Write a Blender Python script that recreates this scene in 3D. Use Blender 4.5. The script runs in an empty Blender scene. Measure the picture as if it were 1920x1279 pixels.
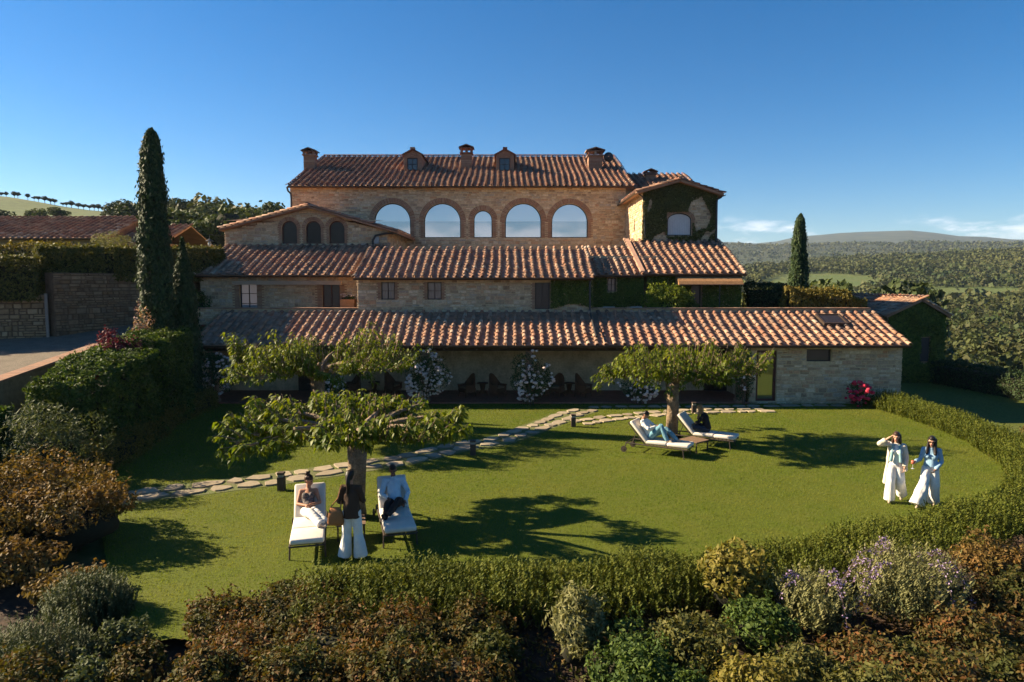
import bpy, bmesh, math, random
import numpy as np
from mathutils import Vector, Matrix
R_ = math.radians
random.seed(7)
rng = np.random.default_rng(11)
SC = bpy.context.scene
COL = SC.collection

# ------------------------------------------------------------------ camera
F_PX, CXP, CYP, CAMH, PITCH = 1280.0, 960.0, 639.5, 5.4, R_(5.0)
cam_d = bpy.data.cameras.new('camera'); cam_d.sensor_width = 36.0
cam_d.lens = F_PX / 1920.0 * 36.0; cam_d.clip_start = 0.1; cam_d.clip_end = 30000
cam = bpy.data.objects.new('camera', cam_d); COL.objects.link(cam)
cam.location = (0, 0, CAMH); cam.rotation_euler = (math.pi / 2 - PITCH, 0, 0)
SC.camera = cam

# ------------------------------------------------------------------ light
SUN = Vector((-1.83, 0.43, 1.0)).normalized()          # towards the sun: left, slightly behind the house
ELEV = math.asin(SUN.z); AZ = math.atan2(SUN.x, SUN.y)  # azimuth from +Y towards +X
sd = bpy.data.lights.new('sun', 'SUN'); sd.energy = 4.0; sd.angle = R_(0.55); sd.color = (1.0, 0.82, 0.57)
so = bpy.data.objects.new('sun', sd); COL.objects.link(so)
so.rotation_euler = (-SUN).to_track_quat('-Z', 'Y').to_euler(); so.location = (-40, 10, 40)
W = bpy.data.worlds.new('World'); SC.world = W; W.use_nodes = True
nt = W.node_tree; N = nt.nodes; L = nt.links
bg = N['Background']; sky = N.new('ShaderNodeTexSky'); sky.sky_type = 'NISHITA'; sky.sun_disc = False
sky.sun_elevation = ELEV; sky.sun_rotation = AZ; sky.altitude = 300; sky.air_density = 1.0
sky.dust_density = 0.15; sky.ozone_density = 5.0
# a few low clouds along the horizon, all round
tc = N.new('ShaderNodeTexCoord'); mp = N.new('ShaderNodeMapping'); mp.inputs['Scale'].default_value = (1, 1, 3.2)
mp.inputs['Location'].default_value = (1.506, 2.5, 0.6)
n1 = N.new('ShaderNodeTexNoise'); n1.inputs['Scale'].default_value = 9; n1.inputs['Detail'].default_value = 9; n1.inputs['Roughness'].default_value = 0.56
n2 = N.new('ShaderNodeTexNoise'); n2.inputs['Scale'].default_value = 1.5; n2.inputs['Detail'].default_value = 1
L.new(tc.outputs['Generated'], mp.inputs['Vector']); L.new(mp.outputs[0], n1.inputs['Vector']); L.new(mp.outputs[0], n2.inputs['Vector'])
sep = N.new('ShaderNodeSeparateXYZ'); L.new(tc.outputs['Generated'], sep.inputs[0])
def wmap(inp, a, b, c, d, smooth=True):
    m = N.new('ShaderNodeMapRange'); m.interpolation_type = 'SMOOTHSTEP' if smooth else 'LINEAR'
    m.inputs[1].default_value = a; m.inputs[2].default_value = b; m.inputs[3].default_value = c; m.inputs[4].default_value = d
    L.new(inp, m.inputs[0]); return m.outputs[0]
def wmath(op, a, b):
    m = N.new('ShaderNodeMath'); m.operation = op
    for i, x in enumerate((a, b)):
        if isinstance(x, (int, float)): m.inputs[i].default_value = x
        else: L.new(x, m.inputs[i])
    return m.outputs[0]
band = wmath('MULTIPLY', wmap(sep.outputs['Z'], 0.035, 0.06, 0, 1), wmap(sep.outputs['Z'], 0.065, 0.10, 1, 0))
body = wmap(wmath('ADD', n1.outputs['Fac'], wmath('MULTIPLY', wmath('SUBTRACT', n2.outputs['Fac'], 0.5), 0.9)), 0.55, 0.70, 0, 1)
cmix = N.new('ShaderNodeMixRGB'); cmix.inputs[2].default_value = (8.5, 8.2, 8.4, 1)
L.new(wmath('MULTIPLY', wmath('MULTIPLY', band, body), 0.6), cmix.inputs[0]); gam = N.new('ShaderNodeGamma'); gam.inputs['Gamma'].default_value = 1.05; hsv = N.new('ShaderNodeHueSaturation'); hsv.inputs['Saturation'].default_value = 1.32; hsv.inputs['Value'].default_value = 0.64; L.new(sky.outputs[0], gam.inputs['Color']); L.new(gam.outputs[0], hsv.inputs['Color']); L.new(hsv.outputs[0], cmix.inputs[1])
L.new(cmix.outputs[0], bg.inputs['Color']); bg.inputs['Strength'].default_value = 0.05
SC.view_settings.view_transform = 'Standard'; SC.view_settings.look = 'None'
SC.view_settings.exposure = 2.0; SC.view_settings.gamma = 1.0; SC.view_settings.use_curve_mapping = False
SC.render.engine = 'CYCLES'
try:
    SC.cycles.max_bounces = 6; SC.cycles.volume_bounces = 0; SC.cycles.transparent_max_bounces = 6
except Exception: pass

# ------------------------------------------------------------------ helpers
def ray(u, v):
    a = (u - CXP) / F_PX; b = (CYP - v) / F_PX
    return np.array((a, math.cos(PITCH) + b * math.sin(PITCH), -math.sin(PITCH) + b * math.cos(PITCH)))
def at_y(u, v, Y):
    d = ray(u, v); return np.array((0, 0, CAMH)) + d * (Y / d[1])
def at_z(u, v, z=0.0):
    d = ray(u, v); return np.array((0, 0, CAMH)) + d * ((z - CAMH) / d[2])
def zy(v, Y): return float(at_y(960, v, Y)[2])
def xy(u, Y, v=600): return float(at_y(u, v, Y)[0])

MATS = {}
def _bump(nt, vec, scale, strength, dist, bsdf, detail=4):
    n = nt.nodes.new('ShaderNodeTexNoise'); n.inputs['Scale'].default_value = scale; n.inputs['Detail'].default_value = detail
    nt.links.new(vec, n.inputs['Vector'])
    b = nt.nodes.new('ShaderNodeBump'); b.inputs['Strength'].default_value = strength; b.inputs['Distance'].default_value = dist
    nt.links.new(n.outputs['Fac'], b.inputs['Height']); nt.links.new(b.outputs[0], bsdf.inputs['Normal'])
    return b
def mat(name, cols, rough=0.85, nscale=3.0, namt=0.35, ncol=None, bump=0.0, bscale=30, bdist=0.02, spec=0.3, transl=0.0,
        metal=0.0, fine=0.0, fscale=60, use_rnd=True, tcol=None, thr=(0.42, 0.62)):
    """cols: ramp over the per-face value 'rnd'; ncol: second tint mixed in by a noise patch; transl: leaf translucency"""
    if name in MATS: return MATS[name]
    m = bpy.data.materials.new(name); m.use_nodes = True; MATS[name] = m
    nt = m.node_tree; n = nt.nodes; l = nt.links
    b = n['Principled BSDF']; out = n['Material Output']
    b.inputs['Roughness'].default_value = rough; b.inputs['Specular IOR Level'].default_value = spec; b.inputs['Metallic'].default_value = metal
    geo = n.new('ShaderNodeNewGeometry'); vec = geo.outputs['Position']
    if len(cols) > 1:
        r = n.new('ShaderNodeValToRGB'); e = r.color_ramp.elements
        while len(e) < len(cols): e.new(0.5)
        for i, c in enumerate(cols):
            e[i].position = i / (len(cols) - 1); e[i].color = (*c, 1)
        a = n.new('ShaderNodeAttribute'); a.attribute_name = 'rnd'
        l.new(a.outputs['Fac'], r.inputs['Fac']); col = r.outputs['Color']
    else:
        rgb = n.new('ShaderNodeRGB'); rgb.outputs[0].default_value = (*cols[0], 1); col = rgb.outputs[0]
    nz = n.new('ShaderNodeTexNoise'); nz.inputs['Scale'].default_value = nscale; nz.inputs['Detail'].default_value = 5; nz.inputs['Roughness'].default_value = 0.6
    l.new(vec, nz.inputs['Vector'])
    mr = n.new('ShaderNodeMapRange'); mr.inputs[1].default_value = thr[0]; mr.inputs[2].default_value = thr[1]
    l.new(nz.outputs['Fac'], mr.inputs[0])
    mx = n.new('ShaderNodeMixRGB'); mx.blend_type = 'MIX' if ncol else 'MULTIPLY'
    mm = n.new('ShaderNodeMath'); mm.operation = 'MULTIPLY'; mm.inputs[1].default_value = namt; l.new(mr.outputs[0], mm.inputs[0])
    l.new(mm.outputs[0], mx.inputs[0]); l.new(col, mx.inputs[1])
    mx.inputs[2].default_value = (*ncol, 1) if ncol else (0.5, 0.48, 0.46, 1)
    col = mx.outputs[0]
    if fine > 0:
        nf = n.new('ShaderNodeTexNoise'); nf.inputs['Scale'].default_value = fscale; nf.inputs['Detail'].default_value = 3
        l.new(vec, nf.inputs['Vector'])
        hs = n.new('ShaderNodeHueSaturation'); mf = n.new('ShaderNodeMapRange')
        mf.inputs[1].default_value = 0.3; mf.inputs[2].default_value = 0.7; mf.inputs[3].default_value = 1 - fine; mf.inputs[4].default_value = 1 + fine
        l.new(nf.outputs['Fac'], mf.inputs[0]); l.new(mf.outputs[0], hs.inputs['Value']); l.new(col, hs.inputs['Color']); col = hs.outputs[0]
    l.new(col, b.inputs['Base Color'])
    if bump > 0: _bump(nt, vec, bscale, bump, bdist, b)
    if transl > 0:
        t = n.new('ShaderNodeBsdfTranslucent'); ms = n.new('ShaderNodeMixShader'); ms.inputs[0].default_value = transl
        if tcol:
            mt = n.new('ShaderNodeMixRGB'); mt.blend_type = 'MULTIPLY'; mt.inputs[0].default_value = 1; mt.inputs[2].default_value = (*tcol, 1)
            l.new(col, mt.inputs[1]); l.new(mt.outputs[0], t.inputs['Color'])
        else: l.new(col, t.inputs['Color'])
        l.new(b.outputs[0], ms.inputs[1]); l.new(t.outputs[0], ms.inputs[2]); l.new(ms.outputs[0], out.inputs['Surface'])
    return m

WLOC = {}          # world location of every Empty / part used as parent while building
def tag(o, label=None, cat=None, group=None, kind=None):
    if label: o['label'] = label
    if cat: o['category'] = cat
    if group: o['group'] = group
    if kind: o['kind'] = kind
    return o
def thing(name, label, cat, loc=(0, 0, 0), group=None):
    o = bpy.data.objects.new(name, None); COL.objects.link(o); o.empty_display_size = 0.3
    o.location = loc; WLOC[o] = np.array(loc, float)
    return tag(o, label, cat, group)
def link(name, me, m=None, parent=None, loc=None):
    """mesh in world coordinates -> object, moved into its parent's frame (or to an origin of its own)"""
    o = bpy.data.objects.new(name, me); COL.objects.link(o)
    if m is not None and len(me.materials) == 0: me.materials.append(m)
    base = WLOC[parent] if parent is not None else np.zeros(3)
    org = base if loc is None else np.array(loc, float)
    if np.any(org != 0): me.transform(Matrix.Translation(Vector(-org)))
    WLOC[o] = org
    if parent is not None: o.parent = parent
    o.location = org - base
    return o
def set_rnd(me, rnd):
    a = me.attributes.new('rnd', 'FLOAT', 'FACE'); a.data.foreach_set('value', np.asarray(rnd, np.float32))
def mesh_np(name, V, Q, rnd=None, smooth=False):
    V = np.asarray(V, np.float32).reshape(-1, 3); Q = np.asarray(Q, np.int32); k = Q.shape[1]
    me = bpy.data.meshes.new(name); me.vertices.add(len(V)); me.vertices.foreach_set('co', V.ravel())
    me.loops.add(Q.size); me.loops.foreach_set('vertex_index', Q.ravel())
    me.polygons.add(len(Q)); me.polygons.foreach_set('loop_start', np.arange(0, Q.size, k, dtype=np.int32))
    me.polygons.foreach_set('loop_total', np.full(len(Q), k, np.int32))
    if smooth: me.polygons.foreach_set('use_smooth', np.ones(len(Q), bool))
    me.update(calc_edges=True)
    set_rnd(me, rng.random(len(Q)) if rnd is None else rnd)
    return me
class MB:
    def __init__(s): s.v = []; s.f = []; s.r = []
    def add(s, verts, faces, rnd=None):
        o = len(s.v); s.v += [tuple(map(float, p)) for p in verts]
        rr = random.random() if rnd is None else rnd
        for f in faces: s.f.append([i + o for i in f]); s.r.append(rr)
    def box(s, a, b, rnd=None):
        x0, y0, z0 = a; x1, y1, z1 = b
        s.add([(x0, y0, z0), (x1, y0, z0), (x1, y1, z0), (x0, y1, z0), (x0, y0, z1), (x1, y0, z1), (x1, y1, z1), (x0, y1, z1)],
              [(3, 2, 1, 0), (4, 5, 6, 7), (0, 1, 5, 4), (1, 2, 6, 5), (2, 3, 7, 6), (3, 0, 4, 7)], rnd)
    def obox(s, c, ax, ay, az, rnd=None):
        """oriented box: centre and three half-axis vectors"""
        c, ax, ay, az = (np.array(q, float) for q in (c, ax, ay, az))
        p = [c + sx * ax + sy * ay + sz * az for sz in (-1, 1) for sx, sy in ((-1, -1), (1, -1), (1, 1), (-1, 1))]
        s.add(p, [(3, 2, 1, 0), (4, 5, 6, 7), (0, 1, 5, 4), (1, 2, 6, 5), (2, 3, 7, 6), (3, 0, 4, 7)], rnd)
    def tube(s, pts, rad, n=8, cap=True, rnd=None):
        pts = [np.array(p, float) for p in pts]; rad = rad if hasattr(rad, '__len__') else [rad] * len(pts)
        V = []; Fc = []; up = None
        for i, p in enumerate(pts):
            t = pts[min(i + 1, len(pts) - 1)] - pts[max(i - 1, 0)]; t = t / (np.linalg.norm(t) + 1e-9)
            if up is None:
                up = np.cross(t, (0.31, 0.17, 0.93)); 
                if np.linalg.norm(up) < 1e-3: up = np.cross(t, (1, 0, 0))
            up = up - t * np.dot(up, t); up /= np.linalg.norm(up); w = np.cross(t, up)
            for k in range(n):
                a = 2 * math.pi * k / n; V.append(p + rad[i] * (math.cos(a) * up + math.sin(a) * w))
        for i in range(len(pts) - 1):
            for k in range(n):
                a = i * n + k; b = i * n + (k + 1) % n; Fc.append((a, b, b + n, a + n))
        if cap: Fc.append(tuple(range(n - 1, -1, -1))); Fc.append(tuple(range((len(pts) - 1) * n, len(pts) * n)))
        s.add(V, Fc, rnd)
    def poly(s, pts, rnd=None): s.add(pts, [tuple(range(len(pts)))], rnd)
    def prism(s, pts, d, rnd=None):
        """closed slab: polygon pts pushed along d"""
        n = len(pts); P = [np.array(p, float) for p in pts]; Qp = [p + np.array(d, float) for p in P]
        s.add(P + Qp, [tuple(range(n - 1, -1, -1)), tuple(range(n, 2 * n))] + [(i, (i + 1) % n, (i + 1) % n + n, i + n) for i in range(n)], rnd)
    def mesh(s, name, smooth=False):
        me = bpy.data.meshes.new(name); me.from_pydata(s.v, [], s.f)
        if smooth: me.polygons.foreach_set('use_smooth', np.ones(len(s.f), bool))
        set_rnd(me, s.r); return me
    def build(s, name, m, parent=None, smooth=False, loc=None): return link(name, s.mesh(name, smooth), m, parent, loc)
def merge(parts):
    """[(V,Q,r), ...] -> one (V,Q,r)"""
    Vs, Qs, rs, o = [], [], [], 0
    for V, Q, r in parts:
        Vs.append(V); Qs.append(Q + o); rs.append(r); o += len(V)
    return np.concatenate(Vs), np.concatenate(Qs), np.concatenate(rs)
def unit(a): return a / (np.linalg.norm(a, axis=-1, keepdims=True) + 1e-9)
def leaves(P, Nn, size, aspect=0.5, tilt=0.6, droop=0.0, rr=None, up=0.0):
    """one rhombic, slightly folded leaf (2 quads... as 2 tris each side) per point. P,N (n,3); size scalar or (n,)"""
    n = len(P); size = np.broadcast_to(np.asarray(size, float), (n,))[:, None]
    nn = unit(Nn + tilt * rng.normal(size=(n, 3)))
    t = rng.normal(size=(n, 3)); t[:, 2] -= droop; t[:, 2] += up
    t = unit(t - nn * np.sum(t * nn, 1, keepdims=True)); w = np.cross(nn, t)
    a = P - t * size * 0.5; c = P + t * size * 0.5
    b = P + w * size * aspect * 0.5 - nn * size * 0.05; d = P - w * size * aspect * 0.5 - nn * size * 0.05
    V = np.stack([a, b, c, d], 1).reshape(-1, 3); Q = np.arange(4 * n).reshape(n, 4)
    return V, Q, (rng.random(n) if rr is None else rr)
def noise3(P, s, seed=0):
    """cheap smooth pseudo noise -1..1"""
    r = np.random.default_rng(seed); o = np.zeros(len(P))
    for k in range(6):
        d = r.normal(size=3); d /= np.linalg.norm(d); o += np.sin((P @ d) * s * (0.6 + 0.5 * k) + r.random() * 6.28) / (1 + 0.35 * k)
    return o / 2.6
# ------------------------------------------------------------------ terrain
AZN = np.array([-180, -75, -45, -37, -31, -27, -24, -21, -18, -14, 0, 14, 16.7, 20, 23, 26.5, 30, 33.5, 37, 45, 75, 180.])
RN = np.array([0, 40, 60, 95, 150, 250, 400, 600, 900, 1400, 2000, 3000, 4200, 6500.])
def _zt(r, azd, v): return CAMH + (527.5 - v) / F_PX * r * math.cos(R_(azd))
TZ = np.zeros((len(AZN), len(RN)))
for i, a in enumerate(AZN):
    if abs(a) > 60: row = [0, -1.5, -3, -5, -8, -9, -4, 8, 30, 32, 45, 60, 90, 60]
    elif a <= -37: row = [5.6, 5.6, 5.8, 8.5, 13.5, 30.5, 30, 25, 30, 32, 45, 60, 90, 60]
    elif a < -17:
        v = np.interp(a, [-37, -31, -28, -24, -21, -18], [385, 396, 408, 424, 432, 440])
        top = _zt(250, a, v); mid = _zt(150, a, np.interp(a, [-37, -30, -27, -24, -18], [410, 418, 426, 434, 444]))
        row = [5.6, 5.6, 5.8, 7.6, mid, top, top - 3, top - 8, 20, 25, 40, 55, 80, 60]
    elif a < 10: row = [0, 0, 0, -3, -8, -9, -5, 6, 26, 30, 80, 90, 120, 60]
    else:
        v9 = np.interp(a, [14, 16.7, 20, 23, 26.5, 30, 33.5, 37], [512, 509, 503, 496, 489, 485, 482, 479])
        v2 = np.interp(a, [14, 20, 23, 30, 37], [459, 462, 461, 458, 458])
        v4 = np.interp(a, [14, 16.7, 20, 23, 26, 29, 31, 33.5, 35, 37], [458, 454, 457, 443, 437, 432, 434, 444, 450, 451])
        row = [0, -0.55, -4.5, -9, -11, -9, -3, 12, _zt(900, a, v9), _zt(1400, a, v9 + 8), _zt(2000, a, v2), _zt(3000, a, v2 + 5), _zt(4200, a, v4), 60]
    TZ[i] = row
def sstep(a, b, x):
    t = np.clip((x - a) / (b - a), 0, 1); return t * t * (3 - 2 * t)
def hfun(x, y):
    x = np.asarray(x, float); y = np.asarray(y, float)
    r = np.hypot(x, y); az = np.degrees(np.arctan2(x, y))
    ia = np.clip(np.searchsorted(AZN, az) - 1, 0, len(AZN) - 2); ir = np.clip(np.searchsorted(RN, r) - 1, 0, len(RN) - 2)
    fa = sstep(0, 1, (az - AZN[ia]) / (AZN[ia + 1] - AZN[ia])); fr = np.clip((r - RN[ir]) / (RN[ir + 1] - RN[ir]), 0, 1)
    z = (TZ[ia, ir] * (1 - fa) + TZ[ia + 1, ir] * fa) * (1 - fr) + (TZ[ia, ir + 1] * (1 - fa) + TZ[ia + 1, ir + 1] * fa) * fr
    P = np.stack([x, y, 0 * x], -1).reshape(-1, 3)
    z = z + (noise3(P, 0.012, 5).reshape(x.shape) * 2.2 * sstep(120, 300, r) + noise3(P, 0.0022, 6).reshape(x.shape) * 5 * sstep(500, 1500, r)) * (1 - 0.6 * sstep(1800, 3000, r))
    # the level garden round the house, the bank towards the camera, the lower lawn to the right
    near = -0.06 - 0.10 * np.clip(11.3 - y, 0, 40) * sstep(-30, -8, y)
    near = near - 0.5 * sstep(17.3, 20, x) * sstep(13, 20, y)
    d1 = y - (28.3 + 0.29 * (x + 19.2)); d2 = ((y - 28.4) - 2.42 * (x + 18.9)) / 2.6
    left = 5.6 * sstep(0.9, 2.4, np.minimum(d1, d2))
    near = np.where(left > 0.001, np.maximum(near, left), near)
    k = np.clip(sstep(30, 46, x) + sstep(52, 62, y) + sstep(-26, -60, x) + sstep(2, -30, y), 0, 1)
    return near * (1 - k) + z * k
nr, na = 132, 240
rr = np.concatenate([[0.5], np.geomspace(2.5, 6400, nr - 1)])
aa = np.linspace(0, 2 * np.pi, na, endpoint=False)
RX, AX = np.meshgrid(rr, aa, indexing='ij'); gx = RX * np.sin(AX); gy = RX * np.cos(AX); gz = hfun(gx, gy)
V = np.stack([gx, gy, gz], -1).reshape(-1, 3)
i, j = np.meshgrid(np.arange(nr - 1), np.arange(na), indexing='ij'); a = (i * na + j).ravel(); b = (i * na + (j + 1) % na).ravel()
Q = np.stack([a, a + na, b + na, b], 1)
m_ground = mat('ground_grass', [(0.072, 0.105, 0.022)], rough=0.95, nscale=0.02, namt=0.55, ncol=(0.105, 0.11, 0.03), fine=0.25, fscale=0.6, bump=0.4, bscale=2, bdist=0.2)
# nearer the camera the bank is bare brown earth with leaf litter
def earth_near(m):
    nt = m.node_tree; n = nt.nodes; l = nt.links; b = n['Principled BSDF']; src = b.inputs['Base Color'].links[0].from_socket
    geo = n.new('ShaderNodeNewGeometry'); sp = n.new('ShaderNodeSeparateXYZ'); l.new(geo.outputs['Position'], sp.inputs[0])
    mr = n.new('ShaderNodeMapRange'); mr.inputs[1].default_value = 12.5; mr.inputs[2].default_value = 13.5; mr.inputs[3].default_value = 1; mr.inputs[4].default_value = 0
    l.new(sp.outputs['Y'], mr.inputs[0])
    nz = n.new('ShaderNodeTexNoise'); nz.inputs['Scale'].default_value = 5; nz.inputs['Detail'].default_value = 8; l.new(geo.outputs['Position'], nz.inputs['Vector'])
    rp = n.new('ShaderNodeValToRGB'); e = rp.color_ramp.elements; e[0].position = 0.35; e[0].color = (0.022, 0.014, 0.009, 1); e[1].position = 0.7; e[1].color = (0.07, 0.042, 0.025, 1)
    l.new(nz.outputs['Fac'], rp.inputs[0]); mx = n.new('ShaderNodeMixRGB'); l.new(mr.outputs[0], mx.inputs[0]); l.new(src, mx.inputs[1]); l.new(rp.outputs[0], mx.inputs[2])
    l.new(mx.outputs[0], b.inputs['Base Color'])
earth_near(m_ground)
def wooded_far(m):                     # the distant ridges are wooded all over
    nt = m.node_tree; n = nt.nodes; l = nt.links; b = n['Principled BSDF']; src = b.inputs['Base Color'].links[0].from_socket
    geo = n.new('ShaderNodeNewGeometry'); ln = n.new('ShaderNodeVectorMath'); ln.operation = 'LENGTH'; l.new(geo.outputs['Position'], ln.inputs[0])
    mr = n.new('ShaderNodeMapRange'); mr.inputs[1].default_value = 950; mr.inputs[2].default_value = 1700; l.new(ln.outputs['Value'], mr.inputs[0])
    nz = n.new('ShaderNodeTexNoise'); nz.inputs['Scale'].default_value = 0.012; nz.inputs['Detail'].default_value = 6; l.new(geo.outputs['Position'], nz.inputs['Vector'])
    rp = n.new('ShaderNodeValToRGB'); e = rp.color_ramp.elements; e[0].position = 0.35; e[0].color = (0.018, 0.03, 0.012, 1); e[1].position = 0.7; e[1].color = (0.06, 0.065, 0.026, 1)
    l.new(nz.outputs['Fac'], rp.inputs[0]); mx = n.new('ShaderNodeMixRGB'); l.new(mr.outputs[0], mx.inputs[0]); l.new(src, mx.inputs[1]); l.new(rp.outputs[0], mx.inputs[2]); l.new(mx.outputs[0], b.inputs['Base Color'])
wooded_far(m_ground)
g = link('ground', mesh_np('ground', V, Q, smooth=True), m_ground); tag(g, kind='structure')

# ------------------------------------------------------------------ lawn
LAWN = [at_z(u, v)[:2] for u, v in ((120, 915), (225, 850), (330, 780), (345, 757), (700, 757), (1000, 757), (1300, 757), (1500, 757), (1670, 757),
        (1740, 785), (1830, 827), (1920, 872), (1960, 905), (1900, 950), (1700, 1010), (1500, 1060), (1300, 1090), (1000, 1130), (800, 1160), (640, 1160), (420, 1195), (370, 1203), (325, 1196), (290, 1203), (262, 1185), (235, 1176), (215, 1150), (190, 1000))]
LAWN = np.array(LAWN)
def inpoly(P, poly):
    x, y = P[:, 0], P[:, 1]; c = np.zeros(len(P), bool); n = len(poly); j = n - 1
    for i in range(n):
        xi, yi = poly[i]; xj, yj = poly[j]
        c ^= ((yi > y) != (yj > y)) & (x < (xj - xi) * (y - yi) / (yj - yi + 1e-12) + xi); j = i
    return c
m_lawn = mat('lawn_grass', [(0.078, 0.098, 0.009)], rough=0.9, nscale=1.1, namt=0.5, ncol=(0.10, 0.105, 0.014), fine=0.3, fscale=38, bump=0.4, bscale=70, bdist=0.03, spec=0.15)
from mathutils.geometry import tessellate_polygon
tri = tessellate_polygon([[Vector((p[0], p[1], 0)) for p in LAWN]]); T3 = []
for q in tri:
    A3, B3, C3 = (LAWN[k] for k in q); T3.append(q if (B3[0] - A3[0]) * (C3[1] - A3[1]) - (B3[1] - A3[1]) * (C3[0] - A3[0]) > 0 else q[::-1])
me = mesh_np('lawn', np.concatenate([LAWN, np.zeros((len(LAWN), 1))], 1), T3); bm = bmesh.new(); bm.from_mesh(me); bmesh.ops.subdivide_edges(bm, edges=bm.edges[:], cuts=15, use_grid_fill=True)
for v in bm.verts: v.co.z = 0.002 + 0.006 * math.sin(v.co.x * 1.3 + v.co.y * 0.7) * math.sin(v.co.y * 1.1 - v.co.x * 0.4) - 0.006
bm.to_mesh(me); bm.free(); me.polygons.foreach_set('use_smooth', np.ones(len(me.polygons), bool)); me.update()
o = link('lawn', me, m_lawn); tag(o, kind='structure')
m_lawn2 = mat('lower_lawn_grass', [(0.085, 0.10, 0.016)], rough=0.95, nscale=1.5, namt=0.4, ncol=(0.09, 0.10, 0.03), fine=0.45, fscale=14, bump=0.6, bscale=60, bdist=0.03, spec=0.15)
xs = np.linspace(17.25, 27, 12); ys = np.linspace(14, 52, 24); GX, GY = np.meshgrid(xs, ys, indexing='ij'); GZ = hfun(GX, GY) + 0.012
a = (np.arange(11)[:, None] * 24 + np.arange(23)[None]).ravel()
o = link('lower_lawn', mesh_np('lower_lawn', np.stack([GX, GY, GZ], -1).reshape(-1, 3), np.stack([a, a + 24, a + 25, a + 1], 1), smooth=True), m_lawn2); tag(o, kind='structure')

# ------------------------------------------------------------------ flagstone path
m_flag = mat('flagstone', [(0.24, 0.19, 0.125), (0.35, 0.285, 0.19), (0.28, 0.23, 0.16), (0.39, 0.315, 0.205)], rough=0.9, nscale=6, namt=0.35, bump=0.35, bscale=18, bdist=0.02)
path_main = [(170, 940), (232, 935), (300, 924), (400, 913), (520, 898), (640, 880), (760, 862), (860, 838), (930, 828), (1010, 800), (1060, 780), (1100, 768)]
path_side = [(1075, 795), (1140, 785), (1230, 776), (1330, 771), (1440, 769)]
path_wall = [(1100, 764), (1200, 763), (1300, 763), (1420, 762), (1520, 761), (1600, 761)]
path = bpy.data.objects.new('stone_path', None)
def resample(pts, step):
    P = np.array([at_z(u, v)[:2] for u, v in pts]); s = np.concatenate([[0], np.cumsum(np.linalg.norm(np.diff(P, axis=0), axis=1))])
    t = np.arange(0, s[-1], step); return np.stack([np.interp(t, s, P[:, 0]), np.interp(t, s, P[:, 1])], 1), s[-1]
def offset_pts(C):
    T = np.gradient(C, axis=0); T /= np.linalg.norm(T, axis=1, keepdims=True); return np.stack([-T[:, 1], T[:, 0]], 1), T
mbp = MB()
Cc, _ = resample(path_main, 0.3); Nn, T = offset_pts(Cc)
wid = 0.62
lft = Cc + Nn * wid; rgt = Cc - Nn * wid
for k in range(len(Cc) - 1):
    mbp.add([(lft[k][0], lft[k][1], 0.004), (rgt[k][0], rgt[k][1], 0.004), (rgt[k + 1][0], rgt[k + 1][1], 0.004), (lft[k + 1][0], lft[k + 1][1], 0.004)], [(0, 1, 2, 3)])
m_pathbed = mat('path_bed', [(0.10, 0.12, 0.03)], nscale=3, namt=0.6, ncol=(0.13, 0.11, 0.06), fine=0.4, fscale=30, bump=0.6, bscale=40)
bed = mbp.build('stone_path', m_pathbed); tag(bed, kind='structure')
def flag(cx, cy, rx, ry, ang, z=0.006):
    n = random.randint(5, 7); th = 2 * math.pi * (np.arange(n) + 0.5) / n + rng.uniform(-0.3, 0.3, n)
    rd = 1 / np.maximum(abs(np.cos(th)), abs(np.sin(th))) ** 0.8 * rng.uniform(0.80, 1.06, n)
    x = rd * np.cos(th) * rx; y = rd * np.sin(th) * ry; c, s = math.cos(ang), math.sin(ang)
    X = cx + c * x - s * y; Y = cy + s * x + c * y; h = 0.028 + random.random() * 0.014
    mb = MB(); lo = [(X[i], Y[i], z) for i in range(n)]
    hi = [(cx + (X[i] - cx) * 0.96, cy + (Y[i] - cy) * 0.96, z + h) for i in range(n)]
    mb.add(lo + hi, [tuple(range(n, 2 * n))] + [(i, (i + 1) % n, (i + 1) % n + n, i + n) for i in range(n)])
    mb.build('paving_stone', m_flag, bed, loc=(cx, cy, z))
def lay(pts, rows, rowgap, step, small=True):
    C, tot = resample(pts, 0.05); Nn, T = offset_pts(C)
    for ri, off in enumerate(rows):
        s = random.uniform(0, 0.3)
        while s < tot - 0.3:
            ln = random.uniform(*step); k = min(int((s + ln / 2) / 0.05), len(C) - 1)
            c = C[k] + Nn[k] * (off + random.uniform(-0.05, 0.05)); ang = math.atan2(T[k][1], T[k][0]) + random.uniform(-0.12, 0.12)
            flag(c[0], c[1], ln / 2 - 0.015, rowgap / 2 * random.uniform(0.8, 1.0), ang)
            s += ln + random.uniform(0.0, 0.05)
lay(path_main, (-0.31, 0.30), 0.58, (0.4, 0.95))
lay(path_side, (-0.3, 0.3), 0.55, (0.4, 0.8))
lay(path_wall, (0.0,), 0.5, (0.5, 0.95))

# ------------------------------------------------------------------ drive on the left, its kerb and walls
m_asph = mat('drive_gravel', [(0.15, 0.12, 0.085)], rough=0.95, nscale=2, namt=0.4, fine=0.3, fscale=25, bump=0.5, bscale=45, bdist=0.02)
def drive_z(y): return float(np.interp(y, [5, 20, 26, 32, 40], [0.3, 2.2, 2.9, 3.45, 3.6]))
ys = np.linspace(4, 36, 33); Vd = []; Qd = []
for k, y in enumerate(ys):
    z = drive_z(y); Vd += [(-45, y, z), (-15.75, y, z)]
    if k: Qd.append((2 * k - 2, 2 * k - 1, 2 * k + 1, 2 * k))
o = link('drive', mesh_np('drive', Vd, Qd), m_asph); tag(o, kind='structure')
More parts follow.
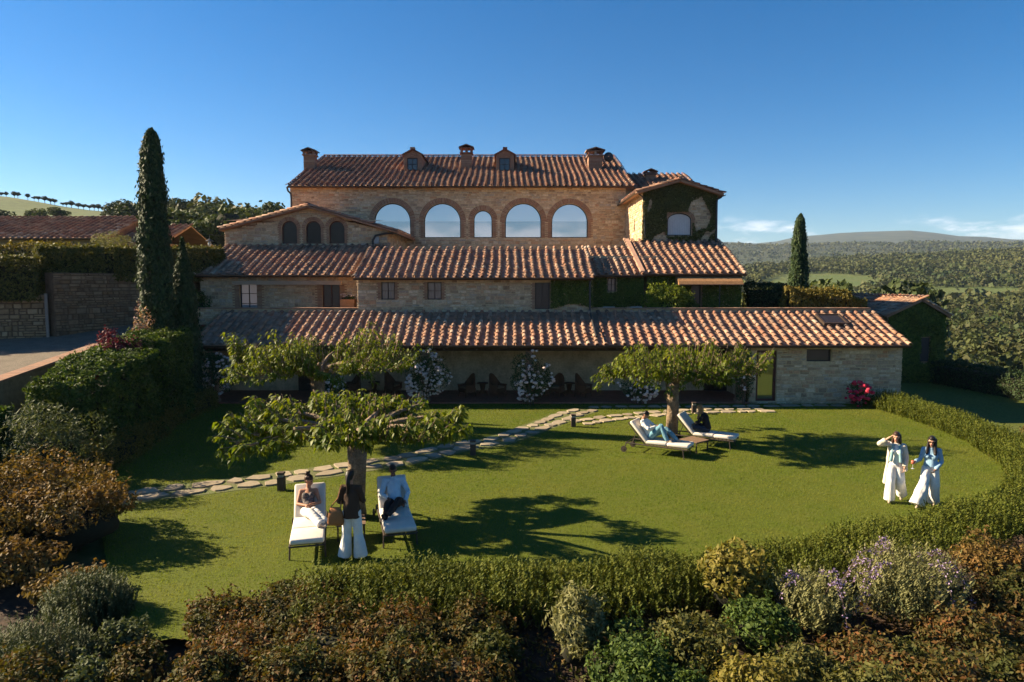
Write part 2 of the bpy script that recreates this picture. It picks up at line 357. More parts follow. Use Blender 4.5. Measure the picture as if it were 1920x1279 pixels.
# ------------------------------------------------------------------ masonry
STONE = [(0.51, 0.335, 0.20), (0.65, 0.48, 0.30), (0.34, 0.23, 0.14), (0.59, 0.45, 0.30), (0.74, 0.58, 0.38), (0.45, 0.37, 0.28), (0.54, 0.31, 0.17), (0.68, 0.52, 0.34)]
m_stone = mat('rubble_stone', STONE, rough=0.92, nscale=7, namt=0.45, bump=0.6, bscale=22, bdist=0.03, fine=0.22, fscale=45)
m_stone2 = mat('dark_rubble_stone', [(0.18, 0.115, 0.065), (0.29, 0.19, 0.105), (0.22, 0.155, 0.095), (0.34, 0.235, 0.135), (0.25, 0.145, 0.07)], rough=0.92, nscale=5, namt=0.45, bump=0.6, bscale=22, bdist=0.03)
m_stone3 = mat('warm_rubble_stone', [(0.30, 0.19, 0.09), (0.39, 0.26, 0.135), (0.26, 0.17, 0.09), (0.45, 0.31, 0.17)], rough=0.92, nscale=5, namt=0.4, bump=0.6, bscale=22, bdist=0.03)
m_mortar = mat('lime_mortar', [(0.58, 0.43, 0.255)], rough=0.95, nscale=5, namt=0.45, bump=0.5, bscale=50)
m_brick = mat('old_brick', [(0.29, 0.155, 0.09), (0.37, 0.20, 0.12), (0.27, 0.16, 0.105), (0.42, 0.27, 0.17)], rough=0.9, nscale=9, namt=0.35, bump=0.4, bscale=40)
m_plaster = mat('loggia_plaster', [(0.66, 0.51, 0.31)], rough=0.92, nscale=1.6, namt=0.6, bump=0.5, bscale=14, bdist=0.03, fine=0.15, fscale=12)
TILE = [(0.14, 0.095, 0.07), (0.31, 0.145, 0.085), (0.39, 0.20, 0.12), (0.26, 0.165, 0.115), (0.46, 0.29, 0.19), (0.21, 0.13, 0.092), (0.37, 0.185, 0.105), (0.44, 0.34, 0.25)]
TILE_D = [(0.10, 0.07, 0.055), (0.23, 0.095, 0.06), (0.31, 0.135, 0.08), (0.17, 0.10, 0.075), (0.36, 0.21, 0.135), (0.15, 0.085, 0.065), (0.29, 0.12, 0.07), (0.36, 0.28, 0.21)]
m_tile = mat('terracotta_tile', TILE, rough=0.85, nscale=2.2, namt=0.5, bump=0.25, bscale=35, thr=(0.46, 0.68))
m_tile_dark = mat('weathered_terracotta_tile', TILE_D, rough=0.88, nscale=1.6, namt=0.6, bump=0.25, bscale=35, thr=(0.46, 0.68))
m_pan = mat('terracotta_pan', [(0.30, 0.165, 0.10), (0.40, 0.225, 0.14)], rough=0.9, nscale=2, namt=0.5)
m_wood = mat('dark_timber', [(0.055, 0.036, 0.024)], rough=0.8, nscale=8, namt=0.4, bump=0.3, bscale=30)
m_metal = mat('dark_metal', [(0.03, 0.028, 0.027)], rough=0.5, nscale=5, namt=0.3, spec=0.5)
m_frame = mat('window_frame', [(0.045, 0.035, 0.03)], rough=0.6, nscale=5, namt=0.2)
m_redframe = mat('red_brown_frame', [(0.10, 0.035, 0.022)], rough=0.6, nscale=5, namt=0.3)
m_copper = mat('copper_gutter', [(0.075, 0.05, 0.036)], rough=0.55, nscale=3, namt=0.4, metal=0.3)
def glassy(name, base, rough=0.03, coat=0.6):
    m = bpy.data.materials.new(name); m.use_nodes = True; nt = m.node_tree; b = nt.nodes['Principled BSDF']
    b.inputs['Base Color'].default_value = (*base, 1); b.inputs['Roughness'].default_value = 0.4; b.inputs['Specular IOR Level'].default_value = 0.4
    gl = nt.nodes.new('ShaderNodeBsdfGlossy'); gl.inputs['Roughness'].default_value = rough; gl.inputs['Color'].default_value = (0.92, 0.95, 1, 1)
    ms = nt.nodes.new('ShaderNodeMixShader'); ms.inputs[0].default_value = coat
    ng = nt.nodes.new('ShaderNodeTexNoise'); ng.inputs['Scale'].default_value = 0.9; bp = nt.nodes.new('ShaderNodeBump'); bp.inputs['Strength'].default_value = 0.03
    ge = nt.nodes.new('ShaderNodeNewGeometry'); nt.links.new(ge.outputs['Position'], ng.inputs['Vector']); nt.links.new(ng.outputs['Fac'], bp.inputs['Height']); nt.links.new(bp.outputs[0], gl.inputs['Normal'])
    nt.links.new(b.outputs[0], ms.inputs[1]); nt.links.new(gl.outputs[0], ms.inputs[2]); nt.links.new(ms.outputs[0], nt.nodes['Material Output'].inputs['Surface'])
    return m
m_glass_dark = glassy('dark_window_glass', (0.02, 0.02, 0.018), coat=0.06)
m_glass_grey = glassy('grey_window_glass', (0.10, 0.105, 0.105), coat=0.2)
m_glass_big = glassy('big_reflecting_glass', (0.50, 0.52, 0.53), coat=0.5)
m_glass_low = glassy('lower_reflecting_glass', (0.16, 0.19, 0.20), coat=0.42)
m_curtain = mat('white_curtain', [(0.55, 0.55, 0.53)], rough=0.9, nscale=6, namt=0.15)
m_doorglass = glassy('door_glass', (0.16, 0.135, 0.03), coat=0.30)

class Wall:
    """upright wall in the plane p0->p1 (plan), outward normal n; s along, z up"""
    def __init__(s, p0, p1, z0, top, flip=False):
        s.p0 = np.array(p0, float); s.p1 = np.array(p1, float); d = s.p1 - s.p0; s.len = np.linalg.norm(d); s.d = d / s.len
        s.n = np.array((s.d[1], -s.d[0])) * (-1 if flip else 1); s.z0 = z0; s.top = top if callable(top) else (lambda q, t=top: t); s.op = []
        s.flip = flip
    def pt(s, a, z, out=0.0): q = s.p0 + s.d * a + s.n * out; return (q[0], q[1], z)
    def face(s, mb, pts, rnd=None):
        mb.poly(pts[::-1] if s.flip else pts, rnd)
    def opening(s, a, b, z0, z1, arch=False, ring=0.0, jamb=0.0): s.op.append(dict(a=a, b=b, z0=z0, z1=z1, arch=arch, ring=ring, jamb=jamb))
    def gap(s, z):
        """blocked intervals along s for a course at height z"""
        g = []
        for o in s.op:
            c = (o['a'] + o['b']) / 2; w = (o['b'] - o['a']) / 2
            if o['arch']:
                zs = o['z1'] - w * o['arch']
                if z < o['z0']: continue
                if z <= zs: g.append((c - w - o['jamb'], c + w + o['jamb']))
                else:
                    rx = w + o['ring']; rz = w * o['arch'] + o['ring']; q = 1 - ((z - zs) / rz) ** 2
                    if q > 0: g.append((c - rx * math.sqrt(q), c + rx * math.sqrt(q)))
            elif o['z0'] - 0.001 <= z <= o['z1'] + 0.001 + o['ring']: g.append((o['a'] - o['jamb'], o['b'] + o['jamb']))
        return sorted(g)
    def backing(s, mb, depth=0.28):
        S = sorted({0.0, s.len} | {q for o in s.op for q in (o['a'], o['b'])}); Zt = max(s.top(q) for q in np.linspace(0, s.len, 41))
        Z = sorted({s.z0, Zt} | {q for o in s.op for q in (o['z0'], o['z1'])})
        apex = [q for q in np.linspace(0, s.len, 201)]
        tops = np.array([s.top(q) for q in apex]); k = int(np.argmax(tops)); S = sorted(set(S) | ({apex[k]} if 0 < k < 200 and tops.max() - tops.min() > 0.05 else set()))
        for a, b in zip(S[:-1], S[1:]):
            for c, d in zip(Z[:-1], Z[1:]):
                m = ((a + b) / 2, (c + d) / 2)
                if any(o['a'] < m[0] < o['b'] and o['z0'] < m[1] < o['z1'] for o in s.op): continue
                ta, tb = min(d, s.top(a)), min(d, s.top(b))
                if max(ta, tb) <= c + 1e-4: continue
                pts = [s.pt(a, c), s.pt(b, c)]
                if tb > c: pts.append(s.pt(b, tb))
                if ta < d and tb < d and False: pass
                if ta > c: pts.append(s.pt(a, ta))
                s.face(mb, pts)
        for o in s.op:
            a, b, z0, z1 = o['a'], o['b'], o['z0'], o['z1']
            if o['arch']:
                w = (b - a) / 2; c = (a + b) / 2; zs = z1 - w * o['arch']; th = np.linspace(0, math.pi, 17)
                arc = [(c - w * math.cos(t), zs + w * o['arch'] * math.sin(t)) for t in th]
                for q, r2 in zip(arc[:-1], arc[1:]):
                    s.face(mb, [s.pt(*q), s.pt(*r2), s.pt(r2[0], z1), s.pt(q[0], z1)])
                    s.face(mb, [s.pt(*q), s.pt(q[0], q[1], -depth), s.pt(r2[0], r2[1], -depth), s.pt(*r2)])
                s.face(mb, [s.pt(a, z0), s.pt(a, z0, -depth), s.pt(a, zs, -depth), s.pt(a, zs)])
                s.face(mb, [s.pt(b, z0), s.pt(b, zs), s.pt(b, zs, -depth), s.pt(b, z0, -depth)])
                s.face(mb, [s.pt(a, z0), s.pt(b, z0), s.pt(b, z0, -depth), s.pt(a, z0, -depth)])
            else:
                s.face(mb, [s.pt(a, z0), s.pt(a, z0, -depth), s.pt(a, z1, -depth), s.pt(a, z1)])
                s.face(mb, [s.pt(b, z0), s.pt(b, z1), s.pt(b, z1, -depth), s.pt(b, z0, -depth)])
                s.face(mb, [s.pt(a, z0), s.pt(b, z0), s.pt(b, z0, -depth), s.pt(a, z0, -depth)])
                s.face(mb, [s.pt(a, z1), s.pt(a, z1, -depth), s.pt(b, z1, -depth), s.pt(b, z1)])
    def stones(s, hmin=0.11, hmax=0.23, lmin=0.2, lmax=0.52, proud=0.03):
        """list of (verts, faces, area)"""
        out = []; z = s.z0 + 0.01; Zt = max(s.top(q) for q in np.linspace(0, s.len, 41))
        while z < Zt - 0.04:
            h = random.uniform(hmin, hmax); z1 = min(z + h, Zt)
            edges = [(0.0, s.len)]
            gl = {}
            for zz in (z + 0.01, (z + z1) / 2, z1 - 0.01):
                for g0, g1 in s.gap(zz):
                    key = round((g0 + g1) / 2, 2); p = gl.get(key, (g0, g1)); gl[key] = (min(p[0], g0), max(p[1], g1))
            for g0, g1 in sorted(gl.values()):
                new = []
                for e0, e1 in edges:
                    if g1 <= e0 or g0 >= e1: new.append((e0, e1)); continue
                    if g0 > e0: new.append((e0, g0))
                    if g1 < e1: new.append((g1, e1))
                edges = new
            for e0, e1 in edges:
                a = e0
                while a < e1 - 0.05:
                    ln = random.uniform(lmin, lmax) * (0.7 if random.random() < 0.25 else 1)
                    b = a + ln
                    if e1 - b < lmin * 0.6: b = e1
                    rows = [(z, z1)]
                    if z1 - z > 0.15 and random.random() < 0.3: m = z + (z1 - z) * random.uniform(0.4, 0.6); rows = [(z, m), (m, z1)]
                    for q0, q1 in rows:
                        ta, tb = s.top(a) - 0.02, s.top(b) - 0.02
                        if min(ta, tb) < q0 + 0.05: continue
                        out.append(s.one(a, b, q0, q1, ta, tb, proud))
                    a = b
            z = z1
        return [q for q in out if q]
    def one(s, a, b, z0, z1, ta, tb, proud):
        g = 0.009; j = lambda m: random.uniform(-m, m); jm = min(0.022, (z1 - z0) * 0.14)
        c = [(a + g + abs(j(jm)), z0 + g + abs(j(jm))), (b - g - abs(j(jm)), z0 + g + abs(j(jm))), (b - g - abs(j(jm)), min(z1, tb) - g - abs(j(jm))), (a + g + abs(j(jm)), min(z1, ta) - g - abs(j(jm)))]
        if c[1][0] - c[0][0] < 0.03 or c[2][1] - c[1][1] < 0.03: return None
        p = proud * random.uniform(0.45, 1.25); mid = ((a + b) / 2, (z0 + z1) / 2); i = 0.013
        sg = lambda v: 1 if v > 0 else -1
        inner = [(x - sg(x - mid[0]) * i, zz - sg(zz - mid[1]) * i) for x, zz in c]
        V = [s.pt(x, zz, 0.0) for x, zz in c] + [s.pt(x, zz, p + j(0.006)) for x, zz in inner]
        Fc = [(4, 5, 6, 7), (0, 1, 5, 4), (1, 2, 6, 5), (2, 3, 7, 6), (3, 0, 4, 7)]
        if s.flip: Fc = [f[::-1] for f in Fc]
        return V, Fc, (c[1][0] - c[0][0]) * (c[2][1] - c[1][1])
    def voussoirs(s, mb, o, n=None, proud=0.022):
        a, b, z1, w = o['a'], o['b'], o['z1'], (o['b'] - o['a']) / 2; c = (a + b) / 2; zs = z1 - w * o['arch']; r = o['ring']
        n = n or int(math.pi * w / 0.085)
        for k in range(n):
            t0 = math.pi * (k + 0.06) / n; t1 = math.pi * (k + 0.94) / n; q = []
            for t, rr_ in ((t0, 0.012), (t0, r), (t1, r), (t1, 0.012)): q.append((c - (w + rr_) * math.cos(t), zs + (w * o['arch'] + rr_) * math.sin(t)))
            p = proud * random.uniform(0.6, 1.2); V = [s.pt(x, z, 0) for x, z in q] + [s.pt(x, z, p) for x, z in q]
            Fc = [(4, 5, 6, 7), (0, 1, 5, 4), (1, 2, 6, 5), (2, 3, 7, 6), (3, 0, 4, 7)]
            mb.add(V, [f[::-1] for f in Fc] if s.flip else Fc)
    def jambs(s, mb, o, z0=None, z1=None, proud=0.02, bh=0.068):
        z0 = o['z0'] if z0 is None else z0; z1 = z1 if z1 is not None else (o['z1'] - (o['b'] - o['a']) / 2 * o['arch'] if o['arch'] else o['z1'])
        w = o['jamb']; k = 0; z = z0
        while z < z1 - 0.02:
            ww = w if k % 2 else w * 0.68
            for a0, a1 in ((o['a'] - ww, o['a'] - 0.004), (o['b'] + 0.004, o['b'] + ww)):
                p = proud * random.uniform(0.6, 1.2); q = [(a0, z), (a1, z), (a1, min(z + bh - 0.01, z1)), (a0, min(z + bh - 0.01, z1))]
                V = [s.pt(x, zz, 0) for x, zz in q] + [s.pt(x, zz, p) for x, zz in q]; Fc = [(4, 5, 6, 7), (0, 1, 5, 4), (1, 2, 6, 5), (2, 3, 7, 6), (3, 0, 4, 7)]
                mb.add(V, [f[::-1] for f in Fc] if s.flip else Fc)
            z += bh; k += 1
def stone_objects(stlist, wall_obj, m, nsingle, name='stone'):
    """the largest as parts of their own, the rest joined"""
    st = sorted(stlist, key=lambda q: -q[2]); single, rest = st[:nsingle], st[nsingle:]
    for V, Fc, ar in single:
        mb = MB(); mb.add(V, Fc); mb.build(name, m, wall_obj, loc=V[0])
    if rest:
        mb = MB()
        for V, Fc, ar in rest: mb.add(V, Fc)
        o = mb.build('stone_facing', m, wall_obj); o['kind'] = 'stuff'
def window_part(parent, W_, a, b, z0, z1, m_f, m_g, mullion=1, bars=1, inset=0.12, fr=0.055, arch=0, label=None, extra=None):
    """window (frame) > pane, set into the opening"""
    mb = MB(); d0, d1 = -inset - 0.05, -inset
    def bar(x0, x1, y0, y1, d0=d0, d1=d1):
        P = [W_.pt(x0, y0, d0), W_.pt(x1, y0, d0), W_.pt(x1, y1, d0), W_.pt(x0, y1, d0), W_.pt(x0, y0, d1), W_.pt(x1, y0, d1), W_.pt(x1, y1, d1), W_.pt(x0, y1, d1)]
        mb.add(P, [(4, 5, 6, 7), (0, 1, 5, 4), (1, 2, 6, 5), (2, 3, 7, 6), (3, 0, 4, 7)])
    w = (b - a) / 2; c = (a + b) / 2
    if arch:
        zs = z1 - w * arch; th = np.linspace(0, math.pi, 19)
        for t0, t1 in zip(th[:-1], th[1:]):
            q = [(c - w * math.cos(t0), zs + w * arch * math.sin(t0)), (c - w * math.cos(t1), zs + w * arch * math.sin(t1)),
                 (c - (w - fr) * math.cos(t1), zs + (w * arch - fr) * math.sin(t1)), (c - (w - fr) * math.cos(t0), zs + (w * arch - fr) * math.sin(t0))]
            mb.add([W_.pt(x, z, d0) for x, z in q] + [W_.pt(x, z, d1) for x, z in q], [(4, 5, 6, 7), (3, 2, 6, 7)])
        bar(a, a + fr, z0, zs); bar(b - fr, b, z0, zs); bar(a + fr, b - fr, z0, z0 + fr)
        outline = [(a, z0), (b, z0)] + [(c + w * math.cos(t), zs + w * arch * math.sin(t)) for t in th]
    else:
        bar(a, a + fr, z0, z1); bar(b - fr, b, z0, z1); bar(a + fr, b - fr, z0, z0 + fr); bar(a + fr, b - fr, z1 - fr, z1)
        outline = [(a, z0), (b, z0), (b, z1), (a, z1)]
    for k in range(mullion): x = a + (b - a) * (k + 1) / (mullion + 1); bar(x - fr * 0.35, x + fr * 0.35, z0 + fr, z1 - fr * 1.02, d0 + 0.004, d1 - 0.004)
    for k in range(bars): z = z0 + (z1 - z0) * (k + 1) / (bars + 1); bar(a + fr, b - fr, z - fr * 0.3, z + fr * 0.3, d0 + 0.006, d1 - 0.006)
    o = mb.build('window', m_f, parent)
    if label: o['label'] = label
    g = MB(); g.prism([W_.pt(x, z, -inset - 0.035) for x, z in outline], [-W_.n[0] * 0.008, -W_.n[1] * 0.008, 0]); g.build('pane', m_g, o)
    return o

# ------------------------------------------------------------------ roofs
def cover_mesh(rnd, r0=0.105, r1=0.085, ln=0.45, seg=5):
    """one convex cover tile: x across, y up the slope, z normal; origin at its lower end"""
    V = []; Fc = []
    for y, r, zz in ((0, r0, 0.048), (ln, r1, 0.004)):
        for k in range(seg + 1):
            t = math.pi * k / seg; V.append((-r * math.cos(t), y, zz + r * 0.86 * math.sin(t)))
    for k in range(seg + 1):
        t = math.pi * k / seg; V.append((-(r0 - 0.02) * math.cos(t), 0.0, 0.048 + (r0 - 0.02) * 0.86 * math.sin(t)))
    n = seg + 1
    for k in range(seg):
        Fc.append((k, k + 1, n + k + 1, n + k)); Fc.append((k + 1, k, 2 * n + k, 2 * n + k + 1))
    return np.array(V), Fc
CV, CF = cover_mesh(0)
TVAR = []
for k in range(14):
    me = bpy.data.meshes.new('roof_tile'); me.from_pydata([tuple(p) for p in CV], [], CF); set_rnd(me, [(k + 0.5) / 14] * len(CF)); TVAR.append(me)
def tiled_roof(parent, A, B, up, run, slope, m=None, single=0, name='roof', keep=None, spacing=0.405, rowlen=0.37, thick=0.12, wav=0.0, rmin=0.0, rmax=1.0):
    """A->B eave line (3-D points, roof surface), up: horizontal unit vector uphill, run: horizontal length"""
    m = m or m_tile
    A = np.array(A, float); B = np.array(B, float); e = (B - A); Wd = np.linalg.norm(e); e /= Wd
    upv = np.array((up[0], up[1], slope)); k = np.linalg.norm(upv); upv /= k; L = run * k
    n = np.cross(e, upv); 
    if n[2] < 0: n = -n
    mb = MB(); q = [A, B, B + upv * L, A + upv * L]; mb.prism([p - n * thick for p in q], n * thick) if keep is None else None
    if keep is not None:
        for a0, b0, c0, d0 in keep['deck']: mb.prism([A + e * x + upv * y - n * thick for x, y in (a0, b0, c0, d0)], n * thick)
    roof = mb.build(name, m_pan, parent)
    nc = max(1, int(round(Wd / spacing))); sp = Wd / nc; nrw = int(math.ceil(L / rowlen)); 
    covers = []; pans = MB()
    for c in range(nc + 1):
        for r in range(nrw):
            y = r * rowlen
            if y > L - 0.08: continue
            x = c * sp
            if keep is not None and not keep['test'](x, y + 0.15): continue
            covers.append((x + random.gauss(0, 0.011) + 0.03 * math.sin(y * 0.9 + c * 0.37), y + random.gauss(0, 0.022) - 0.03 - (0.07 if random.random() < 0.02 else 0), random.gauss(0, 0.03)))
            if c < nc:
                x0, x1 = x + 0.05, x + sp - 0.05; y1 = min(y + rowlen + 0.04, L)
                pans.add([A + e * x0 + upv * (y - 0.02) + n * 0.028, A + e * x1 + upv * (y - 0.02) + n * 0.028, A + e * x1 + upv * y1 + n * 0.006, A + e * x0 + upv * y1 + n * 0.006,
                          A + e * x0 + upv * (y - 0.02) + n * 0.004, A + e * x1 + upv * (y - 0.02) + n * 0.004], [(0, 1, 2, 3), (4, 5, 1, 0)])
    pans.build('pan_tiles', m_pan, roof)['kind'] = 'stuff'
    # colour: random with patches
    Pc = np.array([A + e * c[0] + upv * c[1] for c in covers]); rv = np.clip(rng.random(len(covers)) * 0.8 + 0.1 + 0.33 * noise3(Pc, 0.9, 3), 0.02, 0.98) * (rmax - rmin) + rmin
    order = sorted(range(len(covers)), key=lambda q: covers[q][1] * 2 + abs(Pc[q][0] - 6) * 0.1) if single else list(range(len(covers)))
    sing = set(order[:single]); Vs = []; Qs = []; rs = []; off = 0; CQ = np.array(CF)
    for idx, (x, y, ra) in enumerate(covers):
        o3 = A + e * x + upv * y + n * (0.014 + 0.014 * math.sin(x * 0.8) * math.sin(y * 1.1 + x * 0.3) + random.gauss(0, 0.004)); cs, sn = math.cos(ra), math.sin(ra); ee = e * cs + upv * sn; uu = upv * cs - e * sn
        if idx in sing:
            ob = bpy.data.objects.new('roof_tile', TVAR[int(rv[idx] * 13.99)]); COL.objects.link(ob); ob.parent = roof
            M = Matrix(((ee[0], uu[0], n[0], 0), (ee[1], uu[1], n[1], 0), (ee[2], uu[2], n[2], 0), (0, 0, 0, 1)))
            M.translation = Vector(o3 - WLOC[roof]); ob.matrix_local = M
            if not TVAR[0].materials:
                for t in TVAR: t.materials.append(m)
        else:
            Vs.append(o3 + CV[:, :1] * ee + CV[:, 1:2] * uu + CV[:, 2:] * n); Qs.append(CQ + off); rs += [rv[idx]] * len(CF); off += len(CV)
    if Vs:
        me = mesh_np('cover_tiles', np.concatenate(Vs), np.concatenate(Qs), np.array(rs)); o = link('cover_tiles', me, m, roof); o['kind'] = 'stuff'
    return roof
def ridge_tiles(parent, A, B, m, r=0.12):
    A = np.array(A, float); B = np.array(B, float); d = B - A; ln = np.linalg.norm(d); d /= ln; s = np.cross(d, (0, 0, 1)); s /= np.linalg.norm(s); n = np.cross(s, d)
    mb = MB(); k = 0; t = 0
    while t < ln:
        t1 = min(t + 0.42, ln); V = []; Fc = []
        for tt, rr_ in ((t, r), (t1, r * 0.86)):
            for q in range(7): a = math.pi * q / 6; V.append(A + d * tt + s * (-rr_ * math.cos(a)) + n * (rr_ * 0.8 * math.sin(a) + 0.02))
        mb.add(V, [(q, q + 1, q + 8, q + 7) for q in range(6)] + [tuple(range(6, -1, -1))]); t += 0.37
    return mb.build('ridge_tiles', m, parent)
def gutter(parent, A, B, r=0.075, name='gutter'):
    A = np.array(A, float); B = np.array(B, float); d = B - A; d /= np.linalg.norm(d); s = np.cross(d, (0, 0, 1)); V = []; Fc = []
    for p in (A, B):
        for q in range(7): a = math.pi * q / 6; V.append(p + s * (r * math.cos(a)) + np.array((0, 0, -r * math.sin(a))))
        for q in range(7): a = math.pi * q / 6; V.append(p + s * ((r - 0.012) * math.cos(a)) + np.array((0, 0, -(r - 0.012) * math.sin(a))))
    Fc = [(q, q + 1, q + 15, q + 14) for q in range(6)] + [(q + 8, q + 7, q + 21, q + 22) for q in range(6)] + [(0, 14, 21, 7), (6, 13, 27, 20)]
    mb = MB(); mb.add(V, Fc); return mb.build(name, m_copper, parent)
# ------------------------------------------------------------------ the villa
villa = thing('stone_villa', 'long rambling stone villa with stepped terracotta tiled roofs and arched windows behind the lawn', 'villa', (0, 33, 0))
def sheet(name, pts_list, m, parent=villa):
    mb = MB()
    for pts in pts_list: mb.poly(pts)
    return mb.build(name, m, parent)
def masonry(W_, m=None, single=0, nm='wall', bricks=True, **kw):
    mb = MB(); W_.backing(mb); wo = mb.build(nm, m_mortar, villa)
    stone_objects(W_.stones(**kw), wo, m or m_stone, single)
    if bricks:
        bb = MB()
        for o in W_.op:
            if o['arch'] and o['ring'] > 0: W_.voussoirs(bb, o)
            if o['jamb'] > 0: W_.jambs(bb, o)
        if bb.f: bo = bb.build('brick_surround', m_brick, wo); bo['kind'] = 'stuff'
    return wo
YF, YE = 30.2, 29.78
# --- lower wing: porch and, at its right end, a closed room
XL, XR = xy(352, YF), xy(1690, YF, 700); XP = xy(1405, YF, 700)
zE = zy(648, YE)
tiled_roof(villa, (xy(362, YE, 650), YE, zE), (xy(1707, YE, 650), YE, zE), (0, 1), 33.16 - YE, 0.39, single=300, name='lower_roof')
gutter(villa, (xy(362, YE, 650), YE - 0.06, zE - 0.02), (xy(1707, YE, 650), YE - 0.06, zE - 0.02))
W1 = Wall((XP, YF), (XR, YF), -0.3, zE + 0.12)
dx0, dx1 = xy(1418, YF, 700) - XP, xy(1456, YF, 700) - XP; W1.opening(dx0, dx1, 0.05, zy(657, YF), ring=0.05, jamb=0.0)
wx0, wx1 = xy(1515, YF) - XP, xy(1562, YF) - XP; W1.opening(wx0, wx1, zy(678, YF), zy(655, YF), ring=0.05)
w1 = masonry(W1, single=170)
d = window_part(villa, W1, dx0, dx1, 0.05, zy(657, YF), m_redframe, m_doorglass, mullion=0, bars=0, fr=0.11, inset=0.1); d.name = 'glazed_door'; d['label'] = 'red-brown framed glass door in the stone end room'
hb = MB(); p = W1.pt(dx1 - 0.08, 1.05, -0.1); hb.box((p[0] - 0.015, p[1] - 0.05, p[2] - 0.09), (p[0] + 0.015, p[1], p[2] + 0.09)); hb.build('door_handle', m_metal, d)
window_part(villa, W1, wx0, wx1, zy(678, YF), zy(655, YF), m_frame, m_glass_dark, mullion=0, bars=0, fr=0.05)
W1s = Wall((XR, YF), (XR, 33.3), -0.8, lambda q: zE + 0.1 + 0.39 * q); masonry(W1s)
sheet('partition_wall', [[(XP, YF, 0), (XP, YF, zE + 0.1), (XP, 33.3, zE + 1.35), (XP, 33.3, 0)]], m_plaster)
# porch shell: floor, back wall, left end wall, beam and posts
mb = MB(); mb.box((XL, 30.02, -0.05), (XP + 0.0, 33.6, 0.035)); m_cotto = mat('terracotta_floor', [(0.30, 0.12, 0.075)], rough=0.7, nscale=3, namt=0.5, fine=0.2, fscale=9)
mb.build('porch_floor', m_cotto, villa)
sheet('porch_back_wall', [[(XL, 33.4, 0), (XP, 33.4, 0), (XP, 33.4, 3.9), (XL, 33.4, 3.9)]], m_plaster)
sheet('porch_end_wall', [[(XL, 33.4, 0), (XL, 33.4, 3.9), (XL, YF, zE + 0.05), (XL, YF, 0)]], m_plaster)
mb = MB(); mb.box((XL, YF - 0.1, zE - 0.27), (XP - 0.002, YF + 0.12, zE - 0.02)); mb.build('porch_beam', m_wood, villa)
POSTS = [400, 620, 797, 992, 1195, 1388]
for u in POSTS:
    x = xy(u, YF, 700); mb = MB(); mb.box((x - 0.16, YF - 0.12, -0.02), (x + 0.16, YF + 0.2, zE - 0.272)); mb.box((x - 0.2, YF - 0.16, -0.03), (x + 0.2, YF + 0.24, 0.14)); mb.build('porch_post', m_brick, villa)
for k in range(52):
    x = XL + 0.4 + k * (XP - XL - 0.6) / 51; z0 = zE - 0.20
    mb = MB(); mb.obox((x, 31.5, zE - 0.16 + 0.39 * (31.5 - YE)), (0.045, 0, 0), (0, 1.72, 1.72 * 0.39), (0, -0.02, 0.055)); mb.build('rafter', m_wood, villa)
# two dark doors in the back of the porch
for u0, u1 in ((560, 602), (1320, 1362)):
    a, b = xy(u0, 33.4, 690), xy(u1, 33.4, 690); mb = MB(); mb.box((a, 33.3, 0.036), (b, 33.39, 2.1))
    for q in range(1, 4): mb.box((a + 0.1, 33.285, q * 0.52 - 0.42), (b - 0.1, 33.299, q * 0.52 - 0.05))
    mb.build('porch_door', m_wood, villa)
# --- parapet and terrace slab
XC0, XC1 = xy(670, 33.2, 550), xy(1110, 33.2, 550)
zP = zy(579, 33.2)
for a, b, nm in ((xy(345, 33.2), XC0 - 0.003, 'l'), (XC1 + 0.003, xy(1632, 33.2, 580), 'r')):
    Wp = Wall((a, 33.2), (b, 33.2), 3.3, zP); masonry(Wp, nm='parapet_wall', hmax=0.2)
    bx = MB(); bx.box((a, 33.215, 3.3), (b, 33.52, zP - 0.002)); bx.build('parapet_core', m_mortar, villa)
    cop = MB(); x = a
    while x < b: 
        x1 = min(x + 0.28, b); cop.box((x + 0.004, 33.12, zP), (x1 - 0.004, 33.57, zP + 0.05 + random.uniform(-0.004, 0.004))); x = x1
    cop.build('parapet_coping', m_brick, villa)['kind'] = 'stuff'
sheet('terrace_floor', [[(xy(345, 33.2), 33.53, 3.2), (xy(1632, 33.2, 580), 33.53, 3.2), (xy(1632, 33.2, 580), 48, 3.2), (xy(345, 33.2), 48, 3.2)]], m_cotto)
sheet('terrace_side_wall', [[(xy(1632, 33.2, 580), 33.53, -0.8), (xy(1632, 33.2, 580), 48, -0.8), (xy(1632, 33.2, 580), 48, 3.2), (xy(1632, 33.2, 580), 33.53, 3.2)],
                          [(xy(345, 33.2), 48, -0.2), (xy(345, 33.2), 33.53, -0.2), (xy(345, 33.2), 33.53, 3.2), (xy(345, 33.2), 48, 3.2)]], m_mortar)
bx = MB(); p0, p1 = at_y(647, 581, 33.2), at_y(669, 589, 33.2); bx.box((p0[0], 33.12, p1[2]), (p1[0], 33.165, p0[2])); bx.build('vent_hatch', m_metal, villa)
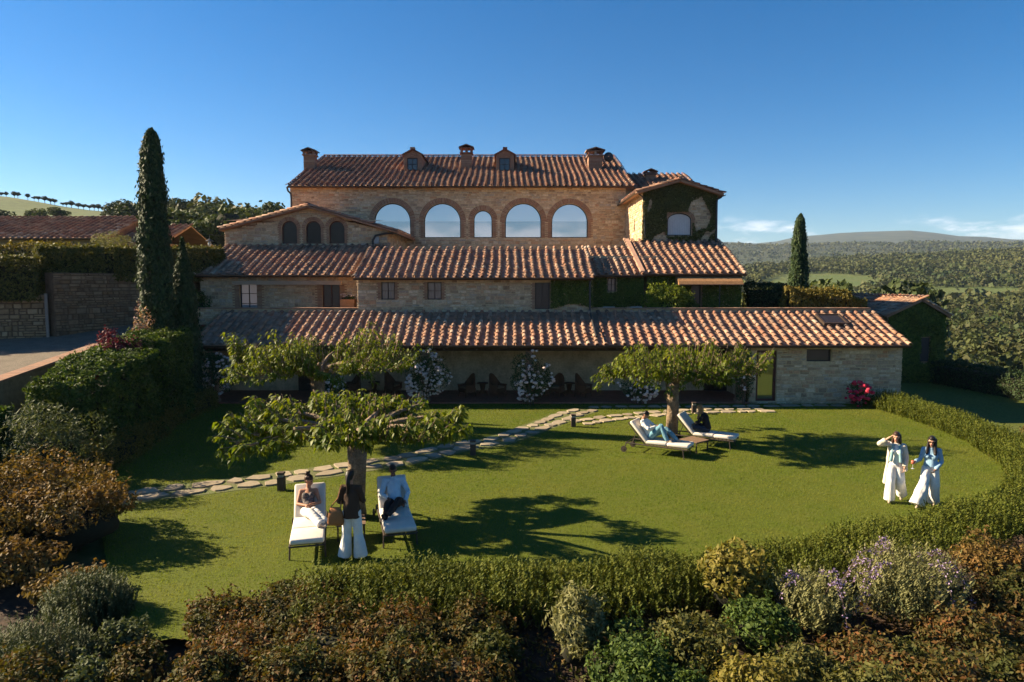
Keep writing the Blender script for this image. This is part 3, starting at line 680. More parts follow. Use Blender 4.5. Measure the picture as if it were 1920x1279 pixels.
# --- centre block
YC, YCE = 33.2, 32.8
zC = zy(521, YCE)
tiled_roof(villa, (xy(663, YCE, 520), YCE, zC), (xy(1114, YCE, 520), YCE, zC), (0, 1), 3.9, 0.39, name='middle_roof')
gutter(villa, (xy(663, YCE, 520), YCE - 0.06, zC - 0.03), (xy(1114, YCE, 520), YCE - 0.06, zC - 0.03))
W2 = Wall((XC0, YC), (XC1, YC), 3.55, zC + 0.1)
ops = []
for u0, u1, v0, v1 in ((714, 740, 529, 562), (801, 828, 529, 562), (1003, 1031, 530, 580)):
    a, b = xy(u0, YC, 545) - XC0, xy(u1, YC, 545) - XC0; W2.opening(a, b, zy(v1, YC), zy(v0, YC), ring=0.02, jamb=0.2); ops.append((a, b, zy(v1, YC), zy(v0, YC)))
masonry(W2, single=130)
for a, b, c, dd in ops: window_part(villa, W2, a, b, c, dd, m_frame, m_glass_grey if dd - c < 1 else m_glass_dark, fr=0.05)
mb = MB(); mb.box((XC0, YC - 0.055, 3.80), (XC1, YC - 0.035, 3.90)); m_lead = mat('lead_flashing', [(0.33, 0.33, 0.31)], rough=0.6, nscale=4, namt=0.3); mb.build('flashing', m_lead, villa)
for x, fl in ((XC0, True), (XC1, False)):
    Ws = Wall((x, 33.2), (x, 36.7), 3.2, lambda q: zC + 0.1 + 0.39 * q, flip=fl); masonry(Ws)
sheet('upper_terrace', [[(XC0, 36.68, 6.75), (XC1 + 4, 36.68, 6.75), (XC1 + 4, 45.6, 6.75), (XC0, 45.6, 6.75)], [(XC0, 36.69, 3.2), (XC1 + 4, 36.69, 3.2), (XC1 + 4, 36.69, 6.75), (XC0, 36.69, 6.75)]], m_mortar)
# --- left block (set back behind its terrace)
YL, YLE = 35.0, 34.6
zL = zy(516, YLE); xLa = xy(364, YLE, 516); xLb = -6.95
tiled_roof(villa, (xLa, YLE, zL), (xLb, YLE, zL), (0, 1), 4.42, 0.39, name='left_roof')
gutter(villa, (xLa, YLE - 0.06, zL - 0.03), (XC0 - 0.1, YLE - 0.06, zL - 0.03))
XLW = xy(376, YL, 540)
W3 = Wall((XLW, YL), (XC0 + 0.02, YL), 3.21, zL + 0.1)
o3 = []
for u0, u1, v0 in ((449, 482, 532), (604, 637, 532)):
    a, b = xy(u0, YL, 545) - XLW, xy(u1, YL, 545) - XLW; W3.opening(a, b, 3.25, zy(v0, YL), ring=0.0, jamb=0.36); o3.append((a, b))
masonry(W3)
window_part(villa, W3, o3[0][0], o3[0][1], 3.25, zy(532, YL), m_frame, m_glass_big, bars=3)
window_part(villa, W3, o3[1][0], o3[1][1], 3.25, zy(532, YL), m_redframe, m_glass_dark, bars=0, mullion=1)
masonry(Wall((XLW, YL), (XLW, 39.0), 3.21, lambda q: zL + 0.1 + 0.39 * q, flip=True))
aw = MB(); a0, a1 = at_y(437, 527, 34.3), at_y(640, 534, 34.3); aw.box((a0[0], 34.2, a1[2]), (a1[0], 34.5, a0[2])); m_canvas = mat('beige_canvas', [(0.36, 0.25, 0.155)], nscale=4, namt=0.2); ao = aw.build('awning_cassette', m_canvas, villa)
m_brownpane = mat('dim_brown_pane', [(0.035, 0.026, 0.018)], rough=0.25, nscale=1.2, namt=0.5, spec=0.35)
# --- gabled block
YG = 39.02
xg0, xg1 = xy(421, YG, 430), xy(726, YG, 430); ga = at_y(576, 385, 38.6); gl = at_y(410, 429, 38.6); gr = at_y(746, 434, 38.6)
slL = (ga[2] - gl[2]) / (ga[0] - gl[0]); slR = (ga[2] - gr[2]) / (gr[0] - ga[0])
def gtop(q, x0=xg0): x = x0 + q; return min(ga[2] - (ga[0] - x) * slL, ga[2] - (x - ga[0]) * slR) - 0.1
W4 = Wall((xg0, YG), (xg1, YG), 6.3, gtop)
o4 = []
for u0, u1 in ((528, 557), (573, 602), (617, 646)):
    a, b = xy(u0, YG, 440) - xg0, xy(u1, YG, 440) - xg0; W4.opening(a, b, zy(457, YG), zy(414, YG), arch=1.0, ring=0.22, jamb=0.2); o4.append((a, b))
masonry(W4)
for a, b in o4: window_part(villa, W4, a, b, zy(457, YG), zy(414, YG), m_redframe, m_brownpane, mullion=0, bars=0, arch=1.0, fr=0.06)
masonry(Wall((xg1, YG), (xg1, 45.5), 6.3, gtop(xg1 - xg0)))
masonry(Wall((xg0, YG), (xg0, 45.5), 3.2, gtop(0), flip=True))
tiled_roof(villa, (gl[0], 38.6, gl[2]), (gl[0], 45.6, gl[2]), (1, 0), ga[0] - gl[0], slL, name='gable_roof', m=m_tile)
tiled_roof(villa, (gr[0], 38.6, gr[2]), (gr[0], 45.6, gr[2]), (-1, 0), gr[0] - ga[0], slR, name='gable_roof', m=m_tile)
ridge_tiles(villa, (ga[0], 38.56, ga[2] + 0.06), (ga[0], 45.6, ga[2] + 0.06), m_tile)
vb = MB()                                                    # verge bricks along the gable rake
for (p, q) in ((gl, ga), (ga, gr)):
    p3 = np.array((p[0], 38.58, p[2])); q3 = np.array((q[0], 38.58, q[2])); n_ = int(np.linalg.norm(q3 - p3) / 0.28)
    for k in range(n_):
        c0 = p3 + (q3 - p3) * (k + 0.5) / n_; dv = (q3 - p3) / n_ * 0.48; up_ = np.array((-dv[2], 0, dv[0])); up_ = up_ / np.linalg.norm(up_) * (1 if up_[2] > 0 else -1)
        vb.obox(c0 - up_ * 0.06, dv, (0, 0.03, 0), up_ * 0.035)
vb.build('verge_bricks', m_brick, villa)['kind'] = 'stuff'
pm = MB(); q = [at_y(u, v, 38.85) for u, v in ((745, 437), (722, 438), (704, 442), (699, 450), (699, 463))]; pm.tube(q, 0.06); pm.build('downpipe', m_metal, villa)
pm = MB(); p0, p1 = at_y(702, 441, 38.95), at_y(711, 457, 38.95); pm.box((p0[0], 38.86, p1[2]), (p1[0], 39.0, p0[2])); pm.build('meter_box', m_lead, villa)
# --- main house with the big arches
YM, YME = 45.5, 45.1
xm0, xm1 = xy(545, YM, 400), xy(1173, YM, 400); zM = zy(349, YME)
W5 = Wall((xm0, YM), (xm1, YM), 6.6, zM + 0.1)
o5 = []
for u0, u1, v0 in ((702, 770, 381), (795, 864, 381), (888, 923, 394.5), (947, 1015, 381), (1034, 1102, 382)):
    a, b = xy(u0, YM, 420) - xm0, xy(u1, YM, 420) - xm0; z1 = zy(446, YM); W5.opening(a, b, z1, zy(v0, YM), arch=1.0, ring=0.34, jamb=0.34); o5.append((a, b, z1, zy(v0, YM)))
masonry(W5)
for a, b, c, dd in o5:
    w = (b - a) / 2; mid = (a + b) / 2; zs = zy(415, YM); th = np.linspace(0, math.pi, 25); fr = 0.06
    zc = dd - w
    wo = window_part(villa, W5, a, b, c, dd, m_frame, m_glass_big, mullion=0, bars=0, arch=1.0, fr=0.055, inset=0.1)
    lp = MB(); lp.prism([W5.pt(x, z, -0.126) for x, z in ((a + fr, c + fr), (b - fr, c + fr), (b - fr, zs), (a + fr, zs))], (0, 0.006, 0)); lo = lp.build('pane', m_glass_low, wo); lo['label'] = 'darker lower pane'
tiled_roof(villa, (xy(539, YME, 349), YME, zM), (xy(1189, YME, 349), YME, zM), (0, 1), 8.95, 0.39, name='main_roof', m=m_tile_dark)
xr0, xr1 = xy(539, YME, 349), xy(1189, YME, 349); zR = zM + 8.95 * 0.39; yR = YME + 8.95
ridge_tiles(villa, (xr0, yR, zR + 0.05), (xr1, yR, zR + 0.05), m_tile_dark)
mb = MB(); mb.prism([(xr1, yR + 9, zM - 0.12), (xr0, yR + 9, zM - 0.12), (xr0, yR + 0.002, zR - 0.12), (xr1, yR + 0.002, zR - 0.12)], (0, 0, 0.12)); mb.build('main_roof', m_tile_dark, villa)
gutter(villa, (xr0, YME - 0.06, zM - 0.03), (xr1, YME - 0.06, zM - 0.03))
sheet('wall', [[(xm0, 62.4, 3), (xm0, YM + 0.001, 3), (xm0, YM + 0.001, zM), (xm0, yR, zR - 0.15), (xm0, 62.4, zM)], [(xm1, YM + 0.001, 3), (xm1, 62.4, 3), (xm1, 62.4, zM), (xm1, yR, zR - 0.15), (xm1, YM + 0.001, zM)],
               [(xm1, 62.4, 3), (xm0, 62.4, 3), (xm0, 62.4, zM), (xm1, 62.4, zM)]], m_mortar)
pm = MB(); pm.tube([at_y(u, v, YM - 0.2) for u, v in ((538, 351), (540, 358), (545, 363), (546, 372), (546, 392))], 0.06); pm.build('downpipe', m_metal, villa)
def main_y(v):
    lo, hi = YME, yR
    for _ in range(40):
        m_ = (lo + hi) / 2
        if zy(v, m_) < zM + 0.39 * (m_ - YME): hi = m_
        else: lo = m_
    return lo
# dormers
for u0, u1 in ((755, 793), (928, 966)):
    Y0 = main_y(321); x0, x1 = xy(u0 + 2, Y0, 300), xy(u1 - 2, Y0, 300); zb = zy(321, Y0) - 0.1; zt = zy(290, Y0); za = zy(281, Y0); xm = (x0 + x1) / 2
    def dt(q, x0=x0, xm=xm, za=za, zt=zt, hw=(x1 - x0) / 2): return za - abs(x0 + q - xm) / hw * (za - zt) - 0.02
    Wd = Wall((x0, Y0), (x1, Y0), zb, dt); a, b = xy(u0 + 8, Y0, 300) - x0, xy(u1 - 10, Y0, 300) - x0; c, dd = zy(320, Y0), zy(296, Y0)
    Wd.opening(a, b, c, dd, ring=0.03); mb = MB(); Wd.backing(mb, 0.1)
    for x in (x0, x1): mb.poly([(x, Y0, zb), (x, Y0 + 4, zb), (x, Y0 + 4, zt), (x, Y0, zt)])
    do = mb.build('dormer', m_brick, villa)
    bs = MB()
    for V, Fc, ar in Wd.stones(hmin=0.065, hmax=0.075, lmin=0.22, lmax=0.26, proud=0.012): bs.add(V, Fc)
    bs.build('brickwork', m_brick, do)['kind'] = 'stuff'
    window_part(do, Wd, a, b, c, dd, m_frame, m_glass_dark, inset=0.05, fr=0.06)
    rf = MB()
    for sg in (-1, 1):
        xe = xm + sg * ((x1 - x0) / 2 + 0.12); ze = zt - 0.08
        rf.prism([(xm, Y0 - 0.15, za), (xe, Y0 - 0.15, ze), (xe, Y0 + 4, ze), (xm, Y0 + 4, za)] if sg > 0 else [(xe, Y0 - 0.15, ze), (xm, Y0 - 0.15, za), (xm, Y0 + 4, za), (xe, Y0 + 4, ze)], (0, 0, 0.09))
    rf.box((xm - 0.16, Y0 - 0.2, za + 0.05), (xm + 0.16, Y0 + 0.3, za + 0.16)); rf.build('dormer_roof', m_tile_dark, do)
# chimneys
def chimney(u, vb, vt, wpx, Y=None, tall=1.0, hood=True):
    Y0 = main_y(vb) if Y is None else Y; x = xy(u, Y0, 300); w = wpx / F_PX * Y0 / 2; zb = zy(vb, Y0) - 0.5; zt = zy(vt, Y0); h = zt - zb
    mb = MB(); n = int((h * 0.72) / 0.075)
    for k in range(n):
        z = zb + k * 0.075; j = random.uniform(-0.006, 0.006); mb.box((x - w * 0.82 + j, Y0 - w * 0.8, z), (x + w * 0.82 + j, Y0 + w * 0.8, z + 0.066)); mb.box((x - w * 0.8, Y0 - w * 0.78, z + 0.066), (x + w * 0.8, Y0 + w * 0.78, z + 0.075))
    zc = zb + n * 0.075; co = mb.build('chimney', m_brick, villa)
    cp = MB(); cp.box((x - w, Y0 - w, zc), (x + w, Y0 + w, zc + 0.08)); zh = zt - 0.22
    for sx in (-1, 0, 1):
        for sy in (-1, 1): cp.box((x + sx * w * 0.75 - 0.07, Y0 + sy * w * 0.75 - 0.07, zc + 0.08), (x + sx * w * 0.75 + 0.07, Y0 + sy * w * 0.75 + 0.07, zh))
    for sg in (-1, 1):
        cp.prism([(x, Y0 - w * 1.12, zt - 0.04), (x + sg * w * 1.15, Y0 - w * 1.12, zh - 0.02), (x + sg * w * 1.15, Y0 + w * 1.12, zh - 0.02), (x, Y0 + w * 1.12, zt - 0.04)][::sg], (0, 0, 0.07))
    cp.box((x - w * 0.95, Y0 - w * 0.95, zh - 0.06), (x + w * 0.95, Y0 + w * 0.95, zh - 0.005)); cp.build('chimney_hood', m_tile_dark, co)
    return x, Y0, zt
chimney(582, 316, 279, 24); chimney(875, 314, 273, 24); cxx, cyy, czz = chimney(1115, 315, 279, 30); chimney(1219, 342, 318, 22, Y=50)
sdsh = MB(); c = np.array((cxx + 0.95, cyy - 0.1, czz - 0.65)); V = [c + np.array((0.35 * math.cos(t) * r, -0.25 - 0.1 * (1 - r * r), 0.35 * math.sin(t) * r)) for r in (0.15, 0.6, 1.0) for t in np.linspace(0, 2 * math.pi, 16, endpoint=False)]
sdsh.add(V, [(q + 16 * w_, (q + 1) % 16 + 16 * w_, (q + 1) % 16 + 16 * (w_ + 1), q + 16 * (w_ + 1)) for w_ in (0, 1) for q in range(16)]); sdsh.tube([c + np.array((-0.5, 0, -0.6)), c + np.array((-0.05, -0.1, -0.1)), c + np.array((0, -0.3, 0))], 0.03); sdsh.tube([c + np.array((0, -0.3, -0.3)), c + np.array((0, -0.6, 0))], 0.02)
dish = sdsh.build('satellite_dish', m_metal, None, loc=tuple(c)); tag(dish, 'small dark satellite dish fixed to the wide right-hand chimney', 'satellite dish')
# back wing beyond the tower
zb_ = zy(352, 47.2)
tiled_roof(villa, (xm1, 47.2, zb_), (xm1 + 5.2, 47.2, zb_), (0, 1), 4.4, 0.36, name='back_roof', m=m_tile_dark)
sheet('wall', [[(xm1, 47.6, 3.2), (xm1 + 5, 47.6, 3.2), (xm1 + 5, 47.6, zb_), (xm1, 47.6, zb_)], [(xm1 + 5, 47.6, 3.2), (xm1 + 5, 56, 3.2), (xm1 + 5, 56, zb_), (xm1 + 5, 51.6, zb_ + 1.5), (xm1 + 5, 47.6, zb_)]], m_mortar)
# --- right of the centre block: ivy-grown recess
YQ = 34.85; xq1 = xy(1213, 35, 545); zQ = zy(516, 34.45)
tiled_roof(villa, (xy(1108, 34.45, 516), 34.45, zQ), (xy(1207, 34.45, 516), 34.45, zQ), (0, 1), 4.0, 0.39, name='middle_roof')
gutter(villa, (xy(1114, 34.45, 516), 34.39, zQ - 0.03), (xy(1207, 34.45, 516), 34.39, zQ - 0.03))
WQ = Wall((XC1, YQ), (xy(1206, YQ, 545), YQ), 3.21, zQ + 0.1); a, b = xy(1139, YQ, 540) - XC1, xy(1155, YQ, 540) - XC1; WQ.opening(a, b, zy(547, YQ), zy(521, YQ), ring=0.02); masonry(WQ)
window_part(villa, WQ, a, b, zy(547, YQ), zy(521, YQ), m_frame, m_glass_grey)
pm = MB(); pm.tube([at_y(u, v, 33.05) for u, v in ((1108, 524), (1106, 530), (1106, 590))] + [np.array((xy(1106, 33.0, 590), 33.0, 3.95)), at_y(1118, 640, 29.9) + np.array((0, 0, 0.2))], 0.05); pm.build('downpipe', m_metal, villa)
# --- tower block: lower part with its roof, tower above
zT = zy(513.5, 34.6); xt0, xt1 = xy(1203, 34.6, 513), xy(1400, 34.6, 513)
tiled_roof(villa, (xt0, 34.6, zT), (xt1, 34.6, zT), (0, 1), 4.92, 0.39, name='tower_lower_roof')
gutter(villa, (xt0, 34.54, zT - 0.03), (xt1, 34.54, zT - 0.03))
WT = Wall((xq1, 35.0), (xy(1389, 35, 545), 35.0), 3.21, zT + 0.1); a, b = xy(1313, 35, 545) - xq1, xy(1322, 35, 545) - xq1; WT.opening(xy(1296, 35, 545) - xq1, xy(1315, 35, 545) - xq1, 3.25, zy(534, 35), ring=0.0, jamb=0.2); masonry(WT)
window_part(villa, WT, xy(1296, 35, 545) - xq1, xy(1315, 35, 545) - xq1, 3.25, zy(534, 35), m_frame, m_glass_dark, mullion=0)
masonry(Wall((xy(1389, 35, 545), 35.0), (xy(1389, 35, 545), 40), 3.21, lambda q: zT + 0.1 + 0.39 * q)); masonry(Wall((xq1, 35.0), (xq1, 39.5), 3.21, lambda q: zT + 0.1 + 0.39 * q, flip=True))
vg = MB(); vg.obox((xt0 + 0.05, 37.06, zT + 0.39 * 2.46 + 0.1), (0.11, 0, 0), (0, 2.46, 2.46 * 0.39), (0, -0.02, 0.05)); vg.build('verge_strip', mat('pale_terracotta', [(0.50, 0.29, 0.19)], nscale=3, namt=0.3), villa)
YT = 39.5; xa, xb = xy(1205, YT, 400), xy(1343, YT, 400); ta = at_y(1276, 336, 39.05); tl = at_y(1194, 359, 39.05); tr = at_y(1358, 363, 39.05)
sl1 = (ta[2] - tl[2]) / (ta[0] - tl[0]); sl2 = (ta[2] - tr[2]) / (tr[0] - ta[0])
def ttop(q, x0=xa): x = x0 + q; return min(ta[2] - (ta[0] - x) * sl1, ta[2] - (x - ta[0]) * sl2) - 0.08
W6 = Wall((xa, YT), (xb, YT), 6.4, ttop); a, b = xy(1251, YT, 420) - xa, xy(1297, YT, 420) - xa; W6.opening(a, b, zy(442, YT), zy(399, YT), arch=0.62, ring=0.2, jamb=0.2); masonry(W6)
tw = window_part(villa, W6, a, b, zy(442, YT), zy(399, YT), m_frame, m_glass_grey, mullion=0, bars=0, arch=0.62, fr=0.06, inset=0.08)
cm = MB(); w_ = (b - a) / 2; n_ = 26
for k in range(n_):
    s0 = a + 0.06 + (b - a - 0.12) * k / n_; s1 = a + 0.06 + (b - a - 0.12) * (k + 1) / n_; o0 = -0.108 + 0.012 * (k % 2); o1 = -0.108 + 0.012 * ((k + 1) % 2)
    hgt = lambda s: zy(399, YT) - 0.07 - w_ * 0.62 + w_ * 0.62 * math.sqrt(max(0, 1 - ((s - (a + b) / 2) / w_) ** 2))
    cm.poly([W6.pt(s0, zy(442, YT) + 0.06, o0), W6.pt(s1, zy(442, YT) + 0.06, o1), W6.pt(s1, hgt(s1), o1), W6.pt(s0, hgt(s0), o0)])
cm.build('curtain', m_curtain, tw)
W6l = Wall((xa, 46.2), (xa, YT), 6.4, ttop(0)); W6l.opening(4.0, 4.35, zy(432, 41), zy(408, 41)); masonry(W6l, m=m_stone)
masonry(Wall((xb, YT), (xb, 46.2), 3.2, ttop(xb - xa)))
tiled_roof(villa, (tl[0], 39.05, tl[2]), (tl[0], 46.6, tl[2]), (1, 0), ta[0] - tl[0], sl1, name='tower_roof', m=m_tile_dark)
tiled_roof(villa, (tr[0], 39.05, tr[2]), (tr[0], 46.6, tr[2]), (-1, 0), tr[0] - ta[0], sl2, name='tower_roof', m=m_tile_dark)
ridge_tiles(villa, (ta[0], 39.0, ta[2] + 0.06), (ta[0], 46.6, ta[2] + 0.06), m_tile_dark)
gutter(villa, (tl[0] - 0.05, 39.1, tl[2] - 0.05), (tl[0] - 0.05, 46.6, tl[2] - 0.05)); gutter(villa, (tr[0] + 0.05, 39.1, tr[2] - 0.05), (tr[0] + 0.05, 46.6, tr[2] - 0.05))
pm = MB(); pm.tube([at_y(u, v, 39.35) for u, v in ((1355, 366), (1352, 370), (1345, 374), (1344, 380), (1343, 462))], 0.055); pm.build('downpipe', m_metal, villa)
pm = MB(); pm.tube([at_y(u, v, 39.4) for u, v in ((1196, 362), (1208, 372), (1209, 462))], 0.045); pm.build('downpipe', m_metal, villa)
# awning on the tower's terrace
ab = MB(); p0 = at_y(1271, 533, 34.3); p1 = at_y(1391, 533, 34.3); zt_ = zy(516, 35); prof = [(34.96, zt_), (34.7, zt_ - 0.05), (34.4, zt_ - 0.16), (34.15, zt_ - 0.31), (34.0, zt_ - 0.48)]
for (y0, z0), (y1, z1) in zip(prof[:-1], prof[1:]): ab.prism([(p0[0], y0, z0), (p1[0], y0, z0), (p1[0], y1, z1), (p0[0], y1, z1)], (0, 0.004, -0.012))
m_aw = mat('brown_awning', [(0.33, 0.17, 0.07)], nscale=5, namt=0.3, fine=0.2, fscale=14)
ab.prism([(p0[0], 34.96, zt_ - 0.48)] + [(p0[0], y, z) for y, z in prof], (0.006, 0, 0)); awo = ab.build('awning', m_aw, villa)
po = MB(); po.tube([(xy(1350, 34.0, 540), 34.02, prof[-1][1]), (xy(1350, 34.0, 540), 34.02, 3.2)], 0.02); po.tube([(p0[0], 34.02, prof[-1][1]), (p1[0], 34.02, prof[-1][1])], 0.02); po.build('awning_pole', m_metal, awo)
# skylight in the lower roof
def low_y(v):
    lo, hi = YE, 33.2
    for _ in range(40):
        m_ = (lo + hi) / 2
        if zy(v, m_) < zE + 0.39 * (m_ - YE): hi = m_
        else: lo = m_
    return lo
y0, y1 = low_y(614), low_y(596); x0, x1 = xy(1545, y0, 614), xy(1592, y0, 614); zz = lambda y: zE + 0.39 * (y - YE) + 0.14; nn_ = np.array((0, -0.363, 0.932))
sb = MB(); c = np.array(((x0 + x1) / 2, (y0 + y1) / 2, zz((y0 + y1) / 2))); hx = (x1 - x0) / 2; hy = np.array((0, 0.932, 0.363)) * (y1 - y0) / 2 / 0.932
for sg in (-1, 1): sb.obox(c + np.array((sg * (hx - 0.05), 0, 0)), (0.05, 0, 0), hy, nn_ * 0.07); sb.obox(c + hy * sg * 0.93, (hx - 0.1, 0, 0), hy * 0.07, nn_ * 0.069)
sk = sb.build('skylight', m_copper, villa); sb = MB(); sb.obox(c, (hx - 0.1, 0, 0), hy * 0.86, nn_ * 0.04); sb.build('pane', m_brownpane, sk)
# ------------------------------------------------------------------ vegetation kit
def leafmat(name, cols, transl=0.3, ncol=None, namt=0.35, nscale=1.2, rough=0.65, spec=0.16, tcol=(1.25, 1.2, 0.5)):
    return mat(name, cols, rough=rough, nscale=nscale, namt=namt, ncol=ncol, spec=spec, transl=transl, tcol=tcol)
m_mul = leafmat('mulberry_leaf', [(0.05, 0.085, 0.006), (0.10, 0.14, 0.008), (0.155, 0.185, 0.012), (0.22, 0.225, 0.018)], 0.42, rough=0.5, spec=0.22)
m_hedge = leafmat('laurel_leaf', [(0.03, 0.058, 0.012), (0.06, 0.10, 0.018), (0.11, 0.15, 0.028)], 0.25)
m_hedge_gold = leafmat('golden_leaf', [(0.10, 0.09, 0.018), (0.17, 0.135, 0.028), (0.23, 0.17, 0.04)], 0.25)
m_hedge_pale = leafmat('clipped_hedge_leaf', [(0.05, 0.06, 0.016), (0.10, 0.10, 0.024), (0.15, 0.135, 0.035)], 0.25)
m_dark = leafmat('dark_evergreen_leaf', [(0.018, 0.034, 0.012), (0.032, 0.055, 0.018), (0.05, 0.075, 0.024)], 0.15)
m_cyp = leafmat('cypress_leaf', [(0.018, 0.038, 0.014), (0.034, 0.062, 0.02), (0.06, 0.085, 0.026)], 0.12)
m_rosem = leafmat('rosemary_leaf', [(0.05, 0.07, 0.012), (0.10, 0.12, 0.018), (0.16, 0.165, 0.03)], 0.3, spec=0.08)
m_copper_l = leafmat('copper_leaf', [(0.04, 0.045, 0.013), (0.085, 0.06, 0.018), (0.16, 0.065, 0.02), (0.085, 0.078, 0.02), (0.20, 0.08, 0.026)], 0.25, ncol=(0.05, 0.064, 0.014), namt=0.9, nscale=1.1)
m_brown_l = leafmat('bronze_leaf', [(0.09, 0.058, 0.017), (0.16, 0.092, 0.024), (0.225, 0.135, 0.037), (0.18, 0.09, 0.03)], 0.25, ncol=(0.075, 0.075, 0.018), namt=0.6, nscale=1.3)
m_grey_l = leafmat('grey_green_leaf', [(0.045, 0.06, 0.024), (0.08, 0.10, 0.038), (0.12, 0.135, 0.055)], 0.2)
m_olive = leafmat('olive_leaf', [(0.12, 0.125, 0.045), (0.19, 0.185, 0.07), (0.25, 0.235, 0.10)], 0.22)
m_yellow_l = leafmat('yellow_green_leaf', [(0.11, 0.105, 0.02), (0.19, 0.165, 0.028), (0.25, 0.20, 0.05)], 0.3)
m_lime = leafmat('bright_green_leaf', [(0.12, 0.17, 0.02), (0.18, 0.23, 0.03), (0.25, 0.28, 0.05)], 0.35)
m_plum = leafmat('plum_leaf', [(0.06, 0.016, 0.022), (0.11, 0.028, 0.035), (0.15, 0.05, 0.05)], 0.25, tcol=(1.3, 0.8, 0.8))
m_ivy_dry = leafmat('dry_ivy_leaf', [(0.06, 0.06, 0.018), (0.11, 0.105, 0.03), (0.16, 0.14, 0.045)], 0.15)
m_ivy = leafmat('ivy_leaf', [(0.05, 0.08, 0.016), (0.10, 0.135, 0.024), (0.16, 0.18, 0.035)], 0.22)
m_roseleaf = leafmat('rose_leaf', [(0.03, 0.055, 0.02), (0.055, 0.09, 0.03), (0.08, 0.12, 0.04)], 0.2)
m_petal = mat('pale_rose_petal', [(0.72, 0.52, 0.46), (0.80, 0.66, 0.60), (0.78, 0.70, 0.64)], rough=0.7, nscale=20, namt=0.15, transl=0.2)
m_petal_red = mat('red_rose_petal', [(0.55, 0.02, 0.05), (0.70, 0.05, 0.10), (0.62, 0.03, 0.08)], rough=0.6, nscale=20, namt=0.15, transl=0.2)
m_lilac = mat('lilac_flower', [(0.30, 0.22, 0.40), (0.40, 0.30, 0.46), (0.34, 0.22, 0.38)], rough=0.8, nscale=20, namt=0.2, transl=0.2)
m_twig = mat('twig', [(0.085, 0.06, 0.04)], rough=0.9, nscale=10, namt=0.4)
m_bark = mat('bark', [(0.23, 0.165, 0.105)], rough=0.95, nscale=6, namt=0.6, bump=1.0, bscale=14, bdist=0.06, fine=0.3, fscale=25)
m_core = mat('core_shade', [(0.022, 0.022, 0.011)], rough=1.0, nscale=8, namt=0.4)  # near-black: shade inside the foliage is put into this core colour

def sph(n): return unit(rng.normal(size=(n, 3)))
def lobed(c, r, n, lobes=14, fill=0.2, lobe_r=0.42, flat=0.0, zmin=None):
    """leaf points on a crown made of many lobes. c centre, r (rx,ry,rz)"""
    c = np.array(c, float); r = np.array(r, float)
    d = sph(lobes); 
    if flat: d[:, 2] = np.abs(d[:, 2]) * (1 - flat) + flat * d[:, 2]
    lc = d * rng.uniform(0.45, 0.72, (lobes, 1)); lr = lobe_r * rng.uniform(0.7, 1.25, lobes)
    k = rng.integers(0, lobes, n); q = sph(n); rad = lr[k] * np.where(rng.random(n) < fill, rng.uniform(0.3, 0.9, n), rng.uniform(0.88, 1.08, n))
    P = lc[k] + q * rad[:, None]; inside = np.zeros(n, bool)
    for j in range(lobes):
        inside |= (np.linalg.norm(P - lc[j], axis=1) < lr[j] * 0.72) & (k != j)
    keep = ~inside | (rng.random(n) < 0.12); P = P[keep]; q = q[keep]
    out = unit(0.6 * q + 0.6 * P) / r; Nn = unit(out); W_ = c + P * r
    if zmin is not None: m_ = W_[:, 2] > zmin; W_, Nn = W_[m_], Nn[m_]
    return W_, Nn
def blob(c, r, n=10, seed=0, jit=0.12):
    """closed bumpy ellipsoid as (V,F)"""
    V = []; Fc = []; rg = np.random.default_rng(seed); c = np.array(c); r = np.array(r)
    for i in range(n + 1):
        for j in range(n * 2):
            t = math.pi * i / n; p = math.pi * j / n; V.append((math.sin(t) * math.cos(p), math.sin(t) * math.sin(p), math.cos(t)))
    V = np.array(V); V = V * (1 + jit * noise3(V, 3.5, seed))[:, None]
    for i in range(n):
        for j in range(n * 2):
            a = i * n * 2 + j; b = i * n * 2 + (j + 1) % (n * 2); Fc.append((a, a + n * 2, b + n * 2, b))
    return c + V * r, np.array(Fc)
def stems_part(parent, base, r, h, n=7, rad=0.018, m=None, name='stem'):
    mb = MB(); base = np.array(base, float)
    for k in range(n):
        a = random.uniform(0, 6.28); d = np.array((math.cos(a), math.sin(a), 0)); e = base + d * r * random.uniform(0.3, 0.85) + np.array((0, 0, h * random.uniform(0.5, 0.9)))
        mb.tube([base + d * 0.08 * r - np.array((0, 0, 0.08)), base + (e - base) * 0.5 + np.array((0, 0, h * 0.06)), e], [rad, rad * 0.75, rad * 0.3], n=5)
    o = mb.build(name, m or m_twig, parent); o['kind'] = 'stuff'; return o
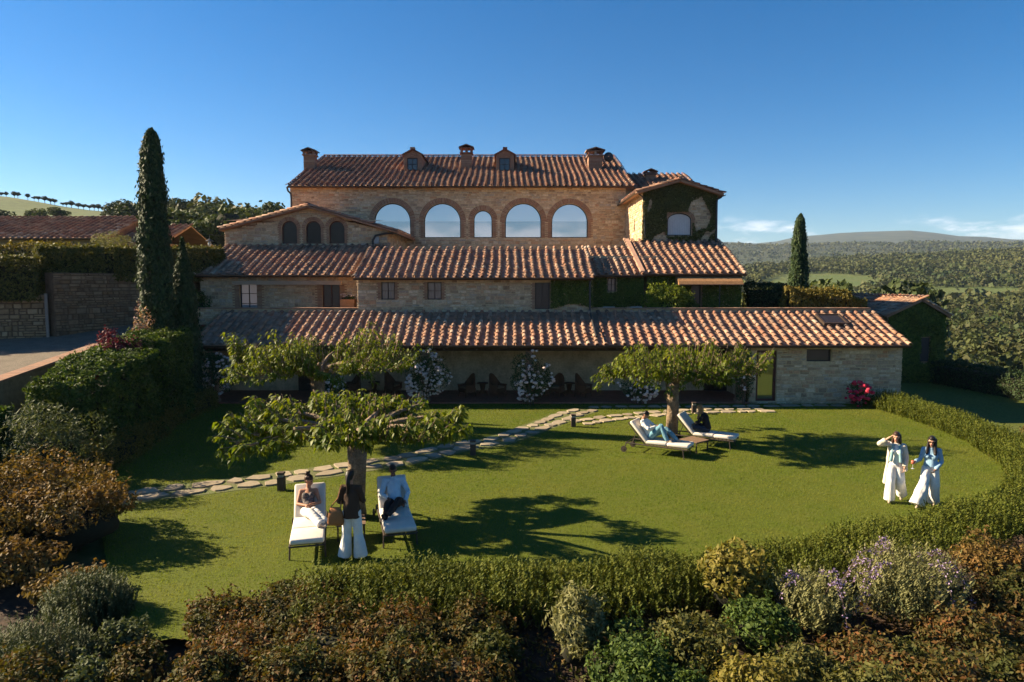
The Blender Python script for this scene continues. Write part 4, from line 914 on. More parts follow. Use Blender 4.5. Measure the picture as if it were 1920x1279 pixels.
def bush(name, label, cat, c, r, m, size, n, lobes=14, group=None, aspect=0.5, core=0.5, droop=0.0, up=0.0, fill=0.2, lobe_r=0.42, zbase=None, tilt=0.7, nstem=7, shoots=0.35):
    """c: centre of the crown; stands on zbase"""
    zb = float(hfun(c[0], c[1])) if zbase is None else zbase
    t = thing(name, label, cat, (c[0], c[1], zb), group)
    n = int(n * 0.56); size = size * 1.22
    P, Nn = lobed(c, r, n, lobes, fill, lobe_r, flat=0.35, zmin=zb + 0.02)
    k = rng.choice(len(P), max(8, int(len(P) * shoots / 9))); q = np.linspace(0.1, 1, 9); dl = rng.uniform(0.10, 0.30, (len(k), 1)) * min(1.0, max(r)); dd = unit(Nn[k] * 0.7 + np.array((0, 0, 0.8)) + rng.normal(0, 0.25, (len(k), 3)))
    SP = (P[k][:, None] + dd[:, None] * dl[:, None] * q[None, :, None]).reshape(-1, 3) + rng.normal(0, size * 0.35, (len(k) * 9, 3)); P = np.concatenate([P, SP]); Nn = np.concatenate([Nn, np.repeat(dd, 9, 0)])
    V, Q, rv = leaves(P, Nn, size * rng.uniform(0.7, 1.25, len(P)), aspect, tilt, droop, up=up)
    link('foliage', mesh_np('foliage', V, Q, rv), m, t)
    if core:  # solid dark core added to stop see-through, inner shade in its colour
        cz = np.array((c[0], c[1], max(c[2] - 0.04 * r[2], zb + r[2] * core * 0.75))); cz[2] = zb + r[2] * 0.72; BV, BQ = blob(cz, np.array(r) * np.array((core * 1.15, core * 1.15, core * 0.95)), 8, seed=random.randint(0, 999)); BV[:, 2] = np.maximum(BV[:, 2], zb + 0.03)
        link('dark_core', mesh_np('dark_core', BV, BQ, smooth=True), m_core, t)
    stems_part(t, (c[0], c[1], zb), min(r[0], r[1]), r[2] * 1.3, nstem)
    return t
def bush_px(name, label, cat, u, vtop, hw, Y, m, size, n, zb=None, ry=None, **kw):
    X = xy(u, Y, vtop); zt = zy(vtop, Y); rx = hw / F_PX * Y; zbb = float(hfun(X, Y)) if zb is None else zb
    rz = max(0.2, (zt - zbb) / 2 * 1.02); cz = zbb + rz * 0.98
    return bush(name, label, cat, (X, Y, cz), (rx, ry or rx, rz), m, size, n, zbase=zbb, **kw)
def hedge(name, label, pts, width, height, m, size, n, zb=None, lump=0.10, cat='hedge', aspect=0.5, group=None, base=0.0, tilt=0.65, taper=0.0, core=True, up=0.0, shoots=0.22, wob=0.0):
    """clipped hedge along a polyline [(x,y,zbase)], rectangular section with soft edges"""
    n = int(n * 0.62); size = size * 1.19
    P0 = np.array([(p[0], p[1]) for p in pts], float); Zb = np.array([p[2] for p in pts], float)
    s = np.concatenate([[0], np.cumsum(np.linalg.norm(np.diff(P0, axis=0), axis=1))]); Lh = s[-1]
    H = np.broadcast_to(np.asarray(height, float), (len(pts),)); Wd = np.broadcast_to(np.asarray(width, float), (len(pts),))
    t = thing(name, label, cat, (float(P0[:, 0].mean()), float(P0[:, 1].mean()), float(Zb.min())), group)
    def frame(q):
        x = np.interp(q, s, P0[:, 0]); y = np.interp(q, s, P0[:, 1]); e = 0.05
        tx = np.interp(np.minimum(q + e, Lh), s, P0[:, 0]) - np.interp(np.maximum(q - e, 0), s, P0[:, 0]); ty = np.interp(np.minimum(q + e, Lh), s, P0[:, 1]) - np.interp(np.maximum(q - e, 0), s, P0[:, 1])
        l = np.hypot(tx, ty); return x, y, tx / l, ty / l, np.interp(q, s, Zb), np.interp(q, s, H), np.interp(q, s, Wd)
    w0, h0 = Wd.mean(), H.mean(); ends = 0.5 * w0 * h0; tot = Lh * (w0 + 2 * h0) + 2 * w0 * h0
    kind = rng.random(n); q = rng.random(n) * Lh; a = rng.random(n)
    pe = 2 * w0 * h0 / tot; isend = kind < pe; q = np.where(isend, np.where(rng.random(n) < 0.5, 0.0, Lh), q)
    x, y, tx, ty, zb_, hh, ww = frame(q); nx, ny = ty, -tx
    top = (~isend) & (rng.random(n) < w0 / (w0 + 2 * h0)); side = np.where(rng.random(n) < 0.5, -1.0, 1.0)
    off = np.where(isend | top, (a - 0.5) * ww, side * ww / 2); zz = np.where(top, hh, base + (hh - base) * rng.random(n))
    # round the upper edges
    ex = np.clip((np.abs(off) - (ww / 2 - 0.22)) / 0.22, 0, 1); zz = np.where(top, zz - 0.12 * ex ** 2, zz); off = np.where(~top & ~isend, off - np.sign(off) * 0.12 * np.clip((zz - (hh - 0.25)) / 0.25, 0, 1) ** 2, off)
    P = np.stack([x + nx * off, y + ny * off, zb_ + zz], 1)
    en = np.where(q < Lh / 2, -1.0, 1.0)
    Nn = np.where(isend[:, None], np.stack([tx * en, ty * en, 0 * tx], 1), np.where(top[:, None], np.array((0, 0, 1.0)), np.stack([nx * side, ny * side, 0.15 + 0 * nx], 1)))
    P = P + Nn * (wob * noise3(P, 0.9, 15) + lump * noise3(P, 2.4, 8) + 0.5 * lump * noise3(P, 7, 9) + rng.uniform(-0.10, 0.05, n))[:, None]
    k = rng.choice(n, max(8, int(n * shoots / 8))); k = k[top[k] | (rng.random(len(k)) < 0.3)]; q = np.linspace(0.1, 1, 8); dl = rng.uniform(0.06, 0.22, (len(k), 1)); dd = unit(Nn[k] * 0.6 + np.array((0, 0, 0.8)) + rng.normal(0, 0.25, (len(k), 3)))
    SP = (P[k][:, None] + dd[:, None] * dl[:, None] * q[None, :, None]).reshape(-1, 3) + rng.normal(0, size * 0.3, (len(k) * 8, 3)); P = np.concatenate([P, SP]); Nn = np.concatenate([Nn, np.repeat(dd, 8, 0)])
    V, Q, rv = leaves(P, Nn, size * rng.uniform(0.7, 1.3, len(P)), aspect, tilt, 0, up=up)
    link('foliage', mesh_np('foliage', V, Q, rv), m, t)
    if core:  # added solid core blocks the view through, coloured as dark as inner shade
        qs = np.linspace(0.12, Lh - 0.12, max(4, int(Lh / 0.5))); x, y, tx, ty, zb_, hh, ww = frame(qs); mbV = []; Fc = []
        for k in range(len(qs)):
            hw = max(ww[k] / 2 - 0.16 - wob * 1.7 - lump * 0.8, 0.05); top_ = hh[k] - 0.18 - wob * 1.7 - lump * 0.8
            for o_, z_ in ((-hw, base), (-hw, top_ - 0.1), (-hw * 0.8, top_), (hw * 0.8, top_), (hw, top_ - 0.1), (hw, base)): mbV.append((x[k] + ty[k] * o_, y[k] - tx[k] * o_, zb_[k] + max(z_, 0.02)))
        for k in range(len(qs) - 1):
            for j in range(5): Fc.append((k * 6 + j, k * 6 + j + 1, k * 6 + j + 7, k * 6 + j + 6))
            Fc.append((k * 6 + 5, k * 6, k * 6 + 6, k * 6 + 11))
        mb = MB(); mb.add(mbV, Fc + [tuple(range(6)), tuple(range(len(qs) * 6 - 1, len(qs) * 6 - 7, -1))]); mb.build('dark_core', m_core, t)
    return t
def sprigs(bases, h, lean, needles, nl, spread=0.03, rr_=None, wid=0.007):
    """upright needle-leaved sprigs, (V,Q) of narrow triangles"""
    n = len(bases); d = unit(np.stack([rng.normal(0, lean, n), rng.normal(0, lean, n), np.ones(n)], 1)); hh = np.asarray(h)[:, None] if hasattr(h, '__len__') else np.full((n, 1), h)
    t = np.tile(np.linspace(0.08, 1.0, needles), n)[:, None]; B = np.repeat(bases, needles, 0); D = np.repeat(d, needles, 0); Hh = np.repeat(hh, needles, 0)
    P = B + D * Hh * t; a = rng.random(len(P)) * 6.28; o = np.stack([np.cos(a), np.sin(a), 0.9 + 0 * a], 1); o = unit(o)
    ln = nl * (1.25 - 0.6 * t) * rng.uniform(0.7, 1.2, (len(P), 1)); w = unit(np.cross(o, D)) * wid * 1.2
    V = np.stack([P - w, P + w, P + o * ln], 1).reshape(-1, 3); Q = np.arange(3 * len(P)).reshape(-1, 3)
    return V, Q, np.clip(np.repeat(rng.random(n) * 0.7, needles) + rng.random(len(P)) * 0.3, 0, 1)
def cypress(name, label, x, y, zb, zt, rmax, prof, n, size=0.16):
    t = thing(name, label, 'cypress', (x, y, zb), 'cypress trees'); h = zt - zb
    tt, rv_ = zip(*prof); u = rng.random(n) ** 0.9
    rad = np.interp(u, tt, rv_) * rmax; a = rng.random(n) * 6.28
    P = np.stack([np.cos(a) * rad, np.sin(a) * rad, zb + h * u], 1); Nn = np.stack([np.cos(a), np.sin(a), 0.25 + 0 * a], 1)
    lump = 0.22 * noise3(P * np.array((1, 1, 0.35)), 3.2, int(x * 10) % 97) + 0.10 * noise3(P, 8, 4) + rng.uniform(-0.18, 0.06, n) + 0.35 * (rng.random(n) ** 14)
    P[:, :2] *= (1 + lump)[:, None]; P[:, 0] += x; P[:, 1] += y
    V, Q, r = leaves(P, Nn, size * rng.uniform(0.7, 1.4, n), 0.42, 0.45, 0, up=2.2)
    link('crown', mesh_np('crown', V, Q, r), m_cyp, t)
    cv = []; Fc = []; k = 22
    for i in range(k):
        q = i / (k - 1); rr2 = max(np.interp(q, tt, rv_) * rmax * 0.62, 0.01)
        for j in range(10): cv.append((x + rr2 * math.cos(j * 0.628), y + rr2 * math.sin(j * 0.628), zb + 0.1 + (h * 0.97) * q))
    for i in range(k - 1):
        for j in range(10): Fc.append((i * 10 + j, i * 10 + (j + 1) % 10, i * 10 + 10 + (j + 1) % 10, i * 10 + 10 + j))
    mb = MB(); mb.add(cv, Fc); mb.build('dark_core', m_core, t, smooth=True)  # solid core behind the leaves, shade put into its colour
    tb = MB(); tb.tube([(x, y, zb - 0.1), (x, y, zb + h * 0.3)], [rmax * 0.3, rmax * 0.2]); tb.build('trunk', m_bark, t)
    return t
# ---- mulberry leaf: pointed oval folded along its midrib, tip hanging
def big_leaves(B, D, Nn, size, rr=None):
    """B base points, D direction of the leaf, N upper-side normal"""
    n = len(B); s = np.broadcast_to(size, (n,))[:, None]; D = unit(D); Nn = unit(Nn - D * np.sum(D * Nn, 1, keepdims=True)); S = np.cross(D, Nn)
    m_ = B + D * s * 0.5 + Nn * s * 0.02; tip = B + D * s * 0.98 - Nn * s * 0.16 + np.array((0, 0, -0.06)) * s
    l = B + D * s * 0.36 + S * s * 0.225 + Nn * s * 0.07; r = B + D * s * 0.36 - S * s * 0.225 + Nn * s * 0.07
    V = np.stack([B, l, m_, r, tip], 1).reshape(-1, 3); k = np.arange(n)[:, None] * 5
    T = np.concatenate([k + np.array((0, 1, 2)), k + np.array((1, 4, 2)), k + np.array((0, 2, 3)), k + np.array((2, 4, 3))], 1).reshape(-1, 3)
    q = rng.random(n) if rr is None else rr
    return V, T, np.repeat(q, 4)
def mulberry(label, x, y, R_c, ztrunk, zlow, zhigh, seed, nshoot, leaf, lean=(0, 0), single=0, squash=0.9, gaps=0.35, trunk_r=0.19):
    global rng
    rg = np.random.default_rng(seed); t = thing('mulberry_tree', label, 'tree', (x, y, 0), 'umbrella-pruned mulberry trees')
    tb = MB(); pts = [(x, y, -0.05), (x + 0.02, y, 0.35), (x + lean[0] * 0.5 + 0.03, y + lean[1] * 0.5, ztrunk * 0.6), (x + lean[0], y + lean[1], ztrunk)]
    tb.tube(pts, [trunk_r * 1.3, trunk_r * 1.02, trunk_r * 0.95, trunk_r * 1.2], n=14)
    me = tb.mesh('trunk', smooth=True); V = np.array([v.co[:] for v in me.vertices]); V2 = V.copy(); ang = np.arctan2(V[:, 1] - y, V[:, 0] - x); V2[:, :2] += (np.stack([np.cos(ang), np.sin(ang)], 1)) * (0.04 * np.sin(ang * 5 + V[:, 2] * 2) * trunk_r / 0.2)[:, None]
    me.vertices.foreach_set('co', V2.astype(np.float32).ravel()); link('trunk', me, m_bark, t)
    top = np.array((x + lean[0], y + lean[1], ztrunk)); nl = 9; tips = []
    lb = MB()
    for k in range(nl):
        a = 2 * math.pi * (k + rg.uniform(-0.25, 0.25)) / nl; L_ = R_c * rg.uniform(0.6, 0.8); d = np.array((math.cos(a), math.sin(a) * squash, 0)); zz = zlow + (zhigh - zlow) * 0.42
        p = [top - np.array((0, 0, 0.1)), top + d * L_ * 0.3 + np.array((0, 0, (zz - ztrunk) * 0.7)), top + d * L_ * 0.65 + np.array((0, 0, zz - ztrunk)), top + d * L_ + np.array((0, 0, zz - ztrunk + 0.1))]
        lb.tube(p, [trunk_r * 0.55, trunk_r * 0.42, trunk_r * 0.3, trunk_r * 0.18], n=7); tips += [(p[1], p[2]), (p[2], p[3])]
    Bs, Ds, Ns, Sz = [], [], [], []
    # shoots spread over the disc, leaving gaps
    cnt = 0; shoots = []
    while cnt < nshoot:
        a = rg.random() * 6.28; rr2 = math.sqrt(rg.random()) * 1.0; px, py = math.cos(a) * rr2, math.sin(a) * rr2
        g = noise3(np.array([[px * R_c, py * R_c, seed]]), 2.6, seed)[0]
        edge = 1 + 0.16 * math.sin(3 * a + seed) + 0.10 * math.sin(7 * a + seed * 2)
        if g < -gaps - 0.1 * rg.random() and rr2 < 0.92: continue
        h = zlow + (zhigh - zlow) * (0.28 + 0.55 * rg.random() * (1 - 0.45 * rr2 ** 2) + 0.42 * g)
        p = np.array((top[0] + px * R_c * edge, top[1] + py * R_c * squash * edge, h)); shoots.append(p); cnt += 1
    sb = lb
    for p in shoots:
        c = p.copy(); c[:2] = top[:2] + (p[:2] - top[:2]) * 0.86; c[2] = zlow + (zhigh - zlow) * 0.3
        sb.tube([c, (c + p) / 2 + rg.normal(0, 0.03, 3), p], [0.018, 0.012, 0.006], n=4, cap=False)
        n = rg.integers(16, 25); f = rg.random(n) ** 0.7; base = c + (p - c) * f[:, None]; a = rg.random(n) * 6.28 
        rad = unit(np.append(p[:2] - top[:2], 0)[None])[0]
        d = np.stack([np.cos(a), np.sin(a), rg.uniform(-0.9, 0.25, n)], 1) + rad * 0.55
        Bs.append(base + unit(d) * 0.05); Ds.append(d); Ns.append(np.stack([0.35 * np.cos(a), 0.35 * np.sin(a), np.ones(n)], 1) + rg.normal(0, 0.25, (n, 3))); Sz.append(leaf * rg.uniform(0.65, 1.2, n) * (0.75 + 0.25 * f))
    sb.build('limbs', m_bark, t)['kind'] = 'stuff'
    B = np.concatenate(Bs); D = np.concatenate(Ds); Nn = np.concatenate(Ns); S_ = np.concatenate(Sz); D = unit(D); D[:, 2] -= 0.35
    q = np.clip(rg.random(len(B)) * 0.75 + 0.3 * (B[:, 2] - zlow) / (zhigh - zlow) - 0.05, 0, 1)
    idx = np.zeros(len(B), bool)
    if single:
        front = np.argsort(B[:, 1] - 0.9 * B[:, 2] + rg.normal(0, 0.6, len(B)))[:single]; idx[front] = True
    V, T, r = big_leaves(B[~idx], D[~idx], Nn[~idx], S_[~idx], q[~idx])
    cr = link('crown', mesh_np('crown', V, T, r), m_mul, t)
    if single:
        cr['kind'] = 'stuff'
        for i in np.nonzero(idx)[0]:
            V, T, r = big_leaves(B[i:i + 1], D[i:i + 1], Nn[i:i + 1], S_[i:i + 1], q[i:i + 1]); link('leaf', mesh_np('leaf', V, T, r), m_mul, cr, loc=B[i])
    return t
def ivy(parent_wall_obj, W_, n, mask, size=0.11, depth=0.12, seed=0, name='ivy', m=None):
    a = rng.random(n) * W_.len; Zt = max(W_.top(q) for q in np.linspace(0, W_.len, 21)); z = W_.z0 + rng.random(n) * (Zt - W_.z0)
    tops = np.interp(a, np.linspace(0, W_.len, 81), [W_.top(q) for q in np.linspace(0, W_.len, 81)]); keep = (mask(a, z) > 0) & (z < tops - 0.05); a, z = a[keep], z[keep]
    for o in W_.op: k = ~((a > o['a'] - 0.05) & (a < o['b'] + 0.05) & (z > o['z0'] - 0.05) & (z < o['z1'] + 0.05)); a, z = a[k], z[k]
    dep = 0.04 + depth * rng.random(len(a)) * (0.6 + 0.5 * noise3(np.stack([a, z, 0 * a], 1), 3.0, seed))
    P = np.stack([W_.p0[0] + W_.d[0] * a + W_.n[0] * dep, W_.p0[1] + W_.d[1] * a + W_.n[1] * dep, z], 1); Nn = np.broadcast_to(np.array((W_.n[0], W_.n[1], 0.5)), P.shape)
    V, Q, r = leaves(P, Nn, size * rng.uniform(0.7, 1.3, len(P)), 0.8, 0.5, 0.6); o = link(name, mesh_np(name, V, Q, r), m or m_ivy, parent_wall_obj); return o
# ------------------------------------------------------------------ garden plants
mulberry('nearest umbrella-pruned mulberry tree with large drooping leaves, standing between two occupied loungers', -3.62, 15.3, 2.5, 1.75, 1.8, 3.0, 3, 430, 0.18, lean=(0.1, -0.1), single=300, gaps=0.22, squash=0.95)
mulberry('umbrella-pruned mulberry tree in front of the porch with pale roses, no lounger under it', xy(597, 23, 740), 23.0, 2.95, 2.05, 1.9, 3.9, 8, 620, 0.16, gaps=0.15)
mulberry('umbrella-pruned mulberry tree with two loungers at its trunk near the glazed door', xy(1259, 23.2, 800), 23.2, 2.8, 2.0, 1.75, 3.5, 14, 560, 0.16, gaps=0.15)

cypress('cypress_tree', 'tall dark columnar cypress rising above the hedges beside the porch', xy(299, 27.5), 27.5, 0.0, zy(243, 27.5), 0.58, [(0, 0.75), (0.2, 0.98), (0.5, 1.0), (0.75, 0.9), (0.92, 0.66), (0.98, 0.4), (1, 0.1)], 18000, size=0.18)
cypress('cypress_tree', 'shorter cypress with thin pointed tip next to the tall one', xy(347, 28.4), 28.4, 0.0, zy(447, 28.4), 0.58, [(0, 0.9), (0.3, 1.0), (0.55, 0.9), (0.8, 0.6), (0.9, 0.28), (1, 0.05)], 14000)
cypress('cypress_tree', 'lone slim cypress standing beyond the terrace hedges before the wooded hills', xy(1494, 56), 56.0, -2.5, zy(402, 56), 0.78, [(0, 0.8), (0.35, 1.0), (0.6, 0.95), (0.85, 0.72), (0.97, 0.4), (1, 0.1)], 11000, size=0.24)

# left border
hedge('laurel_hedge', 'tall green laurel hedge block below the drive, sunlit along its top', [(-12.95, 19.4, 0), (-13.05, 21.5, 0), (-13.3, 23.5, 0)], [1.7, 2.1, 2.2], [2.45, 2.9, 3.1], m_hedge, 0.10, 48000, lump=0.2, wob=0.22)
hedge('laurel_hedge', 'narrow tall hedge block with yellow-green top in front of the tall cypress', [(-13.5, 24.4, 0), (-13.7, 26.8, 0)], 2.0, [3.3, 3.5], m_hedge, 0.10, 30000, lump=0.2, wob=0.18)
hedge('golden_hedge', 'low golden green hedge edging the shaded left side of the lawn', [(at_z(150, 905)[0] - 0.3, at_z(150, 905)[1], 0), (at_z(255, 862)[0] - 0.5, at_z(255, 862)[1], 0), (at_z(335, 800)[0] - 0.5, at_z(335, 800)[1], 0), (at_z(408, 762)[0] - 0.45, at_z(408, 762)[1], 0)], 0.95, [0.75, 0.8, 0.75, 0.7], m_hedge_gold, 0.06, 40000, lump=0.12)
bush_px('juniper_shrub', 'grey-green spreading shrub under the tall laurel hedge', 'shrub', 78, 752, 100, 17.6, m_grey_l, 0.12, 11000, up=0.8, aspect=0.25)
hedge('laurel_hedge', 'green hedge at the foot of the brick kerb with sunlit top', [(-14.6, 14.8, 0), (-14.4, 18.6, 0)], 1.3, [1.7, 2.0], m_hedge, 0.10, 20000, lump=0.18, wob=0.15)
bush_px('plum_shrub', 'purple-leaved plum shrub peeking over the tall hedges by the drive', 'shrub', 212, 606, 52, 23.9, m_plum, 0.11, 9000, core=0.5)
bush_px('photinia_shrub', 'pale pink flowering shrub against the foot of the tall cypress', 'shrub', 263, 568, 20, 26.4, leafmat('pink_leaf', [(0.16, 0.10, 0.05), (0.42, 0.22, 0.18), (0.6, 0.42, 0.36), (0.09, 0.10, 0.03)], 0.2), 0.09, 4500, core=0.4)
for bx_, by_, br, bh, lb in ((-11.9, 13.6, 1.7, 1.8, 'largest bronze-brown shrub mound left of the lawn'), (-10.0, 14.3, 1.5, 1.62, 'bronze-brown shrub mound between the largest mound and the lawn'), (-8.9, 13.5, 1.2, 1.38, 'bronze-brown shrub mound closest to the stone path'), (-10.4, 12.6, 1.3, 1.25, 'lower bronze-brown mound on the near side of the big ones')):
    bush('bronze_shrub', lb, 'shrub', (bx_, by_, bh * 0.5), (br, br * 0.85, bh * 0.52), m_brown_l, 0.07, 20000, lobes=26, group='bronze shrubs left of the lawn', lobe_r=0.36, core=0.62, zbase=-0.06)
bush_px('copper_shrub', 'dark copper shrub in the shade left of the bronze hedge', 'shrub', 20, 1010, 95, 11.9, m_brown_l, 0.075, 9000)
bush_px('copper_shrub', 'copper shrub with reddish tips behind the upright grey-green clump', 'shrub', 120, 1075, 70, 11.2, m_brown_l, 0.075, 8000)
def clump(name, label, u, vtop, hw, Y, m, n, needles=24, nl=0.06, cat='shrub', group=None, lean=0.16, wid=0.008):
    X = xy(u, Y, vtop); zt = zy(vtop, Y); zb = float(hfun(X, Y)); r = hw / F_PX * Y; a = rng.random(n) * 6.28; q = np.sqrt(rng.random(n)) * r
    B = np.stack([X + q * np.cos(a), Y + q * np.sin(a) * 0.8, np.full(n, zb - 0.02)], 1); h = (zt - zb) * (1 - 0.45 * (q / r) ** 2) * rng.uniform(0.7, 1.02, n)
    B[:, 2] += h * 0.25; t = thing(name, label, cat, (X, Y, zb), group); V, Q, rv = sprigs(B, h * 0.78, lean, needles, nl, wid=wid); link('foliage', mesh_np('foliage', V, Q, rv), m, t)
    stems_part(t, (X, Y, zb), r * 0.8, (zt - zb) * 0.6, 14, 0.012); return t
clump('lavender_clump', 'upright grey-green lavender clump beside the dark corner of the lawn', 165, 1062, 80, 10.7, m_grey_l, 900)
clump('lavender_clump', 'low shaded grey-green clump in the bottom corner beside the bare earth', 60, 1150, 110, 9.2, m_grey_l, 900)
bush_px('dark_shrub', 'shaded green-brown shrub at the very corner below the lavender', 'shrub', 40, 1225, 110, 8.0, m_copper_l, 0.06, 8000)
bush_px('dark_shrub', 'small grey-leaved shrub beside the bare earth patch', 'shrub', 150, 1235, 60, 8.1, m_grey_l, 0.06, 4000)

bush_px('dark_shrub', 'low bronze and green shrub on the earth between the lavender and the copper bank', 'shrub', 262, 1212, 62, 8.9, m_copper_l, 0.055, 7000, lobes=16)
bush_px('dark_shrub', 'low grey-green shrub under the lavender at the edge of the bare earth', 'shrub', 225, 1165, 52, 9.6, m_grey_l, 0.06, 4500)
# copper shrubs along the bank in front of the lawn
cl = ['copper shrub at the tip of the bank, reddest at its crown, next to bare earth', 'rounded copper shrub overlapping the lawn edge, orange top', 'copper shrub touching the start of the rosemary hedge', 'olive-toned copper shrub below the reddest one',
      'wide copper shrub below the start of the rosemary hedge', 'copper shrub below the thin stems of the rosemary', 'orange-tipped copper shrub next to the dark hollow', 'low brownish shrub beside the bare earth at the foot of the bank',
      'wide low olive and rust shrub at the foot of the bank', 'low rust shrub between two wide ones at the foot of the bank', 'low rust and green shrub left of the pale olive bush', 'small copper shrub close to the pale olive bush']
for k, (u, v, hw, Y) in enumerate([(418, 1138, 62, 10.5), (535, 1116, 78, 10.7), (612, 1096, 62, 11.0), (465, 1185, 80, 9.5), (620, 1165, 88, 9.6), (755, 1150, 80, 9.7), (880, 1140, 62, 9.9), (395, 1225, 75, 8.5), (540, 1232, 95, 8.3), (715, 1218, 92, 8.4), (860, 1210, 80, 8.5), (925, 1180, 42, 9.1)]):
    bush_px('copper_shrub', cl[k], 'shrub', u, v - 8, hw * 1.32, Y, m_copper_l, 0.058, int(12500 * (hw / 80)), lobes=18, group='copper shrubs on the bank', lobe_r=0.36, core=0.6)
bush_px('olive_shrub', 'pale olive-green upright bush on the bank below the rosemary hedge', 'shrub', 1085, 1105, 58, 9.4, m_olive, 0.085, 9000, aspect=0.28, up=1.0, lobes=20, lobe_r=0.34, core=0.5)
bush_px('yellow_shrub', 'rounded yellow-green shrub with larger glossy leaves on a short stem', 'shrub', 1382, 1022, 72, 10.9, m_yellow_l, 0.085, 9000, lobes=18, core=0.6)
for k, (u, v, hw, Y, m, lb) in enumerate([(1190, 1180, 70, 8.9, m_hedge, 'dark green low shrub right of the pale olive bush'), (1300, 1170, 70, 9.1, m_hedge_pale, 'loose olive-green shrub below the yellow-green shrub'), (1230, 1238, 90, 7.9, m_hedge, 'low green shrub in the shade at the foot of the bank'),
        (1420, 1130, 60, 9.7, m_hedge, 'green shrub under the stem of the yellow-green shrub'), (1400, 1240, 85, 7.9, m_yellow_l, 'low yellow-green shrub at the foot of the bank'), (1530, 1225, 80, 8.2, m_hedge_pale, 'olive shrub below the smaller arching sage'),
        (1660, 1205, 85, 8.7, m_copper_l, 'rusty shrub below the large lilac-flowered sage'), (1850, 1165, 85, 9.2, m_copper_l, 'orange-brown shrub at the right end of the bank'), (1780, 1235, 95, 8.0, m_copper_l, 'low rust shrub in the right corner of the bank'),
        (1850, 1012, 52, 11.7, m_brown_l, 'small bright orange shrub under the dry twiggy hedge'), (1900, 1080, 60, 10.5, m_copper_l, 'dull green and rust shrub at the right edge of the bank'), (1620, 1245, 80, 7.7, m_hedge_pale, 'grey-green low shrub under the rusty one'), (1960, 1230, 80, 8.3, m_copper_l, 'rust shrub at the outer right corner of the bank')]):
    bush_px('bank_shrub', lb, 'shrub', u, v - 8, hw * 1.3, Y, m, 0.06, int(11000 * hw / 80), lobes=16, group='mixed shrubs on the bank', lobe_r=0.36)
# arching lilac sage
def sage(label, u, vtop, hw, Y, nsp, narch):
    X = xy(u, Y, vtop); zt = zy(vtop, Y); zb = float(hfun(X, Y)); r = hw / F_PX * Y; t = thing('lilac_sage', label, 'shrub', (X, Y, zb), 'lilac sages on the bank'); h = zt - zb
    a = rng.random(nsp) * 6.28; q = np.sqrt(rng.random(nsp)) * r * 0.75; B = np.stack([X + q * np.cos(a), Y + q * np.sin(a), np.full(nsp, zb + 0.2 * h)], 1)
    hs = h * 0.8 * (1 - 0.35 * (q / r) ** 2) * rng.uniform(0.6, 1.0, nsp); V, Q, rv = sprigs(B, hs, 0.3, 22, 0.085, wid=0.010); link('foliage', mesh_np('foliage', V, Q, rv), m_olive, t)
    P, Nn = lobed((X, Y, zb + 0.35 * h), (r * 0.9, r * 0.8, h * 0.4), 3500, 14, 0.3, flat=0.3, zmin=zb); V, Q, rv = leaves(P, Nn, 0.055, 0.4); link('lower_leaves', mesh_np('lower_leaves', V, Q, rv), m_grey_l, t)
    fv = []; sm = MB()
    for k in range(narch):
        a = random.uniform(0, 6.28); d = np.array((math.cos(a), math.sin(a) * 0.8, 0)); s0 = np.array((X, Y, zb + 0.1)) + d * r * 0.15; rr2 = r * random.uniform(0.65, 1.15); top = h * random.uniform(0.5, 0.75); T = np.linspace(0, 1, 16)
        pts = [s0 + d * rr2 * q_ + np.array((0, 0, top * (1 - (1.75 * q_ - 0.95) ** 2) * 1.02 + 0.05)) for q_ in T]; sm.tube(pts, [0.008] * 16, n=4)
        for q_ in range(6, 16): 
            for _ in range(6): fv.append(pts[q_] + rng.normal(0, 0.022, 3))
    sm.build('stem', m_twig, t)['kind'] = 'stuff'; fv = np.array(fv); V, Q, rv = leaves(fv, sph(len(fv)), 0.035, 0.8, 1.0); link('flowers', mesh_np('flowers', V, Q, rv), m_lilac, t)['kind'] = 'stuff'
    return t
sage('smaller sage bush with arching lilac flower stems', 1530, 1058, 78, 10.3, 320, 9); sage('larger sage bush with drooping lilac flower spikes', 1705, 1008, 105, 10.6, 560, 17)
